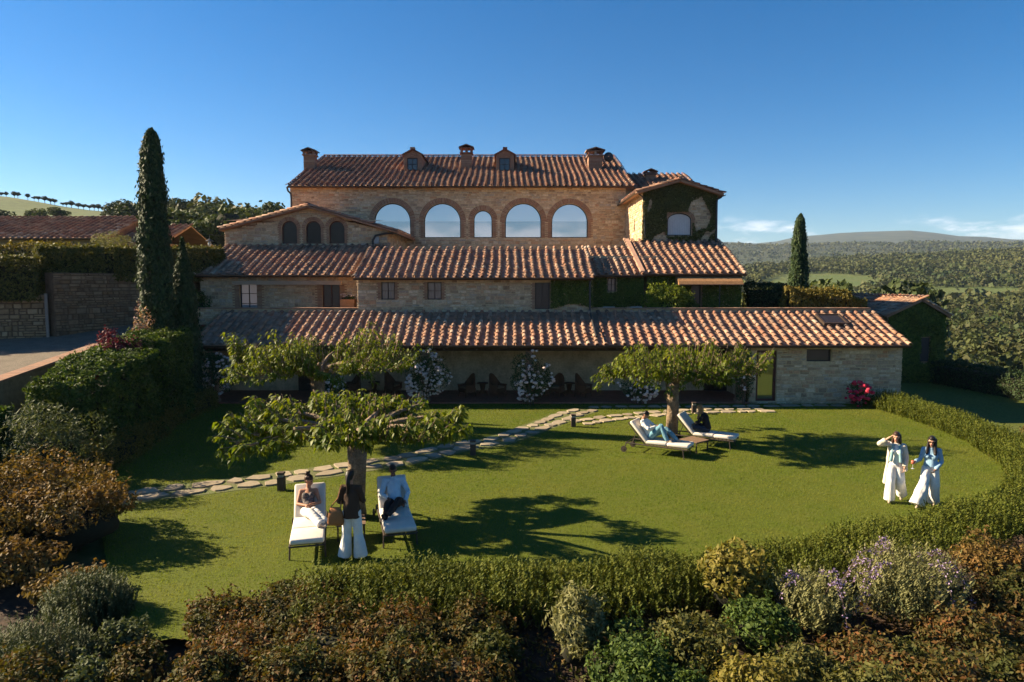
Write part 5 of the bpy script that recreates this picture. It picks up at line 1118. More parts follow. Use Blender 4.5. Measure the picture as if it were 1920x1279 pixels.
# rosemary hedge round the lawn
RH = [(-3.4, 10.75), (-1.7, 10.95), (0.5, 11.15), (3.2, 11.55), (6.0, 12.35), (8.8, 13.5), (11.4, 15.0), (13.6, 16.9), (15.1, 19.3), (16.0, 22.3), (16.35, 25.5), (16.2, 28.6), (15.9, 29.6)]
def rosemary_hedge(name, label, pts, w, h, n, m, needles=20, nl=0.055, seed=1, wid=0.008):
    P0 = np.array(pts); s = np.concatenate([[0], np.cumsum(np.linalg.norm(np.diff(P0, axis=0), axis=1))]); q = rng.random(n) * s[-1]; x = np.interp(q, s, P0[:, 0]); y = np.interp(q, s, P0[:, 1])
    tx = np.interp(np.minimum(q + 0.1, s[-1]), s, P0[:, 0]) - np.interp(np.maximum(q - 0.1, 0), s, P0[:, 0]); ty = np.interp(np.minimum(q + 0.1, s[-1]), s, P0[:, 1]) - np.interp(np.maximum(q - 0.1, 0), s, P0[:, 1]); l = np.hypot(tx, ty)
    o = (rng.random(n) - 0.5) * 2; off = np.sign(o) * np.abs(o) ** 0.85 * w / 2; B = np.stack([x + ty / l * off, y - tx / l * off, 0 * x], 1); B[:, 2] = hfun(B[:, 0], B[:, 1])
    hh = h * (1 - 0.45 * np.abs(o) ** 2.2) * (0.86 + 0.25 * noise3(B, 1.6, seed)) * rng.uniform(0.72, 1.06, n); B2 = B.copy(); B2[:, 2] += hh * 0.18
    t = thing(name, label, 'hedge', (float(P0[len(P0) // 2, 0]), float(P0[len(P0) // 2, 1]), float(B[:, 2].min())))
    V, Q, rv = sprigs(B2, hh * 0.86, 0.2, needles, nl, wid=wid); link('foliage', mesh_np('foliage', V, Q, rv), m, t)
    st = MB(); k = rng.choice(n, 260, replace=False)
    for i in k:
        p = B[i]; st.tube([p - np.array((0, 0, 0.05)), p + np.array((random.uniform(-0.06, 0.06), random.uniform(-0.06, 0.06), hh[i] * 0.35)), p + np.array((random.uniform(-0.12, 0.12), random.uniform(-0.12, 0.12), hh[i] * 0.7))], [0.014, 0.010, 0.004], n=4)
    st.build('stems', m_twig, t)['kind'] = 'stuff'; return t
rosemary_hedge('rosemary_hedge', 'long rosemary hedge curving round the lawn from the bank to the stone end room', RH, 1.6, 0.85, 12500, m_rosem, needles=15, nl=0.085, wid=0.014)
hedge('bronze_hedge', 'low rust-red hedge outside the rosemary towards the lower lawn', [(17.2, 18.6, -0.2), (18.0, 21.0, -0.3), (18.3, 23.6, -0.4)], 0.9, 0.75, m_brown_l, 0.06, 9000)
hedge('twiggy_hedge', 'dry dark brown twiggy hedge below the rosemary at the right', [(7.2, 11.4, -0.1), (9.6, 12.3, -0.1), (12.2, 13.6, -0.1)], 1.0, 0.55, leafmat('dry_leaf', [(0.05, 0.03, 0.022), (0.09, 0.05, 0.035), (0.06, 0.055, 0.02)], 0.1), 0.05, 14000, aspect=0.25, lump=0.2, cat='hedge')
# climbing roses on the porch posts
def rose(label, u0, u1, v0, v1, Y, nl, nf, m_f=m_petal, group='climbing roses on the porch posts', fs=0.064):
    x0, x1 = xy(u0, Y, 700), xy(u1, Y, 700); zt, zb = zy(v0, Y), max(zy(v1, Y), 0.02); t = thing('rose_bush', label, 'rose bush', ((x0 + x1) / 2, Y, 0.0), group)
    c = ((x0 + x1) / 2, Y - 0.05, (zt + zb) / 2); r = ((x1 - x0) / 2, 0.42, (zt - zb) / 2)
    P, Nn = lobed(c, r, nl, 16, 0.35, 0.4); V, Q, rv = leaves(P, Nn, 0.075 * rng.uniform(0.7, 1.3, len(P)), 0.6); link('foliage', mesh_np('foliage', V, Q, rv), m_roseleaf, t)
    P, Nn = lobed(c, (r[0] * 1.02, r[1] * 1.12, r[2] * 1.0), nf * 6, 16, 0.0, 0.42); P = P[(P[:, 1] < Y + 0.05)][:nf]; mb = MB()
    for p in P:
        s_ = fs * random.uniform(0.75, 1.25); V, Fc = blob(p, (s_, s_, s_ * 0.8), 4, seed=random.randint(0, 99), jit=0.3); mb.add(V, [tuple(f) for f in Fc])
    mb.build('flowers', m_f, t)['kind'] = 'stuff'; stems_part(t, ((x0 + x1) / 2, Y - 0.25, 0.0), (x1 - x0) * 0.35, zt * 0.9, 5, 0.02); return t
rose('pale rose in deep shade beside the shorter cypress and the end of the porch', 362, 440, 655, 748, 29.6, 4500, 95)
rose('small pale rose behind the trunk of the mulberry in front of the porch', 598, 652, 690, 750, 29.7, 2200, 40)
rose('fullest white-pink climbing rose on the porch post between mulberry and wicker chairs', 753, 842, 655, 752, 29.7, 5200, 240)
rose('tall pink climbing rose between two pairs of wicker armchairs', 955, 1040, 655, 756, 29.7, 5000, 120)
rose('white rose below the crown of the mulberry near the glazed door', 1160, 1232, 695, 753, 29.7, 3200, 90)
rose('pink rose on the last porch post beside the glazed door', 1372, 1414, 652, 755, 29.7, 3000, 26)
rr_ = rose('bright red rose bush against the stone end room', 1588, 1632, 714, 768, 29.3, 1300, 70, m_petal_red, None, 0.08)
# ivy on the villa
def nz(seed, s): return lambda a, z: noise3(np.stack([a, z, 0 * a], 1), s, seed)
wh = np.where
def ivy_thing(label, W_, n, mask, **kw):
    o = ivy(None, W_, n, mask, **kw); tag(o, label, 'ivy', 'ivy on the villa walls'); return o
f1 = nz(3, 1.3); f1b = nz(31, 3.6)
ivy_thing('ivy spreading over the front of the gabled tower round its arched window', W6, 17000, lambda a, z: 0.44 + f1(a, z) * 0.25 + f1b(a, z) * 0.55 - 1.3 * np.exp(-((a - 1.0) / 0.7) ** 2 - ((z - 7.3) / 0.75) ** 2) - 1.2 * np.exp(-((a - 3.35) / 0.5) ** 2 - ((z - 9.3) / 0.7) ** 2), size=0.13, depth=0.16, m=m_ivy_dry)
f2 = nz(6, 1.4)
ivy_thing('ivy on the right end of the middle block beside its tall window', W2, 30000, lambda a, z: wh(a > xy(1033, YC, 545) - XC0, 0.55 + f2(a, z) * 0.6, -1) - wh(z < 4.25 + 0.25 * f2(a * 2, z), 2.0, 0), size=0.10)
ivy_thing('dense ivy filling the recessed wall between middle block and tower', WQ, 11000, lambda a, z: 0.45 + f2(a + 5, z) * 0.9, size=0.10, depth=0.2)
ivy_thing('ivy over the wall under the brown awning and its door', WT, 14000, lambda a, z: 0.2 + f2(a + 9, z) * 0.9 + wh(a < 1.8, 0.6, 0), size=0.10, depth=0.2)
bush('terrace_shrub', 'bright lime-green rounded shrub on the terrace beside the brown awning', 'shrub', (xy(1255, 33.85, 550), 33.95, 4.35), (1.2, 0.36, 1.0), m_lime, 0.09, 9000, zbase=3.2)
bush('terrace_shrub', 'small darker green shrub beside the bright lime one on the terrace', 'shrub', (xy(1297, 34.0, 560), 34.0, 3.95), (0.4, 0.35, 0.75), m_hedge, 0.08, 3000, zbase=3.2)
hx = lambda u, Y: xy(u, Y, 550)
hedge('terrace_hedge', 'dark rounded evergreen hedge on the terrace right of the tower block', [(hx(1400, 36.5), 36.5, 3.2), (hx(1472, 36.5), 36.5, 3.2)], 1.3, zy(531, 36.5) - 3.2, m_dark, 0.09, 12000, lump=0.2)
hedge('terrace_hedge', 'golden yellow-leaved hedge behind the parapet above the skylight', [(hx(1472, 34.6), 34.6, 3.2), (hx(1575, 34.4), 34.4, 3.2), (hx(1618, 34.3), 34.3, 3.2)], 1.1, [zy(536, 34.6) - 3.2, zy(549, 34.4) - 3.2, zy(562, 34.3) - 3.2], m_hedge_gold, 0.11, 15000, lump=0.22)
hedge('box_hedge', 'long dark clipped hedge bordering the shaded lower lawn', [(24.2, 47, -0.6), (25.2, 40, -0.55), (26.2, 33, -0.55), (28.0, 25, -0.8)], 1.4, [1.2, 1.25, 1.3, 1.4], m_dark, 0.10, 42000, lump=0.1)
bush('drive_shrub', 'small green shrub at the corner of the left block beside the shorter cypress', 'shrub', (xy(372, 34.3, 545), 34.2, 4.2), (0.55, 0.5, 1.0), m_hedge, 0.09, 3500, zbase=3.2)
# ------------------------------------------------------------------ left: walls, hedges on them, neighbouring farmhouse
m_drymortar = mat('earthy_mortar', [(0.15, 0.10, 0.06)], rough=0.95, nscale=5, namt=0.5, bump=0.5, bscale=40)
def ret_wall(label, p0, p1, z0, z1, m, single, thick=0.5, name='retaining_wall'):
    W_ = Wall(p0, p1, z0, z1); t = thing(name, label, 'wall', ((p0[0] + p1[0]) / 2, (p0[1] + p1[1]) / 2, z0)); mb = MB(); W_.backing(mb); 
    q = [W_.pt(0, 0, -thick), W_.pt(W_.len, 0, -thick)]; a, b = W_.pt(0, 0), W_.pt(W_.len, 0)
    mb.add([(a[0], a[1], z1), (b[0], b[1], z1), (q[1][0], q[1][1], z1), (q[0][0], q[0][1], z1), (q[0][0], q[0][1], z0), (q[1][0], q[1][1], z0), (b[0], b[1], z0), (a[0], a[1], z0)], [(0, 1, 2, 3), (2, 5, 4, 3), (1, 6, 5, 2), (0, 3, 4, 7)])
    wo = mb.build('wall', m_drymortar, t); stone_objects(W_.stones(hmin=0.08, hmax=0.26, lmin=0.14, lmax=0.5, proud=0.055), wo, m, single); return t, W_
ret_wall('warm ochre rubble wall facing the drive, below the nearer clipped hedge', (-27, 26.0), (-19.25, 28.25), 2.3, zy(552, 28.2), m_stone3, 220)
ret_wall('dark rubble retaining wall along the drive, below the longer clipped hedge', (-18.95, 28.3), (-17.0, 33.2), 2.8, zy(512, 30), m_stone2, 250)
ret_wall('dark rubble wall closing the drive behind the tall cypress', (-16.98, 33.22), (-15.9, 36.5), 2.8, 5.6, m_stone2, 80)
mb = MB(); mb.tube([(-19.2, 28.16, 2.9), (-19.2, 28.16, 4.9)], 0.06); o = mb.build('drain_pipe', mat('pale_pipe', [(0.26, 0.22, 0.18)], nscale=5, namt=0.2), None, loc=(-19.2, 28.16, 2.9)); tag(o, 'pale upright drain pipe at the corner of the ochre wall', 'pipe')
hedge('clipped_hedge', 'flat-topped clipped hedge on the ochre wall beside the drive', [(-27, 26.4, 4.6), (-19.6, 28.6, 4.6)], 1.6, zy(482, 28.2) - 4.6, m_hedge_pale, 0.11, 26000, lump=0.1)
hedge('clipped_hedge', 'long flat-topped hedge on the dark drive wall in front of the farmhouse', [(-20.5, 29.6, 5.4), (-18.6, 31.2, 5.4), (-17.2, 33.6, 5.4), (-15.9, 36.8, 5.4)], 1.5, [zy(465, 30) - 5.4, zy(465, 31) - 5.4, zy(466, 33) - 5.4, zy(466, 36) - 5.4], m_hedge_pale, 0.11, 40000, lump=0.1)
hedge('clipped_hedge', 'farther hedge with pale tips on the upper level before the farmhouse', [(-36, 33.5, 5.6), (-21.5, 33.5, 5.6)], 1.4, zy(458, 33.5) - 5.6, m_hedge_gold, 0.11, 22000, lump=0.12)
t = thing('retaining_wall', 'retaining wall of the drive with a brick kerb on top, behind the left hedges', 'wall', (-15.6, 18, 0)); mb = MB()
for y0 in np.arange(4, 31, 1.5):
    y1 = y0 + 1.5; z0, z1 = drive_z(y0), drive_z(y1); x0, x1 = -15.78, -15.42
    mb.add([(x0, y0, -0.3), (x1, y0, -0.3), (x1, y1, -0.3), (x0, y1, -0.3), (x0, y0, z0 + 0.12), (x1, y0, z0 + 0.12), (x1, y1, z1 + 0.12), (x0, y1, z1 + 0.12)], [(4, 5, 6, 7), (1, 2, 6, 5), (3, 0, 4, 7)])
mb.build('wall', m_stone2, t); y = 13.0
while y < 30.8:
    z0 = drive_z(y) + 0.125; z1 = drive_z(y + 0.13) + 0.125; mb = MB(); mb.obox((-15.6, y + 0.065, (z0 + z1) / 2 + 0.035), (0.25, 0, 0), (0, 0.06, (z1 - z0) / 2 * 0.92), (0, 0, 0.035)); mb.build('kerb_brick', m_brick, t, loc=(-15.6, y + 0.065, z0)); y += 0.135
# farmhouse
fh = thing('farmhouse', 'low plastered farmhouse with long dark tiled roof beyond the clipped hedges', 'house', (-30, 46, 5.6))
yf = 44.0; ze = zy(447, yf); xa_, xb_ = xy(-120, yf, 440), xy(196, yf, 440); m_wallp = mat('grey_plaster', [(0.25, 0.20, 0.15)], nscale=1.5, namt=0.5)
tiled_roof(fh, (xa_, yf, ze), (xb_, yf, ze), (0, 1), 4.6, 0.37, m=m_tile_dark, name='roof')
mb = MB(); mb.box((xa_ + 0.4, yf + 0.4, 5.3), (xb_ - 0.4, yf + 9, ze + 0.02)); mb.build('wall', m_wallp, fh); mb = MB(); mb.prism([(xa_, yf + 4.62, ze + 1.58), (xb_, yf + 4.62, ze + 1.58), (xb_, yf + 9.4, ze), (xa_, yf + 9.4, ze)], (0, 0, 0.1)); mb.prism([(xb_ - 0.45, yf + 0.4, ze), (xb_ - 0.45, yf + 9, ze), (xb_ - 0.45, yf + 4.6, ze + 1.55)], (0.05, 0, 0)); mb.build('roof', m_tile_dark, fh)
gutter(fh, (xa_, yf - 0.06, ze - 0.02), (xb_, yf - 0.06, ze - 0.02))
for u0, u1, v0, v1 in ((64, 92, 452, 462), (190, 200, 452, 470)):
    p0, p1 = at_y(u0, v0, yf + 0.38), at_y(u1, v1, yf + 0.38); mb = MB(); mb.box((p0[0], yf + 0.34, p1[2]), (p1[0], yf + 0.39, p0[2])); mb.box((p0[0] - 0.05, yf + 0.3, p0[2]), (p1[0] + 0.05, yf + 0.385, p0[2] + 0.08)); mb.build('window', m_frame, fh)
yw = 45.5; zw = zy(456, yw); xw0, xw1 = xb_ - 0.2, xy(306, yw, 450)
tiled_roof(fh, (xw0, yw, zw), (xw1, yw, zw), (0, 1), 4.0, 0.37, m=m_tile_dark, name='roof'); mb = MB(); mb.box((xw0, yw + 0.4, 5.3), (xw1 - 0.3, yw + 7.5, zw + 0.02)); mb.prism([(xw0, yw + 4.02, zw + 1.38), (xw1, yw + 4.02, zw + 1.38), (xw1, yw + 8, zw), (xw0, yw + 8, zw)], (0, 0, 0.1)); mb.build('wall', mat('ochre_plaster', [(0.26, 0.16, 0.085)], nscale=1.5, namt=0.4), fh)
mb = MB(); c = at_y(1, 429, 43.0); 
# grey olive tree before the farmhouse
ot = thing('olive_tree', 'small grey-leaved olive tree with open crown in front of the farmhouse', 'tree', (xy(207, 40, 440), 40, 5.6)); ox = xy(207, 40, 440)
mb = MB(); mb.tube([(ox - 0.1, 40, 5.5), (ox, 40, 6.3), (ox + 0.2, 40, 6.9)], [0.14, 0.11, 0.07]); 
for k in range(7): a = k * 0.9; mb.tube([(ox, 40, 6.3), (ox + 0.7 * math.cos(a), 40 + 0.7 * math.sin(a), 7.1), (ox + 1.2 * math.cos(a), 40 + 1.2 * math.sin(a), 7.6)], [0.06, 0.04, 0.015], n=5)
mb.build('trunk', m_bark, ot); P, Nn = lobed((ox, 40, 7.5), (1.55, 1.3, 0.85), 4200, 22, 0.3, 0.3); V, Q, rv = leaves(P, Nn, 0.11, 0.3, 0.9); link('crown', mesh_np('crown', V, Q, rv), m_olive, ot)
lp = thing('hanging_lamp', 'small white pendant lamp hanging at the corner of the gabled block', 'lamp', tuple(at_y(393, 462, 37.5))); c = at_y(393, 457, 37.5); mb = MB(); V, Fc = blob(c, (0.09, 0.09, 0.16), 6, jit=0.0); mb.add(V, [tuple(f) for f in Fc]); mb.build('globe', m_curtain, lp, smooth=True); mb = MB(); mb.tube([c + np.array((0, 0, 0.13)), c + np.array((0, 0, 0.24))], [0.22, 0.05], n=12); mb.tube([c + np.array((0, 0, 0.22)), c + np.array((0, 0, 0.5)), np.array((xg0, 38.9, c[2] + 0.5))], 0.02, n=5); mb.build('bracket', m_metal, lp)
# ------------------------------------------------------------------ right: ivy-grown outbuilding
iv = thing('ivy_outbuilding', 'small gabled outbuilding smothered in ivy under a terracotta roof, beyond the end room', 'outbuilding', (23.8, 45, -0.6))
ap = at_y(1725, 560, 40); el = at_y(1657, 592, 40); er = at_y(1778, 592, 40); s1 = (ap[2] - el[2]) / (ap[0] - el[0]); s2 = (ap[2] - er[2]) / (er[0] - ap[0])
tiled_roof(iv, (el[0], 39.7, el[2]), (el[0], 51.5, el[2]), (1, 0), ap[0] - el[0], s1, name='roof'); tiled_roof(iv, (er[0], 39.7, er[2]), (er[0], 51.5, er[2]), (-1, 0), er[0] - ap[0], s2, name='roof')
Wi = Wall((el[0] + 0.25, 40), (er[0] - 0.25, 40), -0.8, lambda q: min(ap[2] - (ap[0] - el[0] - 0.25 - q) * s1, ap[2] - (el[0] + 0.25 + q - ap[0]) * s2) - 0.1)
Wir = Wall((er[0] - 0.25, 40), (er[0] - 0.25, 51), -0.8, er[2] + 0.05); Wil = Wall((el[0] + 0.25, 51), (el[0] + 0.25, 40), -0.8, el[2] + 0.05)
for W_ in (Wi, Wir, Wil):
    mb = MB(); W_.backing(mb); wo = mb.build('wall', m_mortar, iv); ss = MB()
    for V, Fc, ar in W_.stones(): ss.add(V, Fc)
    ss.build('stone_facing', m_stone2, wo)['kind'] = 'stuff'
fi = nz(9, 1.2)
for W_, n, lb in ((Wi, 16000, 'thick ivy over the gable of the outbuilding'), (Wir, 14000, 'thick ivy over the outer side of the outbuilding'), (Wil, 8000, 'ivy over the inner side of the outbuilding')):
    o = ivy(None, W_, n, lambda a, z: 0.9 + 0.5 * fi(a, z) - wh((a > 1.9) & (a < 2.5) & (z > 0.6) & (z < 2.2), 1.6, 0), size=0.15, depth=0.3, m=m_ivy); tag(o, lb, 'ivy', 'ivy on the outbuilding')
wmb = MB(); wmb.box((el[0] + 0.25 + 1.95, 39.93, 0.7), (el[0] + 0.25 + 2.45, 39.97, 2.1)); wmb.build('window', m_frame, iv)
# ------------------------------------------------------------------ trees beyond
m_tree = [leafmat('oak_leaf', [(0.035, 0.055, 0.014), (0.065, 0.088, 0.02), (0.10, 0.115, 0.028)], 0.2), leafmat('pale_tree_leaf', [(0.07, 0.085, 0.022), (0.115, 0.125, 0.032), (0.16, 0.155, 0.045)], 0.2), leafmat('dark_tree_leaf', [(0.022, 0.036, 0.012), (0.042, 0.06, 0.017), (0.065, 0.08, 0.022)], 0.15), leafmat('brown_tree_leaf', [(0.075, 0.055, 0.025), (0.11, 0.085, 0.035), (0.14, 0.11, 0.045)], 0.15)]
PROTO = []
for k in range(6):
    r = (2.6, 2.6, 2.5) if k % 2 else (3.0, 2.8, 2.1); P, Nn = lobed((0, 0, 3.6), r, 2600, 26, 0.25, 0.32, flat=0.6); V, Q, rv = leaves(P, Nn, 0.42 * rng.uniform(0.7, 1.3, len(P)), 0.75, 0.8)
    me = mesh_np('crown', V, Q, rv); BV, BQ = blob((0, 0, 3.5), np.array(r) * 0.62, 7, seed=k); PROTO.append((me, mesh_np('dark_core', BV, BQ, smooth=True)))  # second mesh: solid core added against see-through, later given the shade colour
mb = MB(); mb.tube([(0, 0, -0.8), (0.05, 0, 1.4), (0, 0.1, 3.4)], [0.28, 0.2, 0.1]); 
for k in range(5): a = k * 1.26; mb.tube([(0.03, 0, 1.6), (0.9 * math.cos(a), 0.9 * math.sin(a), 3.0), (1.5 * math.cos(a), 1.5 * math.sin(a), 3.9)], [0.12, 0.08, 0.03], n=5)
TRUNK = mb.mesh('trunk'); TRUNK.materials.append(m_bark)
CROWNS = {}
def tree(x, y, h, w, kind, label, group, zb=None, name='broadleaf_tree'):
    k = random.randrange(6)
    zb = float(hfun(x, y)) if zb is None else zb; t = thing(name, label, 'tree', (x, y, zb), group); t.rotation_euler = (0, 0, random.uniform(0, 6.28)); t.scale = (w / 5.6, w / 5.6 * random.uniform(0.85, 1.1), h / 6.0)
    for nm, me, mt in (('crown', PROTO[k][0], m_tree[kind]), ('dark_core', PROTO[k][1], m_core), ('trunk', TRUNK, m_bark)):
        if not me.materials: me.materials.append(mt)
        o = bpy.data.objects.new(nm, me); COL.objects.link(o); o.parent = t
        if nm == 'crown': o.material_slots[0].link = 'OBJECT'; o.material_slots[0].material = mt
    return t
KL = ['mid-green broadleaf tree', 'pale green bushy tree', 'dark evergreen tree', 'brownish sparse tree']
# wooded slope left, behind the farmhouse
for k in range(46):
    u = random.uniform(318, 560); Y = random.uniform(70, 140); kd = random.choice([0, 0, 0, 2, 2, 1, 3]); x = xy(u, Y); 
    tree(x, Y, random.uniform(4.5, 7), random.uniform(5, 8), kd, KL[kd] + ' in the wood on the slope behind the gabled block', 'trees of the wood behind the gabled block')
for u, Y, h in ((215, 95, 5.5), (250, 90, 4.5), (255, 110, 6), (150, 100, 3), (80, 120, 4), (5, 110, 5), (120, 130, 3.2), (235, 120, 5)):
    tree(xy(u, Y), Y, h, h * 1.3, 2 if u % 2 else 0, KL[2 if u % 2 else 0] + ' on the grassy hill behind the farmhouse', 'trees on the grassy hill')
for k in range(30):
    u = np.interp(k, [0, 29], [-10, 275]) + random.uniform(-3, 3); Y = 205
    if random.random() < 0.15: continue
    sz = random.uniform(1.4, 2.3); tree(xy(u, Y), Y, sz, sz * 1.0, 2, 'tiny dark orchard tree in the row along the hill crest', 'row of orchard trees along the hill crest')
# valley right
for k in range(34):
    u = random.uniform(1765, 1935); Y = random.uniform(56, 115); kd = random.choice([0, 1, 0, 1, 2, 0]); 
    sz = random.uniform(2.6, 4.6); tree(xy(u, Y), Y, sz, sz * 1.15, kd, KL[kd] + ' in the valley right of the ivy outbuilding', 'trees in the valley')
for k in range(22):
    u = random.uniform(1385, 1700); Y = random.uniform(66, 120); kd = random.choice([0, 0, 2, 2, 1]); x = xy(u, Y); zt = zy(random.uniform(512, 530), Y); zb = float(hfun(x, Y)); h = min(max(zt - zb, 5), 14)
    tree(x, Y, h, random.uniform(6, 9), kd, KL[kd] + ' rising behind the terrace hedges', 'trees behind the terrace hedges')
# the far woods: one mass
def canopy(n, rmin, rmax, az0, az1, nq, size, quad, seed, skip=None):
    rg = np.random.default_rng(seed); a = np.radians(rg.uniform(az0, az1, n)); r = np.sqrt(rg.uniform(rmin ** 2, rmax ** 2, n)); x, y = r * np.sin(a), r * np.cos(a); z = hfun(x, y)
    keep0 = (noise3(np.stack([x, y, 0 * x], 1), 0.012, 33) > -0.62) | (r > 1200); x, y, z, r = x[keep0], y[keep0], z[keep0], r[keep0]; n = len(x)
    u = CXP + x / y * F_PX; v = 527.5 - (z - CAMH) / y * F_PX; keep = np.ones(n, bool)
    for (u0, v0, u1, v1) in skip or []: keep &= ~((u > u0) & (u < u1) & (v > v0 + (u - u0) * 0.0) & (v < v1))
    x, y, z, r = x[keep], y[keep], z[keep], r[keep]; n = len(x); s = size * rg.uniform(0.5, 1.0, n) * (1 + 0.6 * rg.random(n) ** 3)
    q = sph(n * nq); q[:, 2] = np.abs(q[:, 2]) * 1.0 - 0.15; rad = np.repeat(s, nq)[:, None]; lum = 1 + 0.22 * noise3(q * 2.2 + np.repeat(np.arange(n) * 1.7, nq)[:, None], 2.0, 2)[:, None]
    P = np.repeat(np.stack([x, y, z + s * 0.45], 1), nq, 0) + q * rad * np.array((1, 1, 1.05)) * lum * rg.uniform(0.85, 1.05, (n * nq, 1))
    V, Q, rv = leaves(P, q, np.repeat(s, nq) * quad * rg.uniform(0.7, 1.3, n * nq), 0.85, 0.55); rv = np.clip(np.repeat(rg.random(n), nq) * 0.8 + rng.random(n * nq) * 0.2, 0, 1)
    return mesh_np('forest', V, Q, rv)
m_forest = leafmat('forest_leaf', [(0.02, 0.036, 0.011), (0.036, 0.054, 0.015), (0.055, 0.068, 0.018), (0.045, 0.045, 0.016), (0.07, 0.076, 0.022)], 0.12, nscale=0.008, ncol=(0.085, 0.088, 0.026), namt=0.75)
FIELDS = [(1735, 540, 1915, 562), (1400, 482, 1482, 500)]
o = link('forest', canopy(2000, 105, 330, 14.5, 39.5, 46, 2.9, 0.32, 1, FIELDS), m_forest); tag(o, 'dense green woods filling the valley and lower slopes', 'forest', kind='stuff')
o = link('forest', canopy(9500, 330, 1050, 14.5, 39.5, 12, 3.5, 0.6, 2, FIELDS), m_forest); tag(o, 'dense dark woods covering the broad hill', 'forest', kind='stuff')
o = link('forest', canopy(2400, 1050, 2300, 14.5, 39.5, 12, 6.0, 0.7, 3), m_forest); tag(o, 'distant woods on the farther ridges', 'forest', kind='stuff')
o = link('forest', canopy(360, 120, 240, -27.5, -15, 90, 3.6, 0.24, 4), m_forest); tag(o, 'woods on the crest behind the gabled block', 'forest', kind='stuff')
# ------------------------------------------------------------------ furniture
def rbox(mb, c, h, r=0.03, rot=None, rnd=None):
    """box with rounded edges: centre c, half sizes h, optional 3x3 rotation"""
    bm = bmesh.new(); bmesh.ops.create_cube(bm, size=2.0)
    for v in bm.verts: v.co = Vector((v.co.x * h[0], v.co.y * h[1], v.co.z * h[2]))
    bmesh.ops.bevel(bm, geom=bm.edges[:], offset=min(r, min(h) * 0.95), segments=3, profile=0.5, affect='EDGES')
    M = np.array(rot) if rot is not None else np.eye(3); V = np.array([v.co[:] for v in bm.verts]) @ M.T + np.array(c); bm.verts.index_update()
    mb.add(V, [tuple(v.index for v in f.verts) for f in bm.faces], rnd); bm.free()
def rotx(a): c, s = math.cos(a), math.sin(a); return [[1, 0, 0], [0, c, -s], [0, s, c]]
m_cush = mat('cream_cushion', [(0.66, 0.60, 0.52)], rough=0.9, nscale=9, namt=0.12, bump=0.25, bscale=60, bdist=0.01)
m_bronze = mat('dark_bronze_metal', [(0.05, 0.038, 0.03)], rough=0.5, nscale=9, namt=0.3)
m_teak = mat('weathered_teak', [(0.19, 0.12, 0.075)], rough=0.8, nscale=12, namt=0.4)
m_wicker = mat('wicker', [(0.16, 0.075, 0.035)], rough=0.8, nscale=30, namt=0.5, bump=0.8, bscale=90, bdist=0.02, fine=0.3, fscale=60)
BA = math.atan2(0.56, 0.5)          # backrest angle
def lounger(label, origin, d):
    t = thing('sun_lounger', label, 'sun lounger', (0, 0, 0), 'sun loungers on the lawn')
    f = MB()
    for sx in (-1, 1):
        f.tube([(sx * 0.33, -0.62, 0.29), (sx * 0.33, 1.36, 0.29)], 0.02, n=6); f.tube([(sx * 0.31, 0.0, 0.31), (sx * 0.31, -0.55, 0.93)], 0.018, n=6)
    for y in (-0.62, 0.0, 0.7, 1.36): f.tube([(-0.33, y, 0.29), (0.33, y, 0.29)], 0.018, n=6)
    f.tube([(-0.31, -0.55, 0.93), (0.31, -0.55, 0.93)], 0.018, n=6); f.tube([(0, -0.5, 0.29), (0, -0.36, 0.68)], 0.012, n=5); f.build('frame', m_bronze, t)
    for k in range(11): y = 0.1 + k * 0.12; s = MB(); s.box((-0.31, y - 0.04, 0.312), (0.31, y + 0.04, 0.328)); s.build('slat', m_teak, t)
    for sx in (-1, 1):
        l = MB(); l.tube([(sx * 0.33, 1.22, 0.29), (sx * 0.34, 1.26, 0.0)], 0.018, n=6); l.build('leg', m_bronze, t)
        l = MB(); l.tube([(sx * 0.33, -0.6, 0.29), (sx * 0.35, -0.66, 0.1)], 0.018, n=6); l.build('leg', m_bronze, t)
        w = MB(); w.tube([(sx * 0.37, -0.66, 0.095), (sx * 0.41, -0.66, 0.095)], 0.095, n=16); w.tube([(sx * 0.36, -0.66, 0.095), (sx * 0.42, -0.66, 0.095)], 0.03, n=8); w.build('wheel', m_bronze, t)
    for y0, y1 in ((0.02, 0.70), (0.705, 1.38)):
        c = MB(); rbox(c, (0, (y0 + y1) / 2, 0.385), (0.325, (y1 - y0) / 2, 0.055), 0.04); c.build('seat_cushion', m_cush, t, smooth=True)
    c = MB(); n_ = np.array((0, 0.745, 0.667)); mid = np.array((0, -0.26, 0.64)) + n_ * 0.065; rbox(c, mid, (0.325, 0.055, 0.41), 0.045, rotx(math.pi / 2 - BA)); c.build('back_cushion', m_cush, t, smooth=True)
    t.location = (*origin, 0.0); t.rotation_euler = (0, 0, math.atan2(-d[0], d[1])); return t
def gz(u, v, z=0.0): return at_z(u, v, z)
L1, D1 = (-4.30, 14.15), (0.25, -1.0); L2, D2 = (-2.62, 14.75), (0.28, -1.0); D3 = (0.83, -0.5); L3, L4 = (4.32, 21.3), (6.1, 22.45)
lounger('cream cushioned sun lounger holding the woman in white trousers', L1, D1); lounger('cream cushioned sun lounger holding the man in the pale blue shirt', L2, D2)
lounger('cream cushioned sun lounger holding the man in jeans', L3, D3); lounger('shaded sun lounger behind the trunk holding the blonde woman', L4, D3)
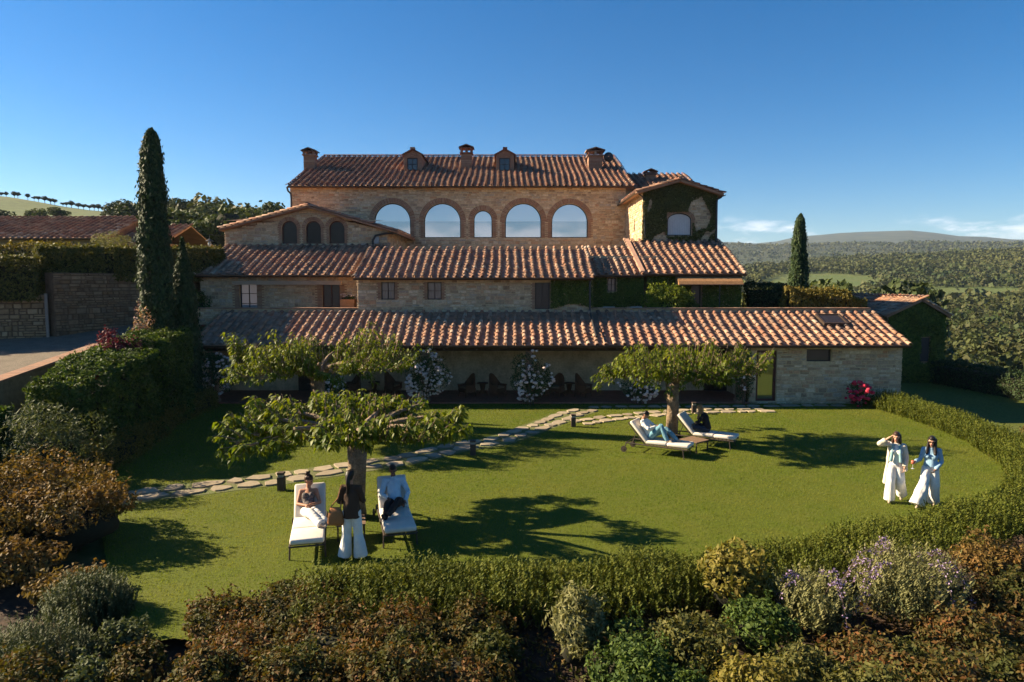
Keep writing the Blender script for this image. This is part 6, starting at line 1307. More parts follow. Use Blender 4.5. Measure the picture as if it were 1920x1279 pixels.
def side_table(label, x, y, rz, w=0.3):
    t = thing('side_table', label, 'table', (0, 0, 0), 'low slatted side tables')
    for k in range(6): s = MB(); yy = -w + (k + 0.5) * 2 * w / 6; s.box((-w, yy - w / 6 + 0.006, 0.33), (w, yy + w / 6 - 0.006, 0.35)); s.build('slat', m_teak, t)
    f = MB(); 
    for sx in (-1, 1): f.box((sx * (w - 0.03) - 0.015, -w + 0.01, 0.295), (sx * (w - 0.03) + 0.015, w - 0.01, 0.328))
    f.build('frame', m_bronze, t)
    for sx in (-1, 1):
        for sy in (-1, 1): l = MB(); l.box((sx * (w - 0.03) - 0.016, sy * (w - 0.04) - 0.016, 0), (sx * (w - 0.03) + 0.016, sy * (w - 0.04) + 0.016, 0.294)); l.build('leg', m_bronze, t)
    t.location = (x, y, 0); t.rotation_euler = (0, 0, rz); return t
side_table('low slatted table in front of the trunk of the nearest mulberry', -3.42, 14.1, 0.25); side_table('low slatted table between the two loungers by the farther trunk', 5.85, 21.55, -0.9, 0.33)
m_post = mat('bollard_brown', [(0.075, 0.05, 0.036)], rough=0.7, nscale=8, namt=0.4); m_lens = mat('bollard_lens', [(0.30, 0.28, 0.24)], rough=0.4, nscale=8, namt=0.1)
for u, v, h, lb in ((528, 919, 0.48, 'square brown bollard light behind the lounger of the woman in white trousers'), (887, 853, 0.47, 'square brown bollard light beside the path, near the outer leaves of the nearest mulberry'), (1075, 800, 0.47, 'square brown bollard light where the stone path forks'), (1301, 775, 0.46, 'square bollard light behind the blonde woman')):
    p = gz(u, v); t = thing('bollard_light', lb, 'bollard', (p[0], p[1], 0), 'bollard lights along the path'); w = 0.085
    mb = MB(); mb.box((p[0] - w, p[1] - w, -0.02), (p[0] + w, p[1] + w, h * 0.74)); mb.build('post', m_post, t); mb = MB(); mb.box((p[0] - w * 0.8, p[1] - w * 0.8, h * 0.74), (p[0] + w * 0.8, p[1] + w * 0.8, h * 0.88)); mb.build('lens', m_lens, t); mb = MB(); rbox(mb, (p[0], p[1], h * 0.94), (w * 1.03, w * 1.03, h * 0.06), 0.01); mb.build('cap', m_post, t)
# wicker armchairs in the porch
def armchair():
    t = thing('wicker_armchair', 'x', 'armchair', (0, 0, 0), 'wicker armchairs in the porch')
    s = MB(); rbox(s, (0, 0, 0.32), (0.30, 0.30, 0.10), 0.04); s.build('seat', m_wicker, t, smooth=True)
    b = MB(); n = 11; V = []; Fc = []
    for i in range(n):
        a = math.pi * (0.0 + i / (n - 1)); x = -0.34 * math.cos(a); y = -0.08 - 0.30 * math.sin(a); top = 0.62 + 0.46 * math.sin(a) ** 1.3
        for k, (rr2, z) in enumerate(((1, 0.24), (1, top), (0.86, top), (0.86, 0.24))): V.append((x * rr2, -0.08 + (y + 0.08) * rr2, z))
    for i in range(n - 1):
        for k in range(4): Fc.append((i * 4 + k, i * 4 + (k + 1) % 4, i * 4 + 4 + (k + 1) % 4, i * 4 + 4 + k))
    b.add(V, Fc); b.build('backrest', m_wicker, t)
    for sx in (-1, 1): a = MB(); rbox(a, (sx * 0.32, 0.1, 0.55), (0.045, 0.22, 0.04), 0.025); rbox(a, (sx * 0.32, 0.1, 0.40), (0.03, 0.2, 0.13), 0.02); a.build('armrest', m_wicker, t, smooth=True)
    for sx in (-1, 1):
        for sy in (-1, 1): l = MB(); l.tube([(sx * 0.26, sy * 0.26, 0.26), (sx * 0.29, sy * 0.29, 0.0)], 0.025, n=6); l.build('leg', m_wicker, t)
    c = MB(); rbox(c, (0, 0.03, 0.455), (0.25, 0.24, 0.04), 0.03); c.build('seat_cushion', mat('tan_cushion', [(0.30, 0.19, 0.11)], nscale=8, namt=0.2), t, smooth=True)
    return t
proto = armchair()
def copy_tree(o, parent=None):
    c = o.copy(); COL.objects.link(c); c.parent = parent
    for ch in list(o.children): copy_tree(ch, c)
    return c
for k, (u, v, rz, lb) in enumerate([(877, 742, -0.9, 'wicker armchair right of the fullest white-pink rose'), (932, 742, 0.9, 'wicker armchair left of the tall pink rose'), (1043, 742, -0.5, 'wicker armchair right of the tall pink rose'), (1092, 742, 1.0, 'wicker armchair beside the crown of the mulberry near the glazed door'),
        (738, 738, 1.1, 'wicker armchair left of the fullest white-pink rose, in shade'), (664, 738, -1.0, 'wicker armchair in the dark porch behind the small pale rose')]):
    o = proto if k == 0 else copy_tree(proto); p = gz(u, v, 0.036); o.location = (p[0], p[1] - 0.25, 0.036); o.rotation_euler = (0, 0, math.pi + rz); o['label'] = lb
for u, v, lb in ((905, 737, 'round wicker table between the armchairs by the tall pink rose'), (1067, 737, 'round wicker table between the armchairs left of the glazed-door mulberry'), (702, 735, 'round wicker table in the shaded part of the porch')):
    p = gz(u, v, 0.036); t = thing('wicker_table', lb, 'table', (p[0], p[1], 0.036), 'wicker tables in the porch'); mb = MB(); mb.tube([(p[0], p[1], 0.50), (p[0], p[1], 0.54)], 0.28, n=18); mb.build('top', m_wicker, t)
    mb = MB(); mb.tube([(p[0], p[1], 0.036), (p[0], p[1], 0.2), (p[0], p[1], 0.499)], [0.2, 0.1, 0.16], n=12); mb.build('base', m_wicker, t)
m_pale = mat('pale_chair', [(0.42, 0.40, 0.36)], nscale=8, namt=0.2)
for u, lb in ((1141, 'pale terrace chair, its back just above the parapet, nearer the downpipe'), (1192, 'pale terrace chair, its back just above the parapet, nearer the lime-green shrub')):
    x = xy(u, 33.9, 570); t = thing('terrace_chair', lb, 'chair', (x, 33.95, 3.2), 'pale chairs on the terrace'); mb = MB(); rbox(mb, (x, 33.82, 3.88), (0.30, 0.03, 0.27), 0.02); mb.build('backrest', m_pale, t); mb = MB(); rbox(mb, (x, 34.1, 3.6), (0.30, 0.28, 0.04), 0.02); mb.build('seat', m_pale, t)
    for sx in (-1, 1):
        for yy in (33.82, 34.34): l = MB(); l.tube([(x + sx * 0.26, yy, 3.58), (x + sx * 0.26, yy, 3.2)], 0.02, n=6); l.build('leg', m_pale, t)
x = xy(653, 34.4, 565); t = thing('flower_planter', 'terracotta planter with white and yellow flowers beside the terrace door', 'planter', (x, 34.4, 3.2)); mb = MB(); mb.add([(x - 0.3, 34.2, 3.2), (x + 0.3, 34.2, 3.2), (x + 0.3, 34.6, 3.2), (x - 0.3, 34.6, 3.2), (x - 0.36, 34.15, 4.5), (x + 0.36, 34.15, 4.5), (x + 0.36, 34.65, 4.5), (x - 0.36, 34.65, 4.5)], [(0, 1, 5, 4), (1, 2, 6, 5), (2, 3, 7, 6), (3, 0, 4, 7), (4, 5, 6, 7)]); mb.build('pot', mat('planter_terracotta', [(0.45, 0.21, 0.09)], nscale=6, namt=0.3), t)
P, Nn = lobed((x, 34.4, 4.62), (0.36, 0.25, 0.16), 700, 8); V, Q, rv = leaves(P, Nn, 0.06, 0.6); link('foliage', mesh_np('foliage', V, Q, rv), m_hedge, t); P, Nn = lobed((x, 34.38, 4.68), (0.36, 0.25, 0.16), 90, 8, 0); V, Q, rv = leaves(P, Nn, 0.07, 0.9); link('flowers', mesh_np('flowers', V, Q, rv), m_petal, t)['kind'] = 'stuff'

# ------------------------------------------------------------------ people
QUEUE = []
def V3(*a): return np.array(a, float)
def frus(p0, r0, p1, r1, fl=None, k=1.0, n=14, round0=True, round1=True):
    """tapered limb with rounded or flat ends; fl: direction squashed by k"""
    p0, p1 = np.array(p0, float), np.array(p1, float); ax = p1 - p0; ln = np.linalg.norm(ax); ax = ax / (ln + 1e-9) if ln > 1e-6 else V3(0, 0, 1)
    rings = []
    if round0: rings += [(-r0 * math.cos(t), r0 * math.sin(t), 0) for t in (0.15, 0.55, 1.0)]
    rings += [(0, r0, 0), (ln, r1, 1)] if True else []
    rings = [(a, b) for a, b, _ in rings]
    if round1: rings += [(ln + r1 * math.cos(t), r1 * math.sin(t)) for t in (1.0, 0.55, 0.15)]
    u = np.cross(ax, (0.2, 0.9, 0.37)); u /= np.linalg.norm(u); w = np.cross(ax, u); V = []
    for h, r in rings:
        for j in range(n):
            a = 2 * math.pi * j / n; V.append(p0 + ax * h + r * (math.cos(a) * u + math.sin(a) * w))
    V = np.array(V)
    if fl is not None:
        f = np.array(fl, float); f /= np.linalg.norm(f); c = p0 + np.outer((V - p0) @ ax, ax); off = V - c; V = V - np.outer(off @ f, f) * (1 - k)
    m_ = len(rings); Fc = [(i * n + j, i * n + (j + 1) % n, (i + 1) * n + (j + 1) % n, (i + 1) * n + j) for i in range(m_ - 1) for j in range(n)] + [tuple(range(n - 1, -1, -1)), tuple(range((m_ - 1) * n, m_ * n))]
    return V, Fc
def ball(c, r):
    V, Fc = blob(c, r if hasattr(r, '__len__') else (r, r, r), 8, jit=0.0); return V, [tuple(f) for f in Fc]
def solid(name, shapes, voxel, m, parent, smooth=4, keep=None):
    mb = MB()
    for V, Fc in shapes: mb.add(V, Fc, 0.5)
    o = mb.build(name, m, parent); md = o.modifiers.new('r', 'REMESH'); md.mode = 'VOXEL'; md.voxel_size = voxel
    ms = o.modifiers.new('s', 'SMOOTH'); ms.factor = 0.5; ms.iterations = smooth
    if keep: dm = o.modifiers.new('d', 'DECIMATE'); dm.ratio = keep
    QUEUE.append(o); return o
def bake_queue():
    dg = bpy.context.evaluated_depsgraph_get(); out = []
    for o in QUEUE: out.append(bpy.data.meshes.new_from_object(o.evaluated_get(dg)))
    for o, me in zip(QUEUE, out):
        mt = o.data.materials[0]; o.modifiers.clear(); o.data = me; me.materials.clear(); me.materials.append(mt)
        me.polygons.foreach_set('use_smooth', np.ones(len(me.polygons), bool))
        if o.name.split('.')[0] in ('trousers', 'jacket', 'shirt', 'sweater', 'top', 'hair'):      # folds and strands
            nv = len(me.vertices); co = np.empty(nv * 3); me.vertices.foreach_get('co', co); co = co.reshape(-1, 3); no = np.empty(nv * 3); me.vertices.foreach_get('normal', no); no = no.reshape(-1, 3)
            co += no * (0.010 * noise3(co * np.array((1, 1, 0.22)), 34, 5) + 0.006 * noise3(co, 22, 6))[:, None]; me.vertices.foreach_set('co', co.ravel())
        if 'rnd' in me.attributes: me.attributes.remove(me.attributes['rnd'])
        set_rnd(me, np.full(len(me.polygons), 0.5)); me.update()
def hand(w, e, palm_n, side, s=1.0, curl=0.6):
    """palm, four fingers and a thumb; w wrist, e elbow"""
    d = w - e; d /= np.linalg.norm(d); pn = palm_n - d * np.dot(palm_n, d); pn /= np.linalg.norm(pn) + 1e-9; sd = np.cross(d, pn) * side; S = []
    k = w + d * 0.085 * s; S.append(frus(w, 0.024 * s, k, 0.032 * s, pn, 0.5))
    for j, ln in enumerate((0.070, 0.080, 0.075, 0.058)):
        b = k + sd * (0.027 - 0.018 * j) * s - d * (0.004 * abs(j - 1)); m1 = b + (d * math.cos(curl * 0.6) + pn * math.sin(curl * 0.6)) * ln * 0.55 * s; m2 = m1 + (d * math.cos(curl * 1.5) + pn * math.sin(curl * 1.5)) * ln * 0.5 * s
        S += [frus(b, 0.0095 * s, m1, 0.0088 * s, n=8), frus(m1, 0.0088 * s, m2, 0.0075 * s, n=8)]
    tb = w + d * 0.025 * s + sd * 0.026 * s; t1 = tb + (d * 0.7 + sd * 0.6 + pn * 0.3) * 0.04 * s; t2 = t1 + (d * 0.9 + sd * 0.1 + pn * 0.4) * 0.032 * s; S += [frus(tb, 0.013 * s, t1, 0.0105 * s, n=8), frus(t1, 0.0105 * s, t2, 0.0085 * s, n=8)]
    return S
def skinmat(nm, c): return mat(nm, [c], rough=0.6, nscale=14, namt=0.12, spec=0.35)
def person(label, J, skin, hairfn, hairmat, clothes, look, group=None, female=True, headup=(0, 0, 1), palms=None, extra=None):
    """J: joints; clothes: list of (name, shapes, material)"""
    t = thing('person', label, 'person', (0, 0, 0), group); f = 0.93 if female else 1.0; A = {k: np.array(v, float) for k, v in J.items()}
    fw = np.array(A.get('fwd', look), float); fw /= np.linalg.norm(fw); lk = np.array(look, float); lk /= np.linalg.norm(lk); hu = np.array(headup, float); hu = hu - lk * np.dot(hu, lk); hu /= np.linalg.norm(hu); hr = np.cross(lk, hu)
    pe, ch, nk, hd = A['pelvis'], A['chest'], A['neck'], A['head']; wa = pe + (ch - pe) * 0.5; S = []
    S += [frus(pe, 0.135 * f, wa, (0.108 if female else 0.128) * f, fw, 0.78), frus(wa, (0.108 if female else 0.128) * f, ch, 0.142 * f, fw, 0.72), frus(ch, 0.142 * f, nk, 0.062 * f, fw, 0.75)]
    S.append(frus(A['sl'], 0.054 * f, A['sr'], 0.054 * f)); S.append(frus(A['hl'], 0.092 * f, A['hr'], 0.092 * f)); S.append(frus(nk - (hd - nk) * 0.2, 0.053 * f, hd - hu * 0.03, 0.05 * f))
    if female:
        sd = (A['sr'] - A['sl']); sd /= np.linalg.norm(sd)
        for s_ in (-1, 1): S.append(ball(ch + fw * 0.075 + sd * s_ * 0.065 - (nk - ch) * 0.15, 0.062))
    # head: skull, face, jaw, nose, ears
    S += [frus(hd + hu * 0.035 - lk * 0.012, 0.083 * f, hd + hu * 0.02 + lk * 0.012, 0.080 * f), frus(hd + hu * 0.02 + lk * 0.028, 0.064 * f, hd - hu * 0.065 + lk * 0.045, 0.04 * f), frus(hd + hu * 0.0 + lk * 0.09 * f, 0.011, hd - hu * 0.03 + lk * 0.106 * f, 0.014), frus(hd + hu * 0.022 + lk * 0.088 * f - hr * 0.03, 0.012, hd + hu * 0.022 + lk * 0.088 * f + hr * 0.03, 0.012)]
    for s_ in (-1, 1): S.append(frus(hd + hr * s_ * 0.078 * f + hu * 0.015, 0.016, hd + hr * s_ * 0.08 * f - hu * 0.02, 0.011))
    for q, s_ in (('l', -1), ('r', 1)):
        S += [frus(A['s' + q], 0.050 * f, A['e' + q], 0.038 * f), frus(A['e' + q], 0.039 * f, A['w' + q], 0.026 * f), frus(A['h' + q], 0.088 * f, A['k' + q], 0.057 * f), frus(A['k' + q], 0.058 * f, A['a' + q], 0.036 * f), frus(A['k' + q] * 0.65 + A['a' + q] * 0.35, 0.055 * f, A['a' + q], 0.034 * f)]
        S += [frus(A['a' + q] + V3(0, 0, -0.015), 0.036 * f, A['t' + q], 0.026 * f)]
        S += hand(A['w' + q], A['e' + q], np.array((palms or {}).get(q, (0, 0.3, -1)), float), s_, 0.98 * f)
    solid('body', S, 0.0085, skin, t, 3, 0.2)
    solid('hair', hairfn(hd, lk, hu, hr), 0.011, hairmat, t, 3, 0.4)
    for s_ in (-1, 1):
        e = MB(); V, Fc = ball(hd + lk * 0.088 * f + hr * s_ * 0.031 + hu * 0.006, 0.0105); e.add(V, Fc); e.build('eye', m_eye, t, smooth=True)
    e = MB(); V, Fc = frus(hd + lk * 0.088 * f - hu * 0.058 - hr * 0.02, 0.008, hd + lk * 0.088 * f - hu * 0.058 + hr * 0.02, 0.008, n=8); e.add(V, Fc); e.build('lips', m_lip, t, smooth=True)
    for nm, shapes, mt, vx in clothes(A, fw, f): solid(nm, shapes, vx, mt, t, 3, 0.4)
    for q in 'lr':
        sh = [frus(A['a' + q] + V3(0, 0, -0.02), 0.041 * f, A['t' + q] + V3(0, 0, -0.004), 0.033 * f)]; solid('shoe', sh, 0.011, A_SHOE[0], t, 2, 0.5)
    if extra: extra(t, A, hd, lk, hu, hr)
    return t
A_SHOE = [None]
m_eye = mat('eye_dark', [(0.02, 0.015, 0.012)], rough=0.2, nscale=5, namt=0.0); m_lip = mat('lip', [(0.35, 0.10, 0.08)], rough=0.5, nscale=5, namt=0.0)
sk_tan = skinmat('skin_tan', (0.40, 0.19, 0.11)); sk_brown = skinmat('skin_brown', (0.16, 0.075, 0.045)); sk_light = skinmat('skin_light', (0.50, 0.28, 0.18))
def cloth(nm, c, n=0.2, s=10): return mat(nm, [c], rough=0.9, nscale=s, namt=n, bump=0.35, bscale=26, bdist=0.02)
c_white = cloth('white_cotton', (0.72, 0.70, 0.66)); c_cream = cloth('cream_linen', (0.60, 0.53, 0.42)); c_blue = cloth('pale_blue_shirt', (0.50, 0.60, 0.66)); c_denim = cloth('blue_blouse', (0.24, 0.38, 0.50)); c_jean = cloth('teal_jeans', (0.13, 0.27, 0.34)); c_dark = cloth('black_wool', (0.013, 0.013, 0.015)); c_djean = cloth('dark_jeans', (0.02, 0.03, 0.05)); c_brown = cloth('dark_brown_trousers', (0.035, 0.022, 0.018)); c_jack = cloth('brown_jacket', (0.06, 0.034, 0.02)); c_top = mat('patterned_top', [(0.05, 0.045, 0.05)], nscale=45, namt=0.8, ncol=(0.25, 0.2, 0.17)); c_leather = cloth('tan_leather', (0.33, 0.14, 0.05)); c_teal = cloth('teal_scarf', (0.22, 0.36, 0.38)); c_shoe = cloth('dark_shoe', (0.05, 0.035, 0.028)); c_shoeb = cloth('beige_shoe', (0.42, 0.33, 0.24))
h_dark = mat('dark_hair', [(0.018, 0.012, 0.009)], rough=0.45, nscale=30, namt=0.3, bump=0.4, bscale=70, bdist=0.01); h_brown = mat('brown_hair', [(0.05, 0.024, 0.014)], rough=0.45, nscale=30, namt=0.3, bump=0.4, bscale=70, bdist=0.01); h_blond = mat('blond_hair', [(0.30, 0.17, 0.075)], rough=0.5, nscale=30, namt=0.4, bump=0.4, bscale=70, bdist=0.01)
def cap_hair(hd, lk, hu, hr): return [frus(hd + hu * 0.055 - lk * 0.022, 0.086, hd + hu * 0.062 + lk * 0.012, 0.078), frus(hd + hu * 0.03 - lk * 0.035, 0.078, hd - hu * 0.015 - lk * 0.035, 0.066)]
def bun_hair(hd, lk, hu, hr): return cap_hair(hd, lk, hu, hr) + [ball(hd + hu * 0.15 - lk * 0.05, 0.055)]
def long_hair(ln=0.30, wide=0.085, fwdp=0.0):
    def fn(hd, lk, hu, hr):
        S = cap_hair(hd, lk, hu, hr); z = V3(0, 0, 1); 
        for s_ in (-1, 1): S.append(frus(hd + hr * s_ * 0.072 + hu * 0.05 - lk * 0.01, 0.032, hd + hr * s_ * 0.085 - z * ln * 0.8 + lk * fwdp, 0.035))
        S.append(frus(hd + hu * 0.02 - lk * 0.05, 0.07, hd - z * ln - lk * 0.075, 0.055, lk, 0.6)); S.append(frus(hd + hr * 0.05 - lk * 0.05, 0.05, hd + hr * 0.06 - z * ln * 0.95 - lk * 0.06, 0.04)); S.append(frus(hd - hr * 0.05 - lk * 0.05, 0.05, hd - hr * 0.06 - z * ln * 0.95 - lk * 0.06, 0.04)); return S
    return fn
def tail_hair(hd, lk, hu, hr):
    S = cap_hair(hd, lk, hu, hr); p = hd - lk * 0.1 + hu * 0.02
    for k in range(6): q = p + V3(0.012 * math.sin(k * 1.4), 0, -0.065) - lk * (0.02 if k < 2 else -0.004); S.append(frus(p, 0.05 - 0.003 * k, q, 0.047 - 0.004 * k)); p = q
    return S
def trousers(A, f, kn=0.078, hem=0.075, flat=True, m_=None, name='trousers', top=0.142, fw=None):
    S = [frus(A['hl'], 0.108 * f, A['hr'], 0.108 * f), frus(A['pelvis'] + (A['chest'] - A['pelvis']) * 0.22, top * f, A['pelvis'], 0.15 * f, fw, 0.8, round0=False)]
    for q in 'lr':
        d = A['a' + q] - A['k' + q]; d /= np.linalg.norm(d); S += [frus(A['h' + q], 0.106 * f, A['k' + q], kn * f), frus(A['k' + q], kn * f, A['a' + q] + d * 0.03, hem * f, round1=not flat)]
    return (name, S, m_, 0.013)
def shirt(A, fw, f, m_, hem=0.0, loose=1.0, sleeve=True, name='shirt', neck=True, cuff=0.97):
    pe, ch, nk = A['pelvis'], A['chest'], A['neck']; lo = pe - (ch - pe) * hem
    S = [frus(lo, 0.158 * f * loose, pe + (ch - pe) * 0.5, 0.140 * f * loose, fw, 0.82, round0=False), frus(pe + (ch - pe) * 0.5, 0.140 * f * loose, ch, 0.158 * f, fw, 0.76), frus(ch, 0.158 * f, nk - (nk - ch) * 0.12, 0.078 * f, fw, 0.8, round1=False), frus(A['sl'], 0.066 * f, A['sr'], 0.066 * f)]
    if f < 1:
        sd = unit(A['sr'] - A['sl']); S += [ball(ch + fw * 0.082 + sd * s_ * 0.066 - (nk - ch) * 0.15, 0.074) for s_ in (-1, 1)]
    if sleeve:
        for q in 'lr': S += [frus(A['s' + q], 0.066 * f, A['e' + q], 0.055 * f), frus(A['e' + q], 0.055 * f, A['e' + q] + (A['w' + q] - A['e' + q]) * cuff, 0.042 * f, round1=False)]
    if neck: S.append(frus(nk - (nk - ch) * 0.1, 0.072 * f, nk + (nk - ch) * 0.06, 0.066 * f, round0=False, round1=False))
    return (name, S, m_, 0.0125)
def put(t, x, y, z, fdir): t.location = (x, y, z); t.rotation_euler = (0, 0, math.atan2(-fdir[0], fdir[1]))

# standing woman seen from behind
A_SHOE[0] = c_shoe
J = dict(pelvis=(0, 0, 0.97), chest=(-0.01, 0.01, 1.29), neck=(-0.015, 0.02, 1.475), head=(-0.02, 0.045, 1.635), sl=(-0.165, 0.01, 1.415), sr=(0.15, 0.01, 1.415), el=(-0.25, 0.03, 1.14), er=(0.225, 0.05, 1.14), wl=(-0.12, 0.22, 1.08), wr=(0.12, 0.25, 1.13), hl=(-0.085, 0, 0.93), hr=(0.085, 0, 0.93), kl=(-0.11, 0.02, 0.50), kr=(0.12, 0.03, 0.50), al=(-0.15, -0.01, 0.085), ar=(0.17, 0.0, 0.085), tl=(-0.17, 0.15, 0.04), tr=(0.2, 0.16, 0.04), fwd=(0, 1, 0))
def cl_a(A, fw, f):
    return [trousers(A, f, 0.098, 0.145, m_=c_white, fw=fw), shirt(A, fw, f, c_jack, hem=0.42, loose=1.22, name='jacket')]
p = gz(661, 1048); pa = person('person standing with back turned in dark brown jacket and white flared trousers, long dark ponytail', J, sk_tan, tail_hair, h_dark, cl_a, (0.25, 1, -0.1)); put(pa, p[0], p[1], 0, (0.0, 1))
bg_ = thing('shoulder_bag', 'tan leather shoulder bag hanging at the standing woman\'s hip', 'bag', (p[0] - 0.29, p[1] - 0.07, 0.72)); bx0, by0 = p[0] - 0.29, p[1] - 0.09
mb = MB(); V = []
for z, w, dd in ((0.72, 0.15, 0.055), (0.78, 0.165, 0.075), (0.95, 0.14, 0.06), (1.06, 0.10, 0.025)):
    for k in range(12): a = 2 * math.pi * k / 12; V.append((bx0 + w * math.copysign(abs(math.cos(a)) ** 0.6, math.cos(a)), by0 + dd * math.copysign(abs(math.sin(a)) ** 0.6, math.sin(a)), z))
mb.add(V, [(i * 12 + k, i * 12 + (k + 1) % 12, i * 12 + 12 + (k + 1) % 12, i * 12 + 12 + k) for i in range(3) for k in range(12)] + [tuple(range(11, -1, -1)), tuple(range(36, 48))]); mb.build('bag_body', c_leather, bg_, smooth=True)
mb = MB(); mb.tube([(bx0 - 0.1, by0, 1.05), (p[0] - 0.23, p[1] - 0.10, 1.25), (p[0] - 0.17, p[1] - 0.04, 1.485), (p[0] - 0.2, p[1] + 0.10, 1.3), (bx0 + 0.1, by0 + 0.01, 1.05)], 0.012, n=6); mb.build('strap', c_leather, bg_)

# the two women walking
A_SHOE[0] = c_shoeb
J = dict(pelvis=(0, 0, 0.96), chest=(0.0, 0.01, 1.28), neck=(0, 0.02, 1.46), head=(0.01, 0.05, 1.615), sl=(-0.16, 0.01, 1.40), sr=(0.165, 0.02, 1.43), el=(-0.215, 0.02, 1.13), er=(0.36, 0.13, 1.43), wl=(-0.19, 0.13, 0.90), wr=(0.15, 0.22, 1.63), hl=(-0.085, 0, 0.92), hr=(0.085, 0, 0.92), kl=(-0.12, 0.0, 0.50), kr=(0.09, 0.13, 0.50), al=(-0.15, -0.24, 0.16), ar=(0.10, 0.12, 0.085), tl=(-0.15, -0.17, 0.035), tr=(0.10, 0.28, 0.04), fwd=(0, 1, 0))
def cl_b(A, fw, f):
    S = []
    for q in 'lr': S += [frus(A['s' + q], 0.072 * f, A['e' + q], 0.068 * f), frus(A['e' + q], 0.068 * f, A['e' + q] + (A['w' + q] - A['e' + q]) * (0.62 if q == 'r' else 0.9), 0.062 * f, round1=False)]
    for s_, lo in ((-1, 0.80), (1, 0.42)):
        x0 = s_ * 0.135
        S += [frus((x0, -0.01, 1.40), 0.07, (s_ * 0.16, -0.02, 1.05), 0.095, (1, 0, 0), 0.55), frus((s_ * 0.16, -0.02, 1.05), 0.095, (s_ * 0.215, -0.03, lo), 0.13, (1, 0, 0), 0.42, round1=False)]
    S += [frus((-0.1, -0.085, 1.36), 0.055, (0.1, -0.085, 1.36), 0.055), frus((0, -0.09, 1.38), 0.11, (0, -0.12, 0.80), 0.17, (0, 1, 0), 0.35, round1=False)]
    sc = []
    for s_ in (-1, 1): sc += [frus((s_ * 0.07, 0.06, 1.44), 0.03, (s_ * 0.085, 0.145, 1.25), 0.035), frus((s_ * 0.085, 0.145, 1.25), 0.035, (s_ * 0.11, 0.15, 1.02), 0.045, round1=False)]
    return [trousers(A, f, 0.115, 0.135, m_=c_white, fw=fw), shirt(A, fw, f, c_white, hem=0.12, sleeve=False), ('jacket', S, c_cream, 0.0135), ('scarf', sc, c_teal, 0.0125)]
p = gz(1676, 940); WD = (-0.5, -0.87)
pb = person('person walking in white with an open cream jacket, shading the eyes with a raised hand', J, sk_light, long_hair(0.2), h_brown, cl_b, (0.15, 1, -0.02), palms={'r': (-0.3, 0.2, -1), 'l': (1, 0, 0)}); put(pb, p[0], p[1], 0, WD)
J = dict(pelvis=(0, 0, 0.93), chest=(0, -0.01, 1.24), neck=(0, 0, 1.415), head=(0, 0.03, 1.57), sl=(-0.155, -0.01, 1.355), sr=(0.155, -0.01, 1.355), el=(-0.22, -0.04, 1.09), er=(0.23, 0.02, 1.10), wl=(-0.10, 0.15, 0.92), wr=(0.33, 0.22, 1.09), hl=(-0.085, 0, 0.90), hr=(0.085, 0, 0.90), kl=(-0.10, 0.0, 0.50), kr=(0.13, 0.20, 0.52), al=(-0.10, -0.10, 0.09), ar=(0.22, 0.36, 0.085), tl=(-0.11, 0.05, 0.04), tr=(0.26, 0.50, 0.045), fwd=(0, 1, 0))
def cl_c(A, fw, f):
    n, S, m_, v = trousers(A, f, 0.125, 0.15, m_=c_white, fw=fw); S.append(frus(A['kr'], 0.12, A['ar'] + V3(0.06, 0.05, 0.0), 0.15, round1=False)); return [(n, S, m_, v), shirt(A, fw, f, c_denim, hem=-0.08, loose=1.05)]
def shades(t, A, hd, lk, hu, hr):
    mb = MB()
    for s_ in (-1, 1): V, Fc = ball(hd + lk * 0.094 + hr * s_ * 0.033 + hu * 0.006, (0.028, 0.012, 0.022)); mb.add(V, Fc); mb.tube([hd + lk * 0.085 + hr * s_ * 0.06 + hu * 0.01, hd + hr * s_ * 0.084 + hu * 0.012], 0.004, n=5)
    mb.tube([hd + lk * 0.1 - hr * 0.01 + hu * 0.01, hd + lk * 0.1 + hr * 0.01 + hu * 0.01], 0.004, n=5); mb.build('sunglasses', mat('brown_lens', [(0.03, 0.012, 0.008)], rough=0.1, nscale=5, namt=0), t, smooth=True)
p2 = gz(1741, 947); pc = person('person walking in pale blue blouse, white billowing trousers and sunglasses, holding a wine glass', J, sk_light, long_hair(0.36, fwdp=0.07), h_dark, cl_c, (0.1, 1, -0.05), palms={'r': (0.6, 0, -0.6), 'l': (1, 0, 0)}, extra=shades); put(pc, p2[0], p2[1], 0, WD)
rz = math.atan2(-WD[0], WD[1]); c, s = math.cos(rz), math.sin(rz); lx, ly = 0.375, 0.335; gx_, gy_ = p2[0] + c * lx - s * ly, p2[1] + s * lx + c * ly
wg = thing('wine_glass', 'stemmed glass of rose wine held by the walking person in sunglasses', 'wine glass', (gx_, gy_, 0.93)); m_wg = glassy('clear_glass', (0.6, 0.6, 0.6), coat=0.4); mb = MB(); mb.tube([(gx_, gy_, 0.93), (gx_, gy_, 0.936), (gx_, gy_, 0.945), (gx_, gy_, 1.03)], [0.036, 0.034, 0.006, 0.005], n=12); mb.build('stem', m_wg, wg)
mb = MB(); mb.tube([(gx_, gy_, 1.03), (gx_, gy_, 1.05), (gx_, gy_, 1.09), (gx_, gy_, 1.13)], [0.006, 0.035, 0.043, 0.035], n=14); mb.build('bowl', mat('rose_wine', [(0.45, 0.12, 0.07)], rough=0.1, nscale=3, namt=0, spec=0.6), wg, smooth=True)

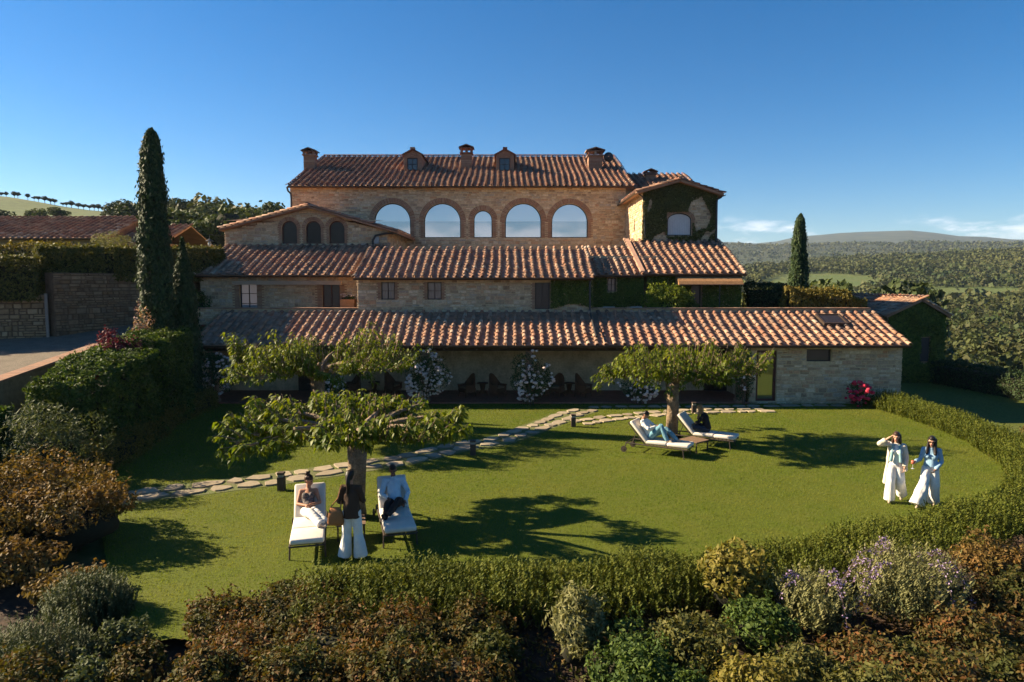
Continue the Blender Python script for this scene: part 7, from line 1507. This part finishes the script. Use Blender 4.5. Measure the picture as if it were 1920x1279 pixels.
# on the loungers (local frame of the lounger: y towards the foot end)
A_SHOE[0] = c_shoeb
J = dict(pelvis=(0.02, 0.05, 0.56), chest=(0.03, -0.17, 0.81), neck=(0.03, -0.28, 0.95), head=(0.02, -0.29, 1.11), sl=(0.185, -0.24, 0.90), sr=(-0.125, -0.24, 0.90), el=(0.25, -0.08, 0.68), er=(-0.21, -0.02, 0.70), wl=(0.06, 0.13, 0.70), wr=(-0.02, 0.17, 0.73), hl=(0.10, 0.07, 0.545), hr=(-0.07, 0.07, 0.545), kl=(-0.02, 0.45, 0.64), kr=(-0.17, 0.42, 0.60), al=(-0.24, 0.76, 0.50), ar=(-0.31, 0.68, 0.50), tl=(-0.34, 0.88, 0.49), tr=(-0.42, 0.80, 0.49), fwd=(0, 0.7, 0.7))
def cl_d(A, fw, f): return [trousers(A, f, 0.10, 0.10, m_=c_white, fw=fw), shirt(A, fw, f, c_top, hem=0.0, sleeve=False, name='top', neck=False)]
def top_only(A, fw, f): 
    pe, ch, nk = A['pelvis'], A['chest'], A['neck']; sd = unit(A['sr'] - A['sl'])
    S = [frus(pe + (ch - pe) * 0.1, 0.15 * f, pe + (ch - pe) * 0.5, 0.128 * f, fw, 0.82, round0=False), frus(pe + (ch - pe) * 0.5, 0.128 * f, ch + (nk - ch) * 0.15, 0.155 * f, fw, 0.78, round1=False)] + [ball(ch + fw * 0.078 + sd * s_ * 0.065 - (nk - ch) * 0.15, 0.066) for s_ in (-1, 1)]
    return [trousers(A, f, 0.10, 0.10, m_=c_white, fw=fw), ('top', S, c_top, 0.0125)]
pd = person('person reclining in strapless dark top and white trousers, hair in a bun', J, sk_tan, bun_hair, h_brown, top_only, (-0.9, 0.55, -0.1), palms={'l': (0, 0, -1), 'r': (0, 0, -1)}); put(pd, L1[0], L1[1], 0, D1)
A_SHOE[0] = c_shoe
J = dict(pelvis=(-0.02, 0.06, 0.57), chest=(-0.03, -0.18, 0.84), neck=(-0.03, -0.30, 1.0), head=(-0.02, -0.29, 1.165), sl=(0.165, -0.26, 0.945), sr=(-0.225, -0.26, 0.945), el=(0.26, -0.06, 0.72), er=(-0.33, -0.03, 0.72), wl=(0.13, 0.18, 0.68), wr=(-0.22, 0.22, 0.60), hl=(0.07, 0.08, 0.55), hr=(-0.11, 0.08, 0.55), kl=(0.17, 0.47, 0.66), kr=(-0.05, 0.46, 0.70), al=(0.27, 0.86, 0.50), ar=(0.17, 0.84, 0.56), tl=(0.33, 0.96, 0.58), tr=(0.22, 0.97, 0.62), fwd=(0, 0.7, 0.7))
def cl_e(A, fw, f): return [trousers(A, f, 0.078, 0.06, m_=c_brown, fw=fw), shirt(A, fw, f, c_blue, hem=0.1, loose=1.05)]
pe_ = person('person reclining in pale blue shirt and dark trousers, ankles crossed', J, sk_brown, cap_hair, h_dark, cl_e, (0.1, 1, -0.12), female=False, palms={'l': (0, 0, -1), 'r': (0, 0, -1)}); put(pe_, L2[0], L2[1], 0, D2)
A_SHOE[0] = c_shoeb
J = dict(pelvis=(0.02, 0.10, 0.57), chest=(0.02, -0.10, 0.87), neck=(0.02, -0.17, 1.04), head=(0.02, -0.10, 1.18), sl=(0.205, -0.13, 0.985), sr=(-0.175, -0.13, 0.985), el=(0.27, 0.10, 0.80), er=(-0.23, 0.10, 0.80), wl=(0.10, 0.27, 0.86), wr=(-0.07, 0.27, 0.86), hl=(0.11, 0.12, 0.55), hr=(-0.07, 0.12, 0.55), kl=(0.13, 0.46, 0.90), kr=(-0.10, 0.55, 0.78), al=(0.16, 0.66, 0.50), ar=(-0.06, 0.90, 0.50), tl=(0.18, 0.80, 0.47), tr=(-0.06, 1.03, 0.48), fwd=(0, 0.85, 0.5))
def cl_f(A, fw, f): return [trousers(A, f, 0.08, 0.065, m_=c_jean, fw=fw), shirt(A, fw, f, c_white, hem=0.08, loose=1.05)]
pf = person('person with knees drawn up in white shirt and teal jeans, looking down', J, sk_tan, cap_hair, h_dark, cl_f, (0.05, 0.8, -0.6), female=False, palms={'l': (-1, 0, -0.3), 'r': (1, 0, -0.3)}); put(pf, L3[0], L3[1], 0, D3)
A_SHOE[0] = c_shoe
J = dict(pelvis=(0, 0.42, 0.57), chest=(0.01, 0.34, 0.90), neck=(0.01, 0.26, 1.06), head=(0.02, 0.19, 1.20), sl=(-0.15, 0.30, 1.0), sr=(0.17, 0.30, 1.0), el=(-0.22, 0.18, 0.78), er=(0.24, 0.18, 0.78), wl=(-0.06, 0.0, 0.68), wr=(0.08, -0.0, 0.68), hl=(-0.09, 0.38, 0.545), hr=(0.09, 0.38, 0.545), kl=(-0.27, 0.05, 0.60), kr=(0.27, 0.05, 0.60), al=(0.04, 0.0, 0.51), ar=(-0.04, 0.1, 0.51), tl=(0.16, -0.03, 0.48), tr=(-0.16, 0.07, 0.48), fwd=(0, -1, 0.15))
def cl_g(A, fw, f): return [trousers(A, f, 0.08, 0.06, m_=c_djean, fw=fw), shirt(A, fw, f, c_dark, hem=0.1, loose=1.1, name='sweater')]
pg = person('person sitting cross-legged in black sweater, long blonde hair hanging down', J, sk_light, long_hair(0.34, fwdp=0.09), h_blond, cl_g, (0.15, -0.8, -0.55), palms={'l': (0, 0, -1), 'r': (0, 0, -1)}); put(pg, L4[0], L4[1], 0, D3)
bake_queue()
# ------------------------------------------------------------------ grass blades on the lawn
lo, hi = LAWN.min(0), LAWN.max(0); n = 370000; P = np.stack([rng.uniform(lo[0], hi[0], n), rng.uniform(lo[1], hi[1], n)], 1); P = P[inpoly(P, LAWN)]
P = P[rng.random(len(P)) < np.clip(17.0 / P[:, 1], 0.35, 1)]
def seg_dist(P, C):
    d = np.full(len(P), 9.0)
    for a, b in zip(C[:-1], C[1:]):
        ab = b - a; t = np.clip(((P - a) @ ab) / (ab @ ab), 0, 1); d = np.minimum(d, np.linalg.norm(P - a - t[:, None] * ab, axis=1))
    return d
dpath = seg_dist(P, np.array([at_z(u, v)[:2] for u, v in path_main])); P = P[(dpath > 0.74) | (rng.random(len(P)) < 0.25)]
n = len(P); h = rng.uniform(0.015, 0.04, n) * np.where(rng.random(n) < 0.03, 1.6, 1); a = rng.random(n) * 6.28; w = 0.006 * np.clip(P[:, 1] / 14, 1, 2)
ln = rng.normal(0, 0.012, (n, 2)); B = np.stack([P[:, 0], P[:, 1], np.zeros(n)], 1); s = np.stack([np.cos(a) * w, np.sin(a) * w, 0 * a], 1); T = B + np.stack([ln[:, 0], ln[:, 1], h], 1)
V = np.stack([B - s, B + s, T], 1).reshape(-1, 3); Q = np.arange(3 * n).reshape(-1, 3)
m_blade = leafmat('grass_blade', [(0.075, 0.128, 0.010), (0.125, 0.178, 0.014), (0.19, 0.225, 0.025)], 0.45, ncol=(0.21, 0.195, 0.04), nscale=0.45, namt=0.6)
o = link('grass', mesh_np('grass', V, Q, np.clip(rng.random(n) * 0.8 + 0.2 * noise3(B, 1.5, 4), 0, 1)), m_blade); tag(o, 'short mown grass of the sunny lawn', 'grass', kind='stuff')
# low ground cover on the bank
n = 58000; P = np.stack([rng.uniform(-9, 16, n), rng.uniform(4.5, 12.6, n)], 1); k = noise3(np.stack([P[:, 0], P[:, 1], 0 * P[:, 0]], 1), 1.4, 12) > -0.45
lim = np.interp(P[:, 0], [-9, -6.2, -5.4, -3.4, 3, 8, 12, 16], [10.5, 9.6, 10.1, 11.0, 11.9, 13.2, 15.2, 20]); P = P[k & (P[:, 1] < lim)]; P = P[~((P[:, 0] < -4.6) & (P[:, 0] > -6.3) & (P[:, 1] > 7.2))]
z = hfun(P[:, 0], P[:, 1]) + rng.uniform(0.01, 0.34, len(P)) * (0.5 + 0.5 * np.clip(noise3(np.stack([P[:, 0], P[:, 1], 0 * P[:, 0]], 1), 3.0, 21), -0.6, 1)); V, Q, rv = leaves(np.stack([P[:, 0], P[:, 1], z], 1), np.broadcast_to(V3(0, 0, 1), (len(P), 3)), 0.085 * rng.uniform(0.6, 1.4, len(P)), 0.45, 0.9)
o = link('ground_cover', mesh_np('ground_cover', V, Q, rv), m_copper_l); tag(o, 'low leafy ground cover and litter between the shrubs on the bank', 'ground cover', kind='stuff')
# ------------------------------------------------------------------ haze over the valley
mh = bpy.data.materials.new('haze_air'); mh.use_nodes = True; nt = mh.node_tree; nt.nodes.remove(nt.nodes['Principled BSDF']); pv = nt.nodes.new('ShaderNodeVolumePrincipled'); pv.inputs['Color'].default_value = (0.62, 0.78, 1.0, 1); pv.inputs['Density'].default_value = 0.00009; pv.inputs['Anisotropy'].default_value = 0.2
nt.links.new(pv.outputs[0], nt.nodes['Material Output'].inputs['Volume'])
mb = MB(); mb.box((-6600, -6600, -60), (6600, 6600, 300)); o = mb.build('haze', mh); tag(o, 'thin bluish air haze over the valley and hills', 'haze', kind='stuff')
